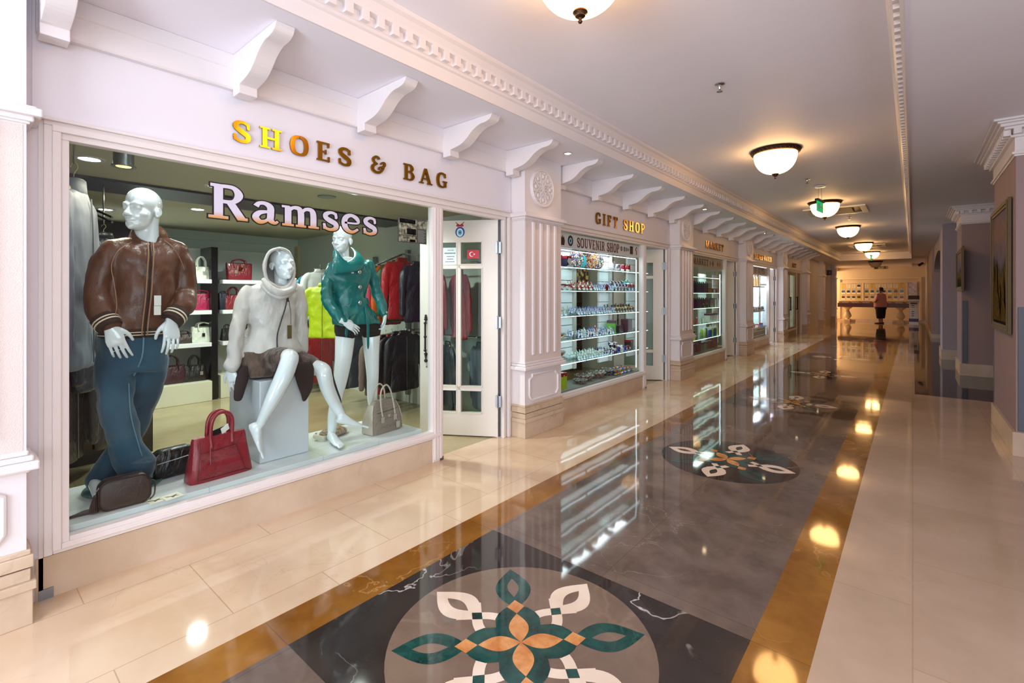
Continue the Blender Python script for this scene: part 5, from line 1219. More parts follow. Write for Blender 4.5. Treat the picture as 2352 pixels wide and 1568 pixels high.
# ================================================================ SHELVES AND BAGS
XSF = -6.85
def bagmat(n, c, r=.4): return leather(n, c, r, .3, wscale=16)
t = thing('display_shelving', 'white wall shelving with a black upright holding handbags', 'shelving', (-7.05, 2.1, 0))
bm = BM(); box(bm, -7.25, XSF, 2.20, 2.275, 0, 1.95); box(bm, -7.25, XSF, 1.02, 1.09, 0, 1.95); ob('black_upright', bm, mat('black lacquer', '141316', .15), t)
for nm, y0, y1 in (('left', 1.09, 2.20), ('right', 2.33, 3.15)):
    for z in (.735, 1.143, 1.535):
        bm = BM(); box(bm, -7.25, XSF+.02, y0, y1, z-.05, z); ob('shelf', bm, M_WHITE, t, bevel=.003)
bm = BM(); box(bm, -7.27, -7.25, 1.02, 3.15, 0, 1.95); ob('back_panel', bm, mat('grey back panel', 'b7bcba', .4), t)
bm = BM(); box(bm, -7.24, XSF+.05, 1.2, 2.195, .001, .25); o = ob('white_box', bm, mat('cream box', 'd8d6be', .3), None, bevel=.004); tag(o, 'long low cream box on the shop floor under the left shelves', 'box'); o.name = 'floor_box'
bm = BM(); box(bm, -7.24, XSF+.0, 2.31, 2.47, .001, .30); o = ob('floor_box', bm, _mc['cream box'], None, bevel=.004); tag(o, 'narrow cream box on the shop floor right of the black upright', 'box')
for z in (1.55, 1.15): area('shelf_wash', (-6.98, 1.7, z+.36), (0, 0, 0), .05, .8, .6, (.92, 1, .97))
def handbag(label, c, w, h, d, m, rz=0, handle=.12, top=.8, hm=None, charm=None, group=None, hook=0, rnd=.6):
    """c: centre of the bag's underside; w runs along local Y"""
    t = thing('handbag', label, 'handbag', c, group, local=True, rz=rz)
    bm = BM(); loft(bm, [ell((0, 0, z), V(0, w/2*k, 0), V(d/2*q, 0, 0), 28, rnd*.6) for z, k, q in ((0, .96, .92), (.012, 1.0, 1.0), (h*.5, (1+top)/2, .82), (h*.92, top, .5), (h, top*.98, .42))])
    b = ob('bag_body', bm, m, t, smooth=True, angle=50)
    hm = hm or m
    for s in (1, -1):
        bm = BM(); y = w*top*.24; x = d*.24*s
        tube(bm, [V(x*1.5, -y, h*.72), V(x*1.2, -y*1.02, h*1.0), V(x, -y*.9, h+handle*.62), V(x, 0, h+handle), V(x, y*.9, h+handle*.62), V(x*1.2, y*1.02, h*1.0), V(x*1.5, y, h*.72)], .0075 if w > .2 else .005, n=8, k=5)
        ob('handle', bm, hm, t, smooth=True, angle=180)
    bm = BM(); tube(bm, [V(d*.27, -w*.40*top, h*.985), V(d*.27, w*.40*top, h*.985)], .003, n=6); ob('zip_edge', bm, mat('dark piping', '2a1512', .5), t)
    if charm:
        bm = BM(); obox(bm, V(d*.5, w*charm[0], h*.48), V(.003, 0, 0), V(0, .016, 0), V(0, 0, .022)); tube(bm, [V(d*.42, w*charm[0], h*.75), V(d*.5, w*charm[0], h*.5)], .0015, n=5); ob('tag', bm, charm[1], t)
    return t
def onshelf(u, z): # point on the shelf front line above pixel column u
    d = ray(u, 700); tt = (XSF-.13)/d.x; return V(XSF-.13, d.y*tt, z)
RED = bagmat('oxblood bag leather', '7c1420'); WB = bagmat('white bag leather', 'd6d8c8'); BK = bagmat('black bag leather', '16120f'); MG = bagmat('magenta bag leather', '9c1844'); BR = bagmat('brown bag leather', '3a2c22'); SI = mat('silver tag', 'c9c9c2', .3, .8)
handbag('dark red tote with gold medallion on the top right shelf', onshelf(549, 1.536), .30, .23, .12, RED, handle=.05, top=1.08, charm=(-.2, SI))
bm = BM(); p = onshelf(549, 1.69); o = None; lathe(bm, [(.001, .012), (.022, .010), (.024, 0)], (p.x+.062, p.y+.0, p.z), 16, axis='x'); ob('medallion', bm, M_BRASS, bpy.data.objects['handbag'], smooth=True)
bpy.data.objects['medallion'].matrix_parent_inverse = Matrix.Translation(-bpy.data.objects['handbag'].location)
handbag('white shoulder bag with silver tag on the top left shelf', onshelf(462, 1.5365), .24, .17, .10, WB, handle=.12, top=.8, charm=(.1, SI))
handbag('magenta shoulder bag on the middle left shelf', onshelf(462, 1.144), .26, .22, .11, MG, handle=.03, top=1.05, charm=(-.3, SI))
handbag('navy and oxblood handbag on the middle right shelf', onshelf(535, 1.1445), .24, .20, .12, RED, handle=.10, top=.95)
handbag('dark brown handbag behind the hooded mannequin arm', onshelf(513, 1.1445), .12, .22, .10, mat('navy bag', '16182a', .4), handle=.02, top=1.0)
handbag('crumpled white handbag on the lower left shelf', onshelf(466, .736), .29, .20, .15, WB, handle=.05, top=.9, charm=(-.05, M_BLACKP))
handbag('brown folded handbag on the lower left shelf behind the hand', onshelf(424, .736), .22, .12, .12, BR, handle=.04, top=.8)
handbag('small dark handbag on the lower right shelf', onshelf(521, .736), .15, .16, .10, BK, handle=.05)
handbag('dark handbag seen between the hooded jacket and its sleeve', onshelf(562, .736), .18, .16, .10, BK, handle=.05)
handbag('black top-handle handbag with round silver tag on the long box', onshelf(446, .2515), .28, .20, .14, BK, handle=.12, top=.82, charm=(.22, SI), rz=-.0)
handbag('dark plum handbag on the long box beside the jeans', onshelf(393, .2515), .30, .22, .14, bagmat('plum bag leather', '3a141d'), handle=.12, top=.95)
# ---- the big bags in the window
def bigbag(label, c, w, h, d, rz, m, trim, top=.72, hh=.15, hr=.008, panel=None):
    t = thing('handbag', label, 'handbag', c, None, local=True, rz=rz)
    bm = BM(); loft(bm, [ell((0, 0, z), V(0, w/2*k, 0), V(d/2*q, 0, 0), 32, .35) for z, k, q in ((0, .97, .95), (.01, 1.0, 1.0), (h*.35, .93, .9), (h*.7, .86, .62), (h*.96, top+.02, .40), (h, top, .34))])
    b = ob('bag_body', bm, m, t, smooth=True, angle=60)
    return t
pa_, pb_ = Pz(424, 1117, ZP), Pz(580, 1079, ZP)
def snake(name, c1, c2, sc=60):
    m = mat(name, c1, .35); nt = m.node_tree; b = nt.nodes['Principled BSDF']
    tc = nt.nodes.new('ShaderNodeTexCoord'); mp = nt.nodes.new('ShaderNodeMapping'); mp.inputs['Scale'].default_value = (1, .8, 1.3); nt.links.new(tc.outputs['Object'], mp.inputs[0])
    v = nt.nodes.new('ShaderNodeTexVoronoi'); v.inputs['Scale'].default_value = sc; v.feature = 'DISTANCE_TO_EDGE'; v.inputs['Randomness'].default_value = .45; nt.links.new(mp.outputs[0], v.inputs['Vector'])
    r = nt.nodes.new('ShaderNodeMapRange'); r.inputs['From Max'].default_value = .10; nt.links.new(v.outputs[0], r.inputs[0])
    n = nt.nodes.new('ShaderNodeTexNoise'); n.inputs['Scale'].default_value = 5; nt.links.new(tc.outputs['Object'], n.inputs['Vector'])
    mx0 = nt.nodes.new('ShaderNodeMix'); mx0.data_type = 'RGBA'; nt.links.new(n.outputs[0], mx0.inputs[0]); mx0.inputs[6].default_value = (*[k*.72 for k in lin(c1)], 1); mx0.inputs[7].default_value = (*[min(1, k*1.25) for k in lin(c1)], 1)
    mx = nt.nodes.new('ShaderNodeMix'); mx.data_type = 'RGBA'; nt.links.new(r.outputs[0], mx.inputs[0]); mx.inputs[6].default_value = (*lin(c2), 1); nt.links.new(mx0.outputs[2], mx.inputs[7]); nt.links.new(mx.outputs[2], b.inputs['Base Color'])
    bp = nt.nodes.new('ShaderNodeBump'); bp.inputs['Strength'].default_value = .5; bp.inputs['Distance'].default_value = .01; nt.links.new(r.outputs[0], bp.inputs['Height']); nt.links.new(bp.outputs[0], b.inputs['Normal']); return m
W_ = (pb_-pa_).length
REDL = leather('cherry leather', '8a1c28', .34, .15, wscale=14); REDS = snake('cherry snakeskin', '93222d', '5a1119', 150)
t = bigbag('cherry red structured handbag with one tall handle in the window front', V(-3.155, (pa_.y+pb_.y)/2+.012, ZP), .345, .245, .13, .04, REDL, REDS, top=.80)
bm = BM(); bm2 = BM()
def face(y, z, w=.345, h=.245, d=.13, top=.80, off=.003):
    """point on the bag's front for relative y (-1..1) and z (0..1)"""
    k = 1+(top-1)*z*.95; q = 1+(-.62)*z**1.3
    return V(d/2*q+off, w/2*k*y, h*z)
def plate(bm, quad, th=.002, off=.002):
    vs = [face(*p, off=off) for p in quad]; a = [bm.verts.new(p) for p in vs]; b = [bm.verts.new(p+V(th, 0, 0)) for p in vs]
    n = len(vs); bm.faces.new(a); bm.faces.new(list(reversed(b)))
    for i in range(n): bm.faces.new([a[i], b[i], b[(i+1) % n], a[(i+1) % n]])
plate(bm, [(-.70, .10), (.62, .10), (.50, .70), (-.74, .62)]); ob('snake_panel', bm, REDS, t)
bm = BM()
for a, b in (((-.72, .08), (.72, .08)), ((.72, .08), (.52, .72)), ((.52, .72), (-.76, .66)), ((.52, .72), (.80, .95)), ((-.80, .04), (-.76, .98)), ((.72, .08), (.9, .03))):
    tube(bm, [face(*a, off=.003), face((a[0]+b[0])/2, (a[1]+b[1])/2, off=.004), face(*b, off=.003)], .0014, n=5)
ob('seam', bm, mat('black seam', '1d0a0b', .5), t)
for s in (1, -1):
    bm = BM(); x = .028*s; tube(bm, [V(x+.012*s, -.052, .18), V(x, -.056, .24), V(x, -.050, .32), V(x, -.028, .365), V(x, .008, .378), V(x, .044, .362), V(x, .062, .32), V(x, .060, .24), V(x+.012*s, .058, .19)], .0105, n=10, k=5); ob('handle', bm, REDL, t, smooth=True, angle=180)
bm = BM(); q = face(-.42, .30, off=.008); obox(bm, q, V(.003, 0, 0), V(0, .019, 0), V(0, 0, .024)); tube(bm, [q+V(0, 0, .022), face(-.42, .8, off=.006)], .003, n=6); ob('key_tag', bm, REDL, t)
bm = BM(); obox(bm, V(.0, -.005, .262), V(.004, 0, .0), V(0, .045, .012), V(0, -.004, .016)); ob('price_card', bm, M_BLACKP, t)
bm = BM(); obox(bm, V(.005, .030, .270), V(.003, 0, .0), V(0, .020, .012), V(0, -.004, .016)); ob('price_card', bm, M_PAPER, t)
# snakeskin handbag
pa_, pb_ = Pz(857, 1013, ZP), Pz(935, 985, ZP)
SN = snake('taupe snakeskin', '9c8d80', '6b5d52', 150); SNL = leather('pale taupe leather', 'b3a898', .35, .2, wscale=14)
t = thing('handbag', 'grey snakeskin bowling handbag with two pale handles at the right of the window', 'handbag', V(-3.20, 2.228, ZP), None, local=True, rz=.10)
w, h, d = .30, .245, .15
bm = BM(); loft(bm, [ell((0, 0, z), V(0, w/2*k, 0), V(d/2*q, 0, 0), 32, .35) for z, k, q in ((0, .97, .95), (.012, 1.0, 1.0), (h*.4, .97, .9), (h*.7, .88, .66), (h*.9, .74, .45), (h, .60, .34))]); ob('bag_body', bm, SN, t, smooth=True, angle=60)
bm = BM()
for s in (-1, 1): loft(bm, [ell((0, s*(w/2*k+.001), z), V(0, .006, 0), V(d/2*q*.9, 0, 0), 14, .6) for z, k, q in ((0.005, .98, .95), (h*.4, .97, .9), (h*.7, .88, .66), (h*.9, .74, .42))])
ob('side_gusset', bm, SNL, t, smooth=True, angle=60)
for s in (1, -1):
    bm = BM(); x = .038*s; tube(bm, [V(x+.030*s, -.058, .13), V(x+.012*s, -.060, .22), V(x, -.050, .31), V(x, -.022, .355), V(x, .012, .360), V(x, .046, .315), V(x+.012*s, .064, .22), V(x+.030*s, .066, .13)], .0065, n=8, k=5)
    for y in (-.058, .066): obox(bm, V(x+.034*s, y, .105), V(.003, 0, 0), V(0, .013, 0), V(0, 0, .022))
    ob('handle', bm, SNL, t, smooth=True)
bm = BM(); obox(bm, V(d/2+.008, .085, .045), V(.003, 0, 0), V(0, .016, 0), V(0, 0, .024)); tube(bm, [V(d/2+.003, .07, .10), V(d/2+.008, .085, .065)], .0015, n=5); ob('luggage_tag', bm, SNL, t)
bm = BM(); prism(bm, [(-.008, .135), (.022, .135), (.007, .112)], lambda a, b: (d/2*.86, a, b), (.004, 0, 0)); ob('triangle_badge', bm, mat('pale metal badge', 'cfc7b8', .3, .6), t)
bm = BM(); tube(bm, [V(d/2*.80, -.10, .160), V(d/2*.84, 0, .165), V(d/2*.80, .09, .172)], .0025, n=5); ob('zip_edge', bm, mat('taupe piping', '4d433a', .6), t)
# brown cross-body bag with embossed rings
cb = P(283, 1122, -3.075)
t = thing('crossbody_bag', 'dark brown camera bag with embossed ring emblem and tassel at the front left', 'handbag', V(-3.075, .595, ZP), None, local=True, rz=-.05)
LBB = leather('chocolate leather', '3b2722', .5, .12, wscale=20)
def rrect(y, z, w, h, r, n=8):
    out = []
    for cx, cy, a0 in ((w/2-r, h/2-r, 0), (-w/2+r, h/2-r, 90), (-w/2+r, -h/2+r, 180), (w/2-r, -h/2+r, 270)):
        for k in range(n+1): a = math.radians(a0+90*k/n); out.append((y+cx+r*math.cos(a), z+cy+r*math.sin(a)))
    return out
w, h = .205, .145
bm = BM(); loft(bm, [[V(x, a*1, b) for a, b in rrect(0, h/2+.001, w-i, h-i, .045)] for x, i in ((-.036, .02), (-.033, .005), (-.028, 0), (.028, 0), (.033, .005), (.036, .02))]); b = ob('bag_body', bm, LBB, t, smooth=True, angle=60)
bm = BM()
for x in (.03, -.03): pts = rrect(0, h/2+.001, w+.002, h+.002, .045); tube(bm, [V(x, a, z) for a, z in pts+[pts[0]]], .003, n=6)
ob('piping', bm, mat('dark chocolate piping', '241612', .5), t)
bm = BM(); MEm = mat('embossed stitch', '5a4034', .6)
def circ(r, a0=0, a1=360, y=.004, z=.070, n=40): tube(bm, [V(.0370, y+r*math.cos(math.radians(a0+(a1-a0)*k/n)), z+r*math.sin(math.radians(a0+(a1-a0)*k/n))) for k in range(n+1)], .0011, n=5)
circ(.057); circ(.044)
# two interlocking G shapes inside the ring
for s, oy in ((1, -.006), (-1, .006)):
    circ(.026, 40 if s > 0 else 220, 330 if s > 0 else 510, .004+oy, .070+oy*.4)
    tube(bm, [V(.0372, .004+oy+s*.026, .070+oy*.4-s*.010), V(.0372, .004+oy+s*.002, .070+oy*.4-s*.010), V(.0372, .004+oy+s*.002, .070+oy*.4-s*.002)], .0011, n=5)
ob('emblem', bm, MEm, b)
bm = BM(); c = V(.0, -.112, .085)
tube(bm, [V(0, -.098, .115), V(.01, -.112, .10), c], .004, n=8)
ob('clasp', bm, M_CHROME, t, smooth=True)
bm = BM()
for k in range(14):
    a = 2*PI*k/14; tube(bm, [c+V(.006*math.cos(a), .006*math.sin(a), -.01), c+V(.014*math.cos(a), .014*math.sin(a)-.004, -.05), c+V(.018*math.cos(a)+.004, .018*math.sin(a)-.006, -.080)], .004, n=5, k=2)
ball(bm, c+V(0, 0, -.008), .010); ob('tassel', bm, LBB, t, smooth=True)
bm = BM(); tube(bm, [V(0, -.11, .012), V(.0, -.15, .012), V(-.0, -.19, .008), V(.01, -.235, .006)], [.010, .013, .008, .007], n=8, k=4, flat=.5)
tube(bm, [V(0, .10, .10), V(.01, .122, .09), V(.02, .12, .03), V(.02, .10, .006)], .004, n=6, k=4); ob('strap', bm, LBB, t, smooth=True)
# black camera bag
t = thing('crossbody_bag', 'plain black leather camera bag behind the brown one', 'handbag', V(-3.37, .885, ZP), None, local=True, rz=.1)
LBK = leather('soft black leather', '0e0e10', .3, .4, wscale=12)
bm = BM(); loft(bm, [[V(x, a, b+.012*math.cos(a*14)*(b/.15)) for a, b in rrect(0, .079, .235-i, .155-i, .05)] for x, i in ((-.04, .02), (-.036, .005), (0, 0), (.036, .005), (.04, .02))]); ob('bag_body', bm, LBK, t, smooth=True, angle=60)
bm = BM(); tube(bm, [V(.041, -.10, .095), V(.043, 0, .102), V(.041, .10, .112)], .0025, n=5); ob('zip_edge', bm, M_STEEL, t)
bm = BM(); tube(bm, [V(0, -.115, .11), V(.0, -.13, .09), V(0, -.125, .06)], .006, n=6); tube(bm, [V(-.01, -.11, .14), V(-.02, -.14, .15), V(-.03, -.12, .165)], .003, n=6); ob('strap', bm, LBK, t)
# printed cards lying on the platform
for k, (u, v, ang, w_, lb) in enumerate(((395, 1140, .15, .085, 'pale printed card with a dark bird figure lying before the red handbag'), (355, 1150, .05, .06, 'pale printed card lying half under the brown bag'))):
    c = Pz(u, v, ZP); t = thing('printed_card', lb, 'card', (c.x, c.y, ZP+.001), None, local=True, rz=ang)
    bm = BM(); box(bm, -.04, .04, -w_/2, w_/2, .0006, .002); ob('card', bm, mat('card print', 'e0d9c2', .4), t)
    bm = BM(); prism(bm, [(-.03, -.006), (0, .01), (.03, -.002), (.018, .012), (.03, .03), (.012, .02), (-.004, .034), (-.008, .014), (-.024, .008)], lambda a, b: (b-.01, a, .0021), (0, 0, .0003)); ob('print', bm, mat('card ink', '2b2418', .5), t)
# woven straw bag lying down
c = Pz(770, 1000, ZP); t = thing('woven_bag', 'cream and tan woven bag lying flat behind the standing foot', 'bag', (c.x-.03, c.y, ZP+.003), None, local=True, rz=.2)
WV = mat('woven straw', 'd8cdb4', .8, noise=.3, nscale=30, col2='9c6f4c', bump=.9, bscale=90, stretch=(1, 3, 1))
bm = BM(); loft(bm, [ell((0, 0, z), V(0, .115*k, 0), V(.075*k, 0, 0), 26, .9) for z, k in ((.002, .9), (.012, 1.0), (.03, .95), (.045, .7), (.05, .4))]); o = ob('woven_body', bm, WV, t, smooth=True)
bm = BM(); tube(bm, [V(.05, -.10, .012), V(.06, -.15, .02), V(-.01, -.165, .03), V(-.04, -.12, .03)], [.014, .016, .016, .012], n=8, k=4, flat=.4); ob('handle', bm, mat('cream leather', 'd9d2bc', .5), t, smooth=True)
# ================================================================ WINDOW GRAPHICS OF SHOP 1
t = thing('window_lettering', 'big white and amber lettering Ramses with black outline on the first window glass', 'lettering', (XF-.024, 1.45, 1.77))
def ramses_mat():
    m = bpy.data.materials.new('graded foil'); m.use_nodes = True; nt = m.node_tree; b = nt.nodes['Principled BSDF']; b.inputs['Roughness'].default_value = .3
    tc = nt.nodes.new('ShaderNodeTexCoord'); sp = nt.nodes.new('ShaderNodeSeparateXYZ'); nt.links.new(tc.outputs['Object'], sp.inputs[0])
    n = nt.nodes.new('ShaderNodeTexNoise'); n.inputs['Scale'].default_value = 300; nt.links.new(tc.outputs['Object'], n.inputs['Vector'])
    ad = nt.nodes.new('ShaderNodeMath'); ad.operation = 'MULTIPLY_ADD'; ad.inputs[1].default_value = .03; nt.links.new(n.outputs[0], ad.inputs[0]); nt.links.new(sp.outputs['Z'], ad.inputs[2])
    r = nt.nodes.new('ShaderNodeMapRange'); r.inputs['From Min'].default_value = 1.79; r.inputs['From Max'].default_value = 1.825; nt.links.new(ad.outputs[0], r.inputs[0])
    mx = nt.nodes.new('ShaderNodeMix'); mx.data_type = 'RGBA'; nt.links.new(r.outputs[0], mx.inputs[0]); mx.inputs[6].default_value = (*lin('d39a55'), 1); mx.inputs[7].default_value = (*lin('d3cfe0'), 1)
    nt.links.new(mx.outputs[2], b.inputs['Base Color']); return m
RM_ = ramses_mat(); y0r, y1r = .94, 2.02
tot = sum(GL[c][0]+.04 for c in 'Ramses')-.04; hR = .192; sx = (y1r-y0r)/(tot*hR); cx = y0r
for ch in 'Ramses':
    e0 = .0
    bm = BM(); text_mesh(bm, ch, (XF-.0255, cx, 1.772), (0, sx, 0), (0, 0, 1), (1, 0, 0), hR, depth=.0006, e=.036); L_ = ob('letter', bm, M_BLACKP, t)
    bm = BM(); text_mesh(bm, ch, (XF-.0243, cx, 1.772), (0, sx, 0), (0, 0, 1), (1, 0, 0), hR, depth=.0006, e=.0); ob('foil', bm, RM_, L_)
    cx += (GL[ch][0]+.04)*hR*sx
# photo poster in the corner of the window
pa_, pb_ = P(914, 499, XF-.036), P(983, 563, XF-.036)
t = thing('photo_poster', 'collage poster of shop photographs taped in the top right corner of the first window', 'poster', (XF-.036, (pa_.y+pb_.y)/2, 1.75))
Ya, Yb, Za, Zb = pa_.y, 2.485, 1.745, 1.935
bm = BM(); box(bm, XF-.038, XF-.0365, Ya, Yb, Za, Zb); o = ob('sheet', bm, mat('poster dark', '57514c', .3), t)
PM = mat('poster photo', 'c9c0a8', .3, noise=.8, nscale=38, col2='3a3026'); PL = mat('poster pale', 'f0eed8', .3, noise=.4, nscale=30, col2='5d5a50')
def pic(y0, y1, z0, z1, m): 
    bm = BM(); W, H_ = Yb-Ya, Zb-Za; box(bm, XF-.0366, XF-.0358, Ya+W*y0, Ya+W*y1, Za+H_*z0, Za+H_*z1); ob('picture', bm, m, o)
pic(.03, .64, .30, .97, PM); pic(.30, .62, .34, .58, PL); pic(.05, .60, .78, .96, PL); pic(.67, .82, .62, .95, PM); pic(.84, .98, .62, .95, PM); pic(.03, .30, .03, .27, PM); pic(.33, .64, .03, .27, PM); pic(.40, .6, .04, .14, PL)
bm = BM(); W, H_ = Yb-Ya, Zb-Za
for k in range(13): box(bm, XF-.0364, XF-.0356, Ya+W*.68, Ya+W*(.90+.06*((k*7) % 3)/2), Za+H_*(.06+.04*k), Za+H_*(.075+.04*k))
ob('text_block', bm, mat('poster text', 'a9a9a4', .5), o)
# ================================================================ SMALL GOODS: one prototype of each kind, copied
protos = {}
def multi(name, cols, scale=26, rough=.25):
    """glazed pattern of several colours"""
    m = mat(name, cols[0], rough); nt = m.node_tree; b = nt.nodes['Principled BSDF']
    tc = nt.nodes.new('ShaderNodeTexCoord'); v = nt.nodes.new('ShaderNodeTexVoronoi'); v.inputs['Scale'].default_value = scale; nt.links.new(tc.outputs['Object'], v.inputs['Vector'])
    sp = nt.nodes.new('ShaderNodeSeparateColor'); nt.links.new(v.outputs['Color'], sp.inputs[0])
    r = nt.nodes.new('ShaderNodeValToRGB'); r.color_ramp.interpolation = 'CONSTANT'; nt.links.new(sp.outputs[0], r.inputs[0])
    e = r.color_ramp.elements; n = len(cols)
    while len(e) < n: e.new(.5)
    for i, c in enumerate(cols): e[i].position = i/n; e[i].color = (*lin(c), 1)
    nt.links.new(r.outputs[0], b.inputs['Base Color']); return m
G_BW = multi('blue white glaze', ['f2f5fa', 'c6d4ee', '1f3f9c', 'ffffff', '5f86d0'], 85)
G_ZEB = multi('black white glaze', ['f2f2f2', '17151a', 'e9e9ee', '4a3a2c', '6b4fa0'], 60)
G_HRS = multi('brown glaze', ['6e3a18', 'c98a3a', 'f0efe8', '3a1d0e', '2d6b43'], 60)
G_CER = multi('painted ceramic', ['1a3c70', 'c9c4b0', '8c3a30', '2b6b5b', '3a2a24'], 110)
G_CER2 = multi('painted terracotta', ['8c3420', 'c9b08c', '5e1c14', '2a5fa8', 'e8b04a'], 110)
G_RED = multi('red printed mug', ['8c1722', 'f0e4e0', '7a101c', 'a52a30'], 38)
G_MUG = multi('pale printed mug', ['e8e4e6', 'b9b4c0', 'f5f2f2', '8a7a8a'], 38)
G_PNK = mat('pink glaze', 'e0468c', .25); G_GLS = multi('clear glass beads', ['f4f8ff', 'dfeaf7', 'ffffff', 'c8d8ee', '9fe0b8'], 60, .1)
G_CAN = multi('candy colours', ['d8c020', '2a6fc0', 'f0f0f0', 'b02a30', '3fa05a', '5fb0d0'], 35)
G_EYE = multi('eye charm colours', ['20308c', 'e03a90', 'f2f2f2', '8c1722', '15141a'], 24)
def item(kind, bmf, m, extra=None):
    def mk():
        t = thing(kind, '', kind.replace('_', ' '), (0, 0, 0), local=True)
        bm = BM(); bmf(bm); ob(kind+'_body', bm, m, t, smooth=True)
        if extra:
            bm = BM(); extra[1](bm); ob(extra[0], bm, extra[2], t, smooth=True)
        return t
    protos[kind] = [mk, None]
def f_mug(bm): lathe(bm, [(.001, 0), (.033, 0), (.036, .004), (.036, .085), (.033, .087), (.031, .08), (.031, .01), (.001, .008)], n=18)
def f_plate(bm): lathe(bm, [(.001, .006), (.07, .004), (.105, .014), (.108, .018), (.07, .010), (.001, .011)], (0, 0, 0), 32, axis='x'); bmesh.ops.transform(bm, matrix=Matrix.Translation((0, 0, .11)), verts=bm.verts)
def f_bowl(bm): lathe(bm, [(.001, 0), (.045, 0), (.05, .008), (.085, .030), (.112, .060), (.109, .062), (.080, .036), (.04, .016), (.001, .014)], n=28)
def f_anim(bm):
    ball(bm, (0, 0, .050), (.020, .034, .022), 12, 8); ball(bm, (0, .040, .078), (.012, .018, .014), 10, 7); tube(bm, [V(0, .022, .058), V(0, .036, .074)], .012, n=8)
    for sx in (-.011, .011):
        for sy in (-.022, .022): tube(bm, [V(sx, sy, .045), V(sx, sy*1.05, .002)], .006, n=6)
        tube(bm, [V(sx*.7, .034, .086), V(sx, .032, .102)], .004, n=5)
    tube(bm, [V(0, -.032, .056), V(0, -.046, .040)], .004, n=5)
def f_trk(bm):
    ball(bm, (0, 0, .026), (.022, .024, .026), 8, 6); ball(bm, (.004, .008, .060), (.014, .014, .018), 7, 5); tube(bm, [V(0, -.010, .04), V(0, -.024, .080)], .006, n=5); tube(bm, [V(0, .010, .07), V(0, .016, .092)], .004, n=4)
def f_box(bm): box(bm, -.05, .05, -.055, .055, 0, .15)
def f_sbox(bm): box(bm, -.03, .03, -.03, .03, 0, .07)
def f_bot(bm): lathe(bm, [(.001, 0), (.024, 0), (.026, .005), (.026, .13), (.014, .152), (.001, .152)], n=12)
def f_cap(bm): lathe(bm, [(.001, .150), (.014, .150), (.014, .180), (.001, .180)], n=10)
def f_ball(bm): ball(bm, (0, 0, .036), .036, 16, 10)
def f_peb(bm): ball(bm, (0, 0, .014), (.03, .034, .014), 10, 6)
item('mug', f_mug, G_MUG, ('handle', lambda bm: tube(bm, [V(0, .034, .070), V(0, .058, .062), V(0, .060, .036), V(0, .034, .022)], .005, n=6, k=3), G_MUG))
item('decorative_plate', f_plate, G_CER, ('plate_stand', lambda bm: (tube(bm, [V(-.02, -.03, 0), V(.02, -.03, .012), V(.022, -.03, .03)], .003, n=5), tube(bm, [V(-.02, .03, 0), V(.02, .03, .012), V(.022, .03, .03)], .003, n=5)), M_BLACKP))
item('bowl', f_bowl, G_CER2, ('rim', lambda bm: lathe(bm, [(.108, .056), (.113, .060), (.108, .064), (.104, .060)], n=28), G_CER))
item('animal_figurine', f_anim, G_ZEB); item('glass_trinket', f_trk, G_BW)
item('gift_box', f_box, mat('maroon box', '4c2230', .4), ('lid', lambda bm: box(bm, -.052, .052, -.057, .057, .12, .152), mat('maroon box', '4c2230', .4)))
item('small_box', f_sbox, G_RED, ('lid', lambda bm: box(bm, -.031, .031, -.031, .031, .055, .071), G_RED)); item('bottle', f_bot, mat('green bottle', '3a5a1c', .2), ('cap', f_cap, M_WHITE))
G_PK1 = multi('dark packs', ['1a1a1e', '3a2a4a', '14201a', '4a1a2a', '2a2a30'], 22); G_PK2 = multi('green packs', ['5c7a1c', '1a1a1e', '3a4a1c', '8a9a30', '14201a'], 22); G_PK3 = multi('mixed packs', ['e6e2dc', '7a1f40', '2a2a30', 'c9c0b0', '8a3a50'], 22)
item('blister_pack', lambda bm: box(bm, -.012, .012, -.024, .024, 0, .17), G_PK1, ('hang_tab', lambda bm: box(bm, -.003, .003, -.014, .014, .17, .20), G_PK1))
item('eye_charm', f_ball, G_EYE, ('pupil', lambda bm: lathe(bm, [(.016, .033), (.010, .037), (.001, .038)], (0, 0, .036), 12, axis='x'), M_WHITE)); item('candy_pebble', f_peb, G_CAN)
def put(kind, loc, label, group, rz=0, sc=1.0, m=None):
    mk, pr = protos[kind]; loc = (loc[0], loc[1], loc[2]+.0008)
    body = kind+'_body'
    if pr is None:
        t = mk(); protos[kind][1] = t; t.location = loc; t.rotation_euler = (0, 0, rz); t.scale = (sc,)*3 if not hasattr(sc, '__len__') else sc
        t['label'] = label; t['group'] = group
        if m: recolour(t.children[0], m)
        return t
    mm = {body: m} if m else {body: pr.children[0].data.materials[0]}
    return clone(pr, loc, rz, label, group, sc, mm)
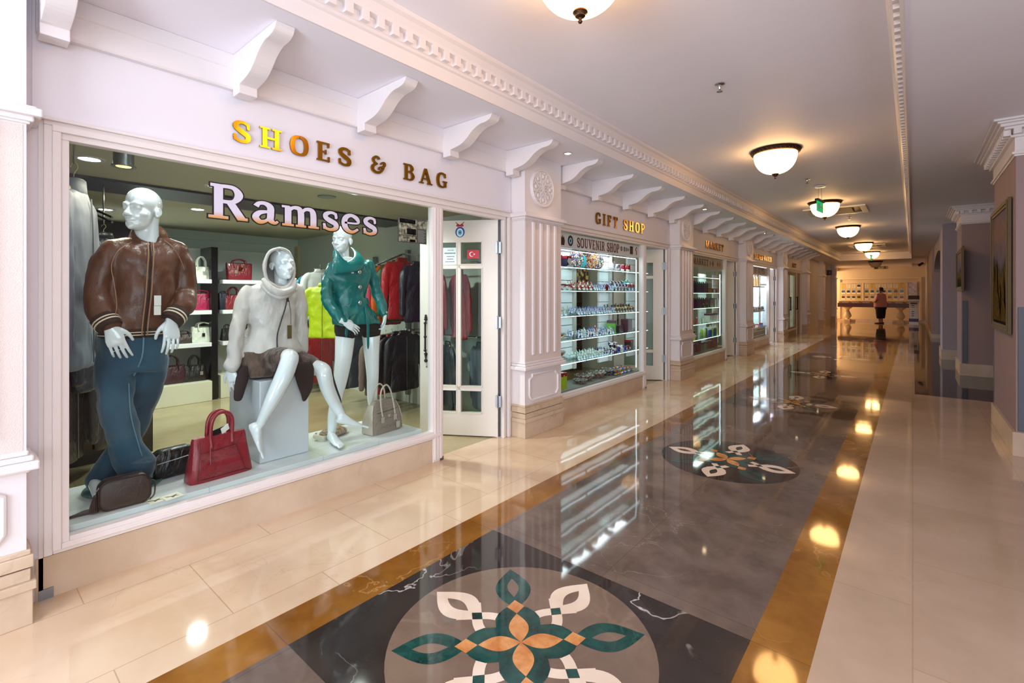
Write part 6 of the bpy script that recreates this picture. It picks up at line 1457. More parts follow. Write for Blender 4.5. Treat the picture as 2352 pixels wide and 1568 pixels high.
def row(kind, y0, y1, n, z, label, group, x0=-3.07, x1=-3.2, ms=None, sc=(.85, 1.1), rz=None, rows=1, first=None):
    D = {'mug': .10, 'glass_trinket': .058, 'animal_figurine': .062, 'small_box': .07, 'gift_box': .125, 'bottle': .056, 'eye_charm': .076, 'candy_pebble': .07, 'blister_pack': .05}[kind]
    sp = abs(y1-y0)/n; mxs = sp*.97/D
    if mxs < sc[0]:
        n = max(1, int(abs(y1-y0)/(D*sc[0]*1.03))); sp = abs(y1-y0)/n; mxs = sp*.97/D
    sc = (min(sc[0], mxs), min(sc[1], mxs))
    if rows > 1 and abs(x0-x1)/(rows-1) < D*sc[1]: x1 = x0-D*sc[1]*1.05*(rows-1)
    if rz is None and kind == 'animal_figurine': rz = 1.4
    if rows == 1: x1 = x0
    for r in range(rows):
        for k in range(n):
            f = (k+.5)/n; y = y0+(y1-y0)*f; x = x0+(x1-x0)*(r/(rows-1) if rows > 1 else random.random())
            put(kind, (x, y, z), label, group, rz if rz is not None else random.uniform(-1.2, 1.2), random.uniform(*sc), random.choice(ms) if ms else None)
def shell(i, zc, depth, col, back=None, ceilcol='b9b59c'):
    ya, yb = YP+(i-1)*PITCH+.1, YP+i*PITCH
    xb = -3.3-depth
    bm = BM(); box(bm, xb, -3.06, ya, yb, zc, zc+.08); struct('ceiling_shop_%d' % (i+1), bm, mat('shop ceiling %d' % i, ceilcol, .6))
    bm = BM(); box(bm, xb-.08, xb, ya, yb, 0, zc+.1); struct('wall_shop_%d' % (i+1), bm, col)
    return xb, ya, yb
# ================================================================ SOUVENIR SHOP (second bay)
SH2 = [1.667, 1.394, 1.10, .82, .557]
xb, ya, yb = shell(1, 2.26, 3.6, mat('brown shop wall', '6e6048', .7, noise=.5, nscale=6, col2='3a3024'))
g0, g1 = facade(1)[2:4]
t = thing('display_shelving', 'white slatted display shelving with glass shelves filling the souvenir window', 'shelving', (-3.2, 5.3, 0))
XK = -3.23
cols2 = [(P(1287, 700, XK).y, P(1318, 700, XK).y), (P(1375, 700, XK).y, P(1400, 700, XK).y), (6.49, 6.79)]
M_SLAT = mat('white slat panel', 'e8eef2', .3)
for a, b in cols2:
    bm = BM(); z = .43
    while z < 1.96: box(bm, XK-.02, XK+.01, a, b-.05, z, min(z+.128, 1.96)); z += .136
    ob('slat_panel', bm, M_SLAT, t, bevel=.003)
    bm = BM(); box(bm, XK-.02, XK+.04, b-.05, b, .43, 1.97); ob('side_post', bm, mat('grey post', 'b3b0a8', .4), t)
ends = [g0+.01]+[c for c in (cols2[0][1]-.02, cols2[1][1]-.02)]+[6.79]
for z in SH2:
    for k in range(3):
        bm = BM(); box(bm, XK+.02, -3.02, ends[k]+.004, ends[k+1]-.004, z-.007, z); ob('glass_shelf', bm, M_GLASSG, t)
        bm = BM(); box(bm, -3.045, -3.03, ends[k]+.02, ends[k+1]-.02, z-.014, z-.009); ob('led_strip', bm, M_LED, t)
bm = BM(); box(bm, -3.06, -3.045, g0, g1, 1.850, 1.856); box(bm, -3.045, -3.035, g1-.010, g1-.004, .3, 1.84); ob('led_strip', bm, M_LED, t)
bm = BM(); box(bm, XK-.10, -3.0, g0, g1, 0, .262); ob('bottom_deck', bm, mat('deck grey', '8e928e', .3), t)
# printed sign band
t = thing('shop_sign', 'white sign band reading SOUVENIR SHOP inside the top of the second window', 'sign', (-3.0, 5.3, 1.86))
bm = BM(); box(bm, -3.0, -2.985, g0-.0, g1+.0, 1.868, 2.035); o = ob('sign_board', bm, mat('sign board pink white', 'f2eaf0', .4), t)
MAR = mat('maroon lettering', '5e1428', .4)
ya_, yb_2 = P(1326, 570, -2.98).y, P(1423, 570, -2.98).y
bm = BM(); text_mesh(bm, 'SOUVENIR SHOP', (-2.985, ya_, 1.892), (0, 1, 0), (0, 0, 1), (1, 0, 0), .115, width=yb_2-ya_, depth=.002); ob('lettering', bm, MAR, o)
def eye(y, z, r, par, x=-2.984):
    for nm, k, m, d in (('eye_blue', 1, mat('sign navy', '141c3c', .4), .0006), ('eye_white', .55, M_WHITE, .0012), ('eye_cyan', .38, _mc['evil eye cyan'], .0018), ('eye_black', .16, M_BLACKP, .0024)):
        bm = BM(); vs = [bm.verts.new((x+d, y+r*k*math.cos(a)*.9, z+r*k*math.sin(a))) for a in [2*PI*j/24 for j in range(24)]]; bm.faces.new(vs); ob(nm, bm, m, par)
eye(P(1311, 552, -2.98).y, 1.955, .062, o)
bm = BM(); yq = P(1291, 550, -2.98).y; prism(bm, [(-.05, -.06), (.05, -.06), (.062, -.01), (.045, .04), (.03, .02), (.02, .055), (.0, .02), (-.02, .06), (-.03, .02), (-.05, .05), (-.06, 0)], lambda a, b: (-2.985, yq+a, 1.955+b), (.001, 0, 0)); ob('dark_pot_print', bm, mat('print brown', '3a1a12', .5), o)
for u, r in ((1428, .032), (1435, .032), (1440, .026), (1444, .02)): eye(P(u, 575, -2.98).y, 1.955, r, o)
bm = BM(); yq = P(1451, 580, -2.98).y; box(bm, -2.985, -2.984, yq-.045, yq+.045, 1.90, 2.01); ob('carpet_print', bm, _mc['print brown'], o)
bm = BM(); yq = P(1462, 585, -2.98).y; tube(bm, [V(-2.984, yq, 1.90), V(-2.984, yq, 1.95), V(-2.984, yq-.02, 1.97), V(-2.984, yq+.01, 2.01)], .007, n=5, k=3); ob('water_pipe_print', bm, _mc['print brown'], o)
A0, A1, A2, A3 = g0+.03, P(1316, 700, -3.1).y, P(1401, 700, -3.08).y, g1-.03
L1, L2 = P(1319, 700, -3.1).y, P(1382, 700, -3.1).y
# goods
for k, (y, s, m) in enumerate(((L1+.12, 1.05, G_CER), (L1+.27, .85, mat('teal glaze', '2d8c94', .2)), (L1+.47, 1.1, G_CER2), (L1+.68, 1.0, G_CER))):
    put('decorative_plate', (-3.16-.03*(k % 2), y, SH2[0]), ['painted oval plate at the left of the top souvenir shelf', 'teal plate between two painted plates on the top souvenir shelf', 'round terracotta-red plate in the middle of the top souvenir shelf', 'painted plate at the right of the top left souvenir shelf'][k], 'standing plates in the souvenir window', -.35, s, m)
for k, (y, s) in enumerate(((L1+.17, .95), (L1+.45, 1.15))):
    put('decorative_plate', (-3.28, y, 1.46), ['dark blue plate hanging behind the second souvenir shelf', 'large gold and brown plate hanging behind the second souvenir shelf'][k], 'standing plates in the souvenir window', -.1, s, mat('dark blue plate', '1a2440', .3) if k == 0 else multi('gold plate', ['6b5528', '2c2418', 'a08844', '4a1c18'], 30))
put('mug', (-3.09, A2+.07, SH2[0]), 'pink mug at the left of the top right souvenir shelf', 'mugs on the top right souvenir shelf', .3, 1.25, G_PNK)
row('mug', A2+.16, A2+.34, 2, SH2[0], 'pale printed mug on the top right souvenir shelf', 'pale mugs on the top right souvenir shelf', -3.1, -3.1, [G_MUG], (1.0, 1.05))
row('mug', A2+.34, A3-.05, 4, SH2[0], 'dark red printed mug on the top right souvenir shelf', 'red mugs on the top right souvenir shelf', -3.1, -3.1, [G_RED], (1.0, 1.1))
put('small_box', (-3.08, A0+.16, SH2[0]), 'red patterned box at the far left of the top souvenir shelf', 'boxes left of the plates', 0, (1.6, 1.7, 1.7), G_RED); put('small_box', (-3.08, A0+.36, SH2[0]), 'navy box with an eye pattern left of the plates', 'boxes left of the plates', 0, (1.6, 1.5, 1.7), multi('navy eye box', ['141c3c', 'e8e8f0', '2a3f90'], 14))
row('glass_trinket', L1+.02, L1+.36, 8, SH2[1], 'red and white glass trinket on the second souvenir shelf', 'red and white trinkets', -3.06, -3.2, [multi('red white glaze', ['c9402c', 'f2efe9', 'f7f7f7', '8c2417'], 70)], (1.2, 1.6), rows=2)
row('glass_trinket', L1+.38, L2+.24, 9, SH2[1], 'blue and white trinket on the second souvenir shelf', 'blue and white trinkets on the second shelf', -3.06, -3.2, [G_BW], (.9, 1.2), rows=2)
put('small_box', (-3.06, L2+.02, SH2[1]), 'small red and white box at the end of the second souvenir shelf', 'boxes on the second shelf', 0, 1.0, G_RED)
row('small_box', A0+.04, A0+.44, 4, SH2[1], 'clear printed cube at the far left of the second souvenir shelf', 'clear cubes', -3.08, -3.08, [G_MUG], (.9, 1.0), 0)
row('animal_figurine', A2+.06, A3-.25, 6, SH2[1], 'black and white animal figurine on the second right souvenir shelf', 'black and white figurines', -3.06, -3.2, [G_ZEB], (1.35, 1.7), rows=2)
row('animal_figurine', A3-.24, A3-.04, 2, SH2[1], 'colourful figurine at the right end of the second souvenir shelf', 'colourful figurines at the end of the second shelf', -3.06, -3.15, [G_CAN], (1.5, 1.9))
row('glass_trinket', L1, L2+.25, 15, SH2[2], 'blue and white glass trinket on the third souvenir shelf', 'blue and white trinkets on the third shelf', -3.05, -3.2, [G_BW], (.9, 1.3), rows=2)
row('glass_trinket', A0+.02, A0+.36, 4, SH2[2], 'silver glass trinket at the far left of the third souvenir shelf', 'silver trinkets', -3.05, -3.2, [G_GLS], (1.1, 1.5), rows=2)
row('animal_figurine', A2+.05, A3-.05, 7, SH2[2], 'brown and gold animal figurine on the third right souvenir shelf', 'brown figurines', -3.06, -3.18, [G_HRS], (1.0, 1.7), rows=2)
put('bowl', (-3.115, A0+.24, SH2[3]), 'yellow and blue bowl at the far left of the fourth souvenir shelf', 'bowls in the souvenir window', 0, (.8, 1.2, 1.2), multi('yellow blue glaze', ['c08a28', '1f4f80', 'd9b050', '6b3a18'], 40))
row('glass_trinket', L1, L2+.25, 13, SH2[3], 'mixed glass trinket on the fourth souvenir shelf', 'mixed trinkets on the fourth shelf', -3.05, -3.2, [G_BW, G_BW, G_GLS, multi('red blue glaze', ['b02a30', 'f2f2f5', '1f3fa0', 'e8ecf5'], 45)], (.9, 1.3), rows=2)
t = put('bottle', (-3.06, L1+.42, SH2[3]), 'red bottle with a blue foot among the trinkets of the fourth shelf', 'bottles in the souvenir window', 0, (.5, .5, .75), mat('red glass', 'b01c2c', .2))
put('gift_box', (-3.12, A2+.12, SH2[3]), 'bright green gift box on the fourth right souvenir shelf', 'gift boxes in the souvenir window', .4, (1.1, 1.1, 1.15), mat('green gift box', '5fb025', .4))
put('gift_box', (-3.14, A2+.34, SH2[3]), 'plum gift box between the green and the maroon ones', 'gift boxes in the souvenir window', .1, (1, 1.5, .62), mat('plum box', '4a2a3c', .4))
put('gift_box', (-3.12, A2+.56, SH2[3]), 'maroon marbled gift box at the right end of the fourth souvenir shelf', 'gift boxes in the souvenir window', .1, (1, 1.5, 1.15), mat('marbled maroon box', '5c2c3a', .4, noise=.5, nscale=30))
for k in range(2): put('bowl', (-3.115, A0+.24, SH2[4]+.068*k), ['lower of two stacked painted bowls at the far left of the fifth souvenir shelf', 'upper of two stacked painted bowls at the far left of the fifth souvenir shelf'][k], 'bowls in the souvenir window', 0, (.8, 1.05, 1.05), [G_CER, G_CER2][k])
row('glass_trinket', L1, L1+.62, 11, SH2[4], 'clear glass pebble trinket on the fifth souvenir shelf', 'clear trinkets on the fifth shelf', -3.05, -3.2, [G_GLS], (1.0, 1.4), rows=2)
row('glass_trinket', L1+.62, L2+.25, 5, SH2[4], 'green and blue trinket at the right of the fifth left souvenir shelf', 'green and blue trinkets', -3.05, -3.2, [multi('green blue glaze', ['2b8a5b', 'f0f0f5', '1f3fa0', '143c24'], 45)], (.9, 1.3), rows=2)
row('eye_charm', A2+.14, A3-.16, 5, SH2[4], 'round blue, pink and white eye charm on the fifth right souvenir shelf', 'eye charms', -3.06, -3.14, [mat('charm blue', '1c2c8c', .2), mat('charm pink', 'e03a90', .2), mat('charm white', 'ecebee', .2), mat('charm maroon', '6b1420', .2)], (1.0, 1.35), 0, rows=2)
put('mug', (-3.08, A2+.07, SH2[4]), 'black and white mug left of the eye charms', 'mugs on the fifth shelf', .3, 1.7, G_ZEB)
put('small_box', (-3.1, A3-.08, SH2[4]), 'dark box at the right end of the fifth souvenir shelf', 'boxes on the fifth shelf', 0, (1.6, 1.5, 2.0), M_BLACKP)
for k, (y, x, s, m) in enumerate(((L1+.13, -3.10, .8, G_CER), (L1+.34, -3.17, 1.15, G_CER2), (L1+.62, -3.16, 1.2, G_CER2), (L1+.90, -3.16, 1.2, G_CER))):
    put('bowl', (x, y, .262), ['small blue painted bowl at the bottom left of the souvenir window', 'large terracotta bowl behind the small blue one', 'large painted bowl in the middle of the bottom deck', 'large blue and green bowl at the right of the bottom deck'][k], 'bowls on the bottom deck', .5*k, s, m)
row('candy_pebble', A2+.05, A3-.05, 8, .262, 'colourful glazed pebble on the bottom deck of the souvenir window', 'coloured pebbles, lower layer', -3.05, -3.25, [G_CAN], (1.2, 1.6), rows=3)
row('candy_pebble', A2+.12, A3-.10, 6, .302, 'colourful glazed pebble on top of the pile in the souvenir window', 'coloured pebbles, upper layer', -3.08, -3.2, [G_CAN], (1.1, 1.4), rows=2)
put('small_box', (-3.10, A0+.30, .262), 'lime green box at the bottom left corner of the souvenir window', 'boxes on the deck', 0, (1.5, 1.6, 2.6), mat('lime box', 'a8c41c', .4))
# stock shelves deeper in the souvenir shop
t = thing('stock_shelf', 'brown stock shelving seen through the souvenir window', 'shelving', (-4.6, 6.3, 0))
bm = BM()
for z in (.4, .8, 1.2, 1.55): box(bm, -4.75, -4.5, 5.0, 7.3, z, z+.025)
for y in (5.0, 5.8, 6.6, 7.28): box(bm, -4.75, -4.5, y, y+.025, 0, 1.8)
ob('shelf_frame', bm, mat('dark brown wood', '4a3826', .5), t)
random.seed(5); kk = 0
for z in (.425, .825, 1.225):
    y = 5.06
    while y < 7.2:
        put('gift_box', (-4.6, y+.05, z), 'small dim box on the brown stock shelving in the souvenir shop', 'dim boxes on the stock shelving', 0, (.8, random.uniform(.5, .9), random.uniform(.7, 1.6)), mat('dim box %d' % (kk % 6), ['7a5a2c', '6b2a22', '8c8468', '3c4a2a', '5a5048', 'a09272'][kk % 6], .6)); y += random.uniform(.11, .17); kk += 1
for k in range(4): area('display_light', (-3.12, g0+.25+.5*k, 1.86), (0, 0, 0), .15, .35, 2.2, (.86, .94, 1))
for z in SH2: area('shelf_light', (-3.12, (g0+g1)/2, z-.03), (0, 0, 0), .1, 1.8, .9, (.86, .94, 1))
point('souvenir_shop_light', (-4.3, 5.4, 2.0), 16, (1, .88, .7), .2)
# ================================================================ MARKET (third bay)
xb, ya, yb = shell(2, 2.26, 2.2, mat('market wall', '6b5c4a', .7, noise=.5, nscale=6, col2='3a3024'))
g0, g1 = facade(2)[2:4]
def zat(u, v, x=-3.04): return P(u, v, x).z
SH3 = [zat(1625, v) for v in (637, 672, 706, 741, 775)]
t = thing('display_shelving', 'lit glass display shelving filling the market window', 'shelving', (-3.2, 9.3, 0))
cols3 = [(P(1605, 700, XK).y, P(1621, 700, XK).y), (P(1637, 700, XK).y, 10.78)]
for a, b in cols3:
    bm = BM(); z = .3
    while z < 1.75: box(bm, XK-.02, XK+.01, a, b, z, min(z+.128, 1.75)); z += .136
    ob('slat_panel', bm, M_SLAT, t, bevel=.003)
for z in SH3:
    bm = BM(); box(bm, XK+.02, -3.02, g0+.01, g1-.01, z-.007, z); ob('glass_shelf', bm, M_GLASSG, t)
    bm = BM(); box(bm, -3.04, -3.025, g0+.02, g1-.02, z-.014, z-.009); ob('led_strip', bm, emat('led green white', 'dcffe8', 4), t)
bm = BM(); box(bm, -3.045, -3.03, g1-.014, g1-.006, .5, 1.75); ob('led_strip', bm, M_LED, t)
bm = BM(); box(bm, XK-.02, -3.0, g0, g1, 0, .262); ob('bottom_deck', bm, mat('dark deck', '3c3c38', .3), t)
t = thing('shop_sign', 'pale sign band reading MARKET inside the top of the third window', 'sign', (-3.0, 9.3, 1.88))
bm = BM(); box(bm, -3.0, -2.985, g0, g1, 1.85, 2.035); o = ob('sign_board', bm, mat('sign board rose', 'c9b4ae', .4), t)
bm = BM(); text_mesh(bm, 'MARKET', (-2.985, P(1592, 600, -2.98).y, 1.885), (0, 1, 0), (0, 0, 1), (1, 0, 0), .115, width=P(1628, 600, -2.98).y-P(1592, 600, -2.98).y, depth=.002); ob('lettering', bm, mat('dark maroon lettering', '3a0f1a', .4), o)
bm = BM()
for u, s in ((1632, 1), (1649, 1), (1654, .8)): yq = P(u, 600, -2.98).y; prism(bm, [(-.05*s, 0), (0, .06), (.05*s, 0), (0, -.06)], lambda a, b: (-2.985, yq+a, 1.94+b), (.001, 0, 0))
ob('pen_print', bm, mat('print red', 'a05040', .5), o)
bm = BM(); yq = P(1638, 600, -2.98).y; prism(bm, [(-.06, 0), (0, .07), (.06, 0), (0, -.07)], lambda a, b: (-2.985, yq+a, 1.94+b), (.001, 0, 0)); ob('diamond_print', bm, mat('print blue', '2a3f90', .5), o)
BC = [mat('bottle %s' % n, c, .25) for n, c in (('olive', '5a6a1c'), ('black', '18161a'), ('violet', '4a1f5c'), ('lime', '9cc41c'), ('plum', '6b2040'), ('white', 'e8e8e4'), ('blue', '1f3fa0'), ('amber', '8a4a1c'), ('teal', '2a7a70'))]
H3 = (SH3[0]-SH3[1])
def brow(y0, y1, n, z, lb, grp, ms, s=(1.0, 1.3), rows=2):
    row('bottle', y0, y1, n, z, lb, grp, -3.06, -3.2, ms, s, 0, rows=rows)
ym = P(1622, 700, -3.1).y
row('blister_pack', g0+.02, ym, 14, SH3[1], 'dark hanging pack on the left of the second market shelf', 'dark packs on the second market shelf', -3.06, -3.14, [G_PK1], (1.0, 1.1), 0, rows=2)
row('small_box', ym+.06, g1-.08, 6, SH3[1], 'small dark box on the right of the second market shelf', 'boxes on the second market shelf', -3.06, -3.15, [BC[7], BC[1], BC[5]], (1.1, 1.9), 0)
row('blister_pack', g0+.02, ym, 14, SH3[2], 'green or dark pack on the left of the third market shelf', 'packs on the left of the third market shelf', -3.06, -3.14, [G_PK2, G_PK1, BC[4]], (.9, 1.0), 0, rows=2)
row('blister_pack', ym+.05, g1-.06, 14, SH3[2], 'white, plum or dark pack on the right of the third market shelf', 'packs on the right of the third market shelf', -3.06, -3.14, [G_PK3, BC[5], G_PK1, BC[0]], (.9, 1.0), 0, rows=2)
brow(g0+.02, ym-.2, 7, SH3[3], 'small red and white bottle on the fourth market shelf', 'small bottles on the fourth market shelf', [BC[5], mat('bottle red', 'c03a30', .25)], (.55, .75), 1)
row('gift_box', ym+.04, g1-.06, 6, SH3[3], 'tall white and grey carton on the fourth market shelf', 'cartons on the fourth market shelf', -3.1, -3.1, [BC[5], mat('carton grey', '7a6a60', .5)], (1.1, 1.25), 0)
row('gift_box', g0+.05, g0+.75, 3, SH3[4], 'bright yellow green carton at the left of the fifth market shelf', 'yellow cartons', -3.08, -3.08, [mat('carton lime', 'b9d01c', .4)], (1.0, 1.3), .3)
brow(ym+.02, g1-.08, 7, SH3[4], 'blue, white or lime bottle on the right of the fifth market shelf', 'bottles on the fifth market shelf', [BC[6], BC[5], BC[3]], (.9, 1.2))
row('gift_box', g0+.1, g1-.1, 8, .262, 'dim carton at the bottom of the market window', 'dim cartons at the bottom of the market window', -3.12, -3.12, [mat('dim grey carton', '6a665e', .5), mat('dim red carton', '6b2a28', .5)], (1.0, 1.5), 0)
for k in range(3): area('display_light', (-3.12, g0+.35+.6*k, 1.83), (0, 0, 0), .2, .4, 2.4, (.86, 1, .92))
for z in SH3: area('shelf_light', (-3.12, (g0+g1)/2, z-.03), (0, 0, 0), .1, 1.8, .8, (.86, 1, .95))
point('market_light', (-4.2, 9.3, 2.0), 10, (1, .86, .66), .2)
# ================================================================ SILVER SHOP (fourth bay)
xb, ya, yb = shell(3, 2.26, 1.4, mat('white shop wall', 'dfe6f2', .3), ceilcol='e0e4ee')
g0, g1 = facade(3)[2:4]
t = thing('display_shelving', 'bright white display case in the silver shop window', 'shelving', (-3.2, 13.2, 0))
bm = BM(); box(bm, -3.5, -3.46, g0, g1, 0, 2.0); box(bm, -3.5, -3.02, g0-.03, g0, 0, 2.0); ob('back_panel', bm, M_WHITE, t)
S4 = [zat(1745, v) for v in (657, 713, 752)]
for z in S4:
    bm = BM(); box(bm, -3.46, -3.04, g0, g1, z-.03, z); ob('shelf', bm, mat('shelf edge grey', 'a8a490', .3), t)
bm = BM(); box(bm, -3.5, -3.0, g0, g1, 0, .262); ob('bottom_deck', bm, M_WHITE, t)
t = thing('shop_sign', 'pale lilac sign band reading OF SILVER in the fourth window', 'sign', (-3.0, 13.2, 1.88))
bm = BM(); box(bm, -3.0, -2.985, g0, g1, 1.83, 2.035); o = ob('sign_board', bm, mat('sign board lilac', 'd8cfe6', .4), t)
bm = BM(); text_mesh(bm, 'OF SILVER', (-2.985, P(1733, 620, -2.98).y, 1.87), (0, 1, 0), (0, 0, 1), (1, 0, 0), .13, width=P(1757, 620, -2.98).y-P(1733, 620, -2.98).y, depth=.002); ob('lettering', bm, mat('black lettering', '1a1426', .4), o)
for k in range(3):
    y = P(1731+6*k+3, 640, -3.1).y; t = thing('curved_dagger', ['left', 'middle', 'right'][k]+' of three curved sheathed daggers on the top shelf of the silver window', 'dagger', (-3.15, y, S4[0]), 'curved daggers')
    bm = BM(); tube(bm, [V(-3.15, y+.10, S4[0]+.012), V(-3.15, y+.06, S4[0]+.16), V(-3.15, y-.04, S4[0]+.28), V(-3.15, y-.18, S4[0]+.36)], [.035, .03, .022, .008], n=8, k=5, flat=.5); ob('sheath', bm, mat('brown gold sheath', '6b4c1c', .3, .5), t, smooth=True)
    bm = BM(); tube(bm, [V(-3.12, y+.08, S4[0]+.015), V(-3.12, y+.04, S4[0]+.16), V(-3.12, y-.06, S4[0]+.27)], .008, n=6, k=4); ob('silver_edge', bm, M_CHROME, t, smooth=True)
row('eye_charm', g0+.3, g1-.06, 9, S4[1], 'round black and silver watch piece on the middle shelf of the silver window', 'silver pieces on the middle shelf', -3.08, -3.3, [G_ZEB, M_CHROME], (1.1, 1.6), rows=2)
row('glass_trinket', g0+.3, g1-.06, 9, S4[1], 'white and silver trinket at the front of the middle silver shelf', 'small silver trinkets', -3.05, -3.06, [G_MUG], (1.2, 1.5))
row('small_box', g0+.3, g1-.1, 7, S4[2], 'pink, green or yellow box on the low shelf of the silver window', 'coloured boxes in the silver window', -3.08, -3.3, [mat('box coral', 'e07060', .4), mat('box green', '3fae6a', .4), mat('box yellow', 'd8d050', .4), M_WHITE, mat('box blue', '4a7ac0', .4)], (1.0, 1.9), .2, rows=2)
t = thing('price_board', 'white poster board with dark lettering at the bottom of the silver window', 'board', (-3.03, 13.5, .3))
bm = BM(); box(bm, -3.020, -3.012, g0+.75, g1-.05, .27, .495); o = ob('board', bm, M_PAPER, t)
bm = BM(); box(bm, -3.034, -3.021, g0+.70, g1-.02, .264, .50); ob('dark_frame', bm, mat('frame brown', '2f2022', .5), t)
bm = BM()
for z, a in ((.43, 1.2), (.36, .9), (.32, .9)):
    y = g0+a
    while y < g1-.15: box(bm, -3.012, -3.0105, y, y+.035, z, z+.022); y += .055
ob('lettering', bm, mat('board ink', '4a4048', .5), o)
t = thing('striped_box', 'brown and white striped box left of the poster board', 'box', (-3.06, g0+.55, .262))
bm = BM(); box(bm, -3.034, -3.012, g0+.40, g0+.66, .264, .50); ob('carton', bm, _mc['frame brown'], t)
bm = BM(); box(bm, -3.0118, -3.0105, g0+.50, g0+.54, .265, .50); ob('white_stripe', bm, M_PAPER, t)
for k in range(3): area('display_light', (-3.22, g0+.35+.6*k, 1.82), (0, 0, 0), .3, .5, 22, (.78, .84, 1))
for z in S4: area('shelf_light', (-3.25, (g0+g1)/2, z-.04), (0, 0, 0), .25, 1.8, 10, (.80, .86, 1))
point('silver_shop_light', (-3.7, 14.75, 1.9), 150, (.76, .80, 1), .15)
# ================================================================ LAST SHOP (fifth bay): closed glazed doors
xb, ya, yb = shell(4, 2.26, 1.6, mat('pale green wall', 'c9d4c4', .5))
g0, g1, m1, d1 = facade(4)[2:]
t = sempty('door_5', (XF-.02, 16.4, 0))
bm = BM(); y0, y1 = g0-.1, g1-.0
box(bm, XF-.05, XF, y0, y0+.3, .0, 2.05); box(bm, XF-.05, XF, y0+.3, g1+.02, 1.95, 2.05); box(bm, XF-.05, XF, y0+.3, g1+.02, 0, .30); box(bm, XF-.05, XF, y0+1.05, y0+1.2, .3, 1.95); box(bm, XF-.05, XF, g1-.25, g1+.02, .3, 1.95)
ob('door_leaf', bm, mat('taupe door frame', '8c7b6c', .4), t)
bm = BM(); box(bm, XF-.03, XF-.02, y0+.3, g1-.25, .30, 1.95); ob('door_glass', bm, M_GLASSD, t)
bm = BM(); box(bm, XF-.06, XF-.03, m1, d1, 0, 2.05); ob('side_panel', bm, _mc['taupe door frame'], t)
for y in (y0+1.12, g1+.0):
    bm = BM(); tube(bm, [V(XF+.04, y, .85), V(XF+.04, y, 1.25)], .016, n=8)
    for z in (.86, 1.24): tube(bm, [V(XF, y, z), V(XF+.04, y, z)], .012, n=6); ball(bm, (XF+.04, y, z), .024, 10, 6)
    ob('handle', bm, M_IRON, t, smooth=True)
n = thing('door_notice', 'white printed notice on the glass door of the last shop', 'notice', (XF-.015, 16.1, 1.3))
bm = BM(); box(bm, XF-.019, XF-.017, y0+.36, y0+1.0, 1.25, 1.88); o = ob('sheet', bm, M_PAPER, n)
bm = BM(); box(bm, XF-.0165, XF-.0155, y0+.40, y0+.96, 1.76, 1.85)
for k in range(6): box(bm, XF-.0165, XF-.0155, y0+.42, y0+.7+.04*(k % 3), 1.32+.06*k, 1.335+.06*k)
ob('lettering', bm, mat('notice ink', '4f4a3c', .5), o)
point('last_shop_light', (-3.9, 16.6, 2.0), 45, (.92, 1, .9), .15)
# ================================================================ FAR END OF THE CORRIDOR
CRM = mat('cream stone', 'dcc8a6', .5)
YB = YEND
# panelled frame and notice board on the end wall
bx0, bx1 = Py(1926, 680, YB).x, Py(2117, 680, YB).x
t = thing('wall_panel', 'large cream moulded panel framing the notice board on the end wall', 'wall panel', (-1.3, YB-.03, 0))
bm = BM()
for (a, b, z0, z1) in ((bx0, bx0+.09, .1, 2.079), (bx1-.09, bx1, .1, 2.079), (bx0, bx1, 2.08, 2.16)): box(bm, a, b, YB-.06, YB-.001, z0, z1)
ob('panel_moulding', bm, CRM, t, bevel=.01)
nx0, nx1, nz0, nz1 = Py(1923, 680, YB).x+.12, Py(2112, 680, YB).x-.08, 1.02, 1.92
t = thing('notice_board', 'long glazed notice board covered with sheets on the end wall', 'notice board', (-1.3, YB-.07, nz0))
MB_ = mat('board beige', 'c9ad7c', .6)
bm = BM(); box(bm, nx0, nx1, YB-.09, YB-.061, nz0, nz1); ob('backing', bm, MB_, t)
Wn = nx1-nx0
bm = BM(); box(bm, nx0+Wn*.31, nx0+Wn*.325, YB-.11, YB-.091, nz0, nz1); box(bm, nx0+Wn*.87, nx0+Wn*.882, YB-.11, YB-.091, nz0, nz1); box(bm, nx0, nx1, YB-.11, YB-.091, nz1-.02, nz1+.02); box(bm, nx0, nx1, YB-.11, YB-.091, nz0-.02, nz0+.02); ob('frame', bm, CRM, t)
bm = BM(); box(bm, nx0+Wn*.885, nx1-.02, YB-.095, YB-.0905, nz0+.02, nz1-.02); ob('dark_map', bm, mat('grey violet map', '8a7468', .3, noise=.6, nscale=9, col2='c8bccb'), t)
SP = mat('sheet cream', 'e3d8bb', .6); random.seed(11)
PC = [mat('photo %s' % n, c, .3, noise=.6, nscale=12, col2=c2) for n, c, c2 in (('green', '5c6a38', '1a2010'), ('blue', '3a6a9c', '17301e'), ('brown', '6b4a3a', '20140e'), ('dark', '3a3a30', '12120e'))]
cx_ = [.022+.071*k for k in range(4)]+[.338+.0745*k for k in range(7)]
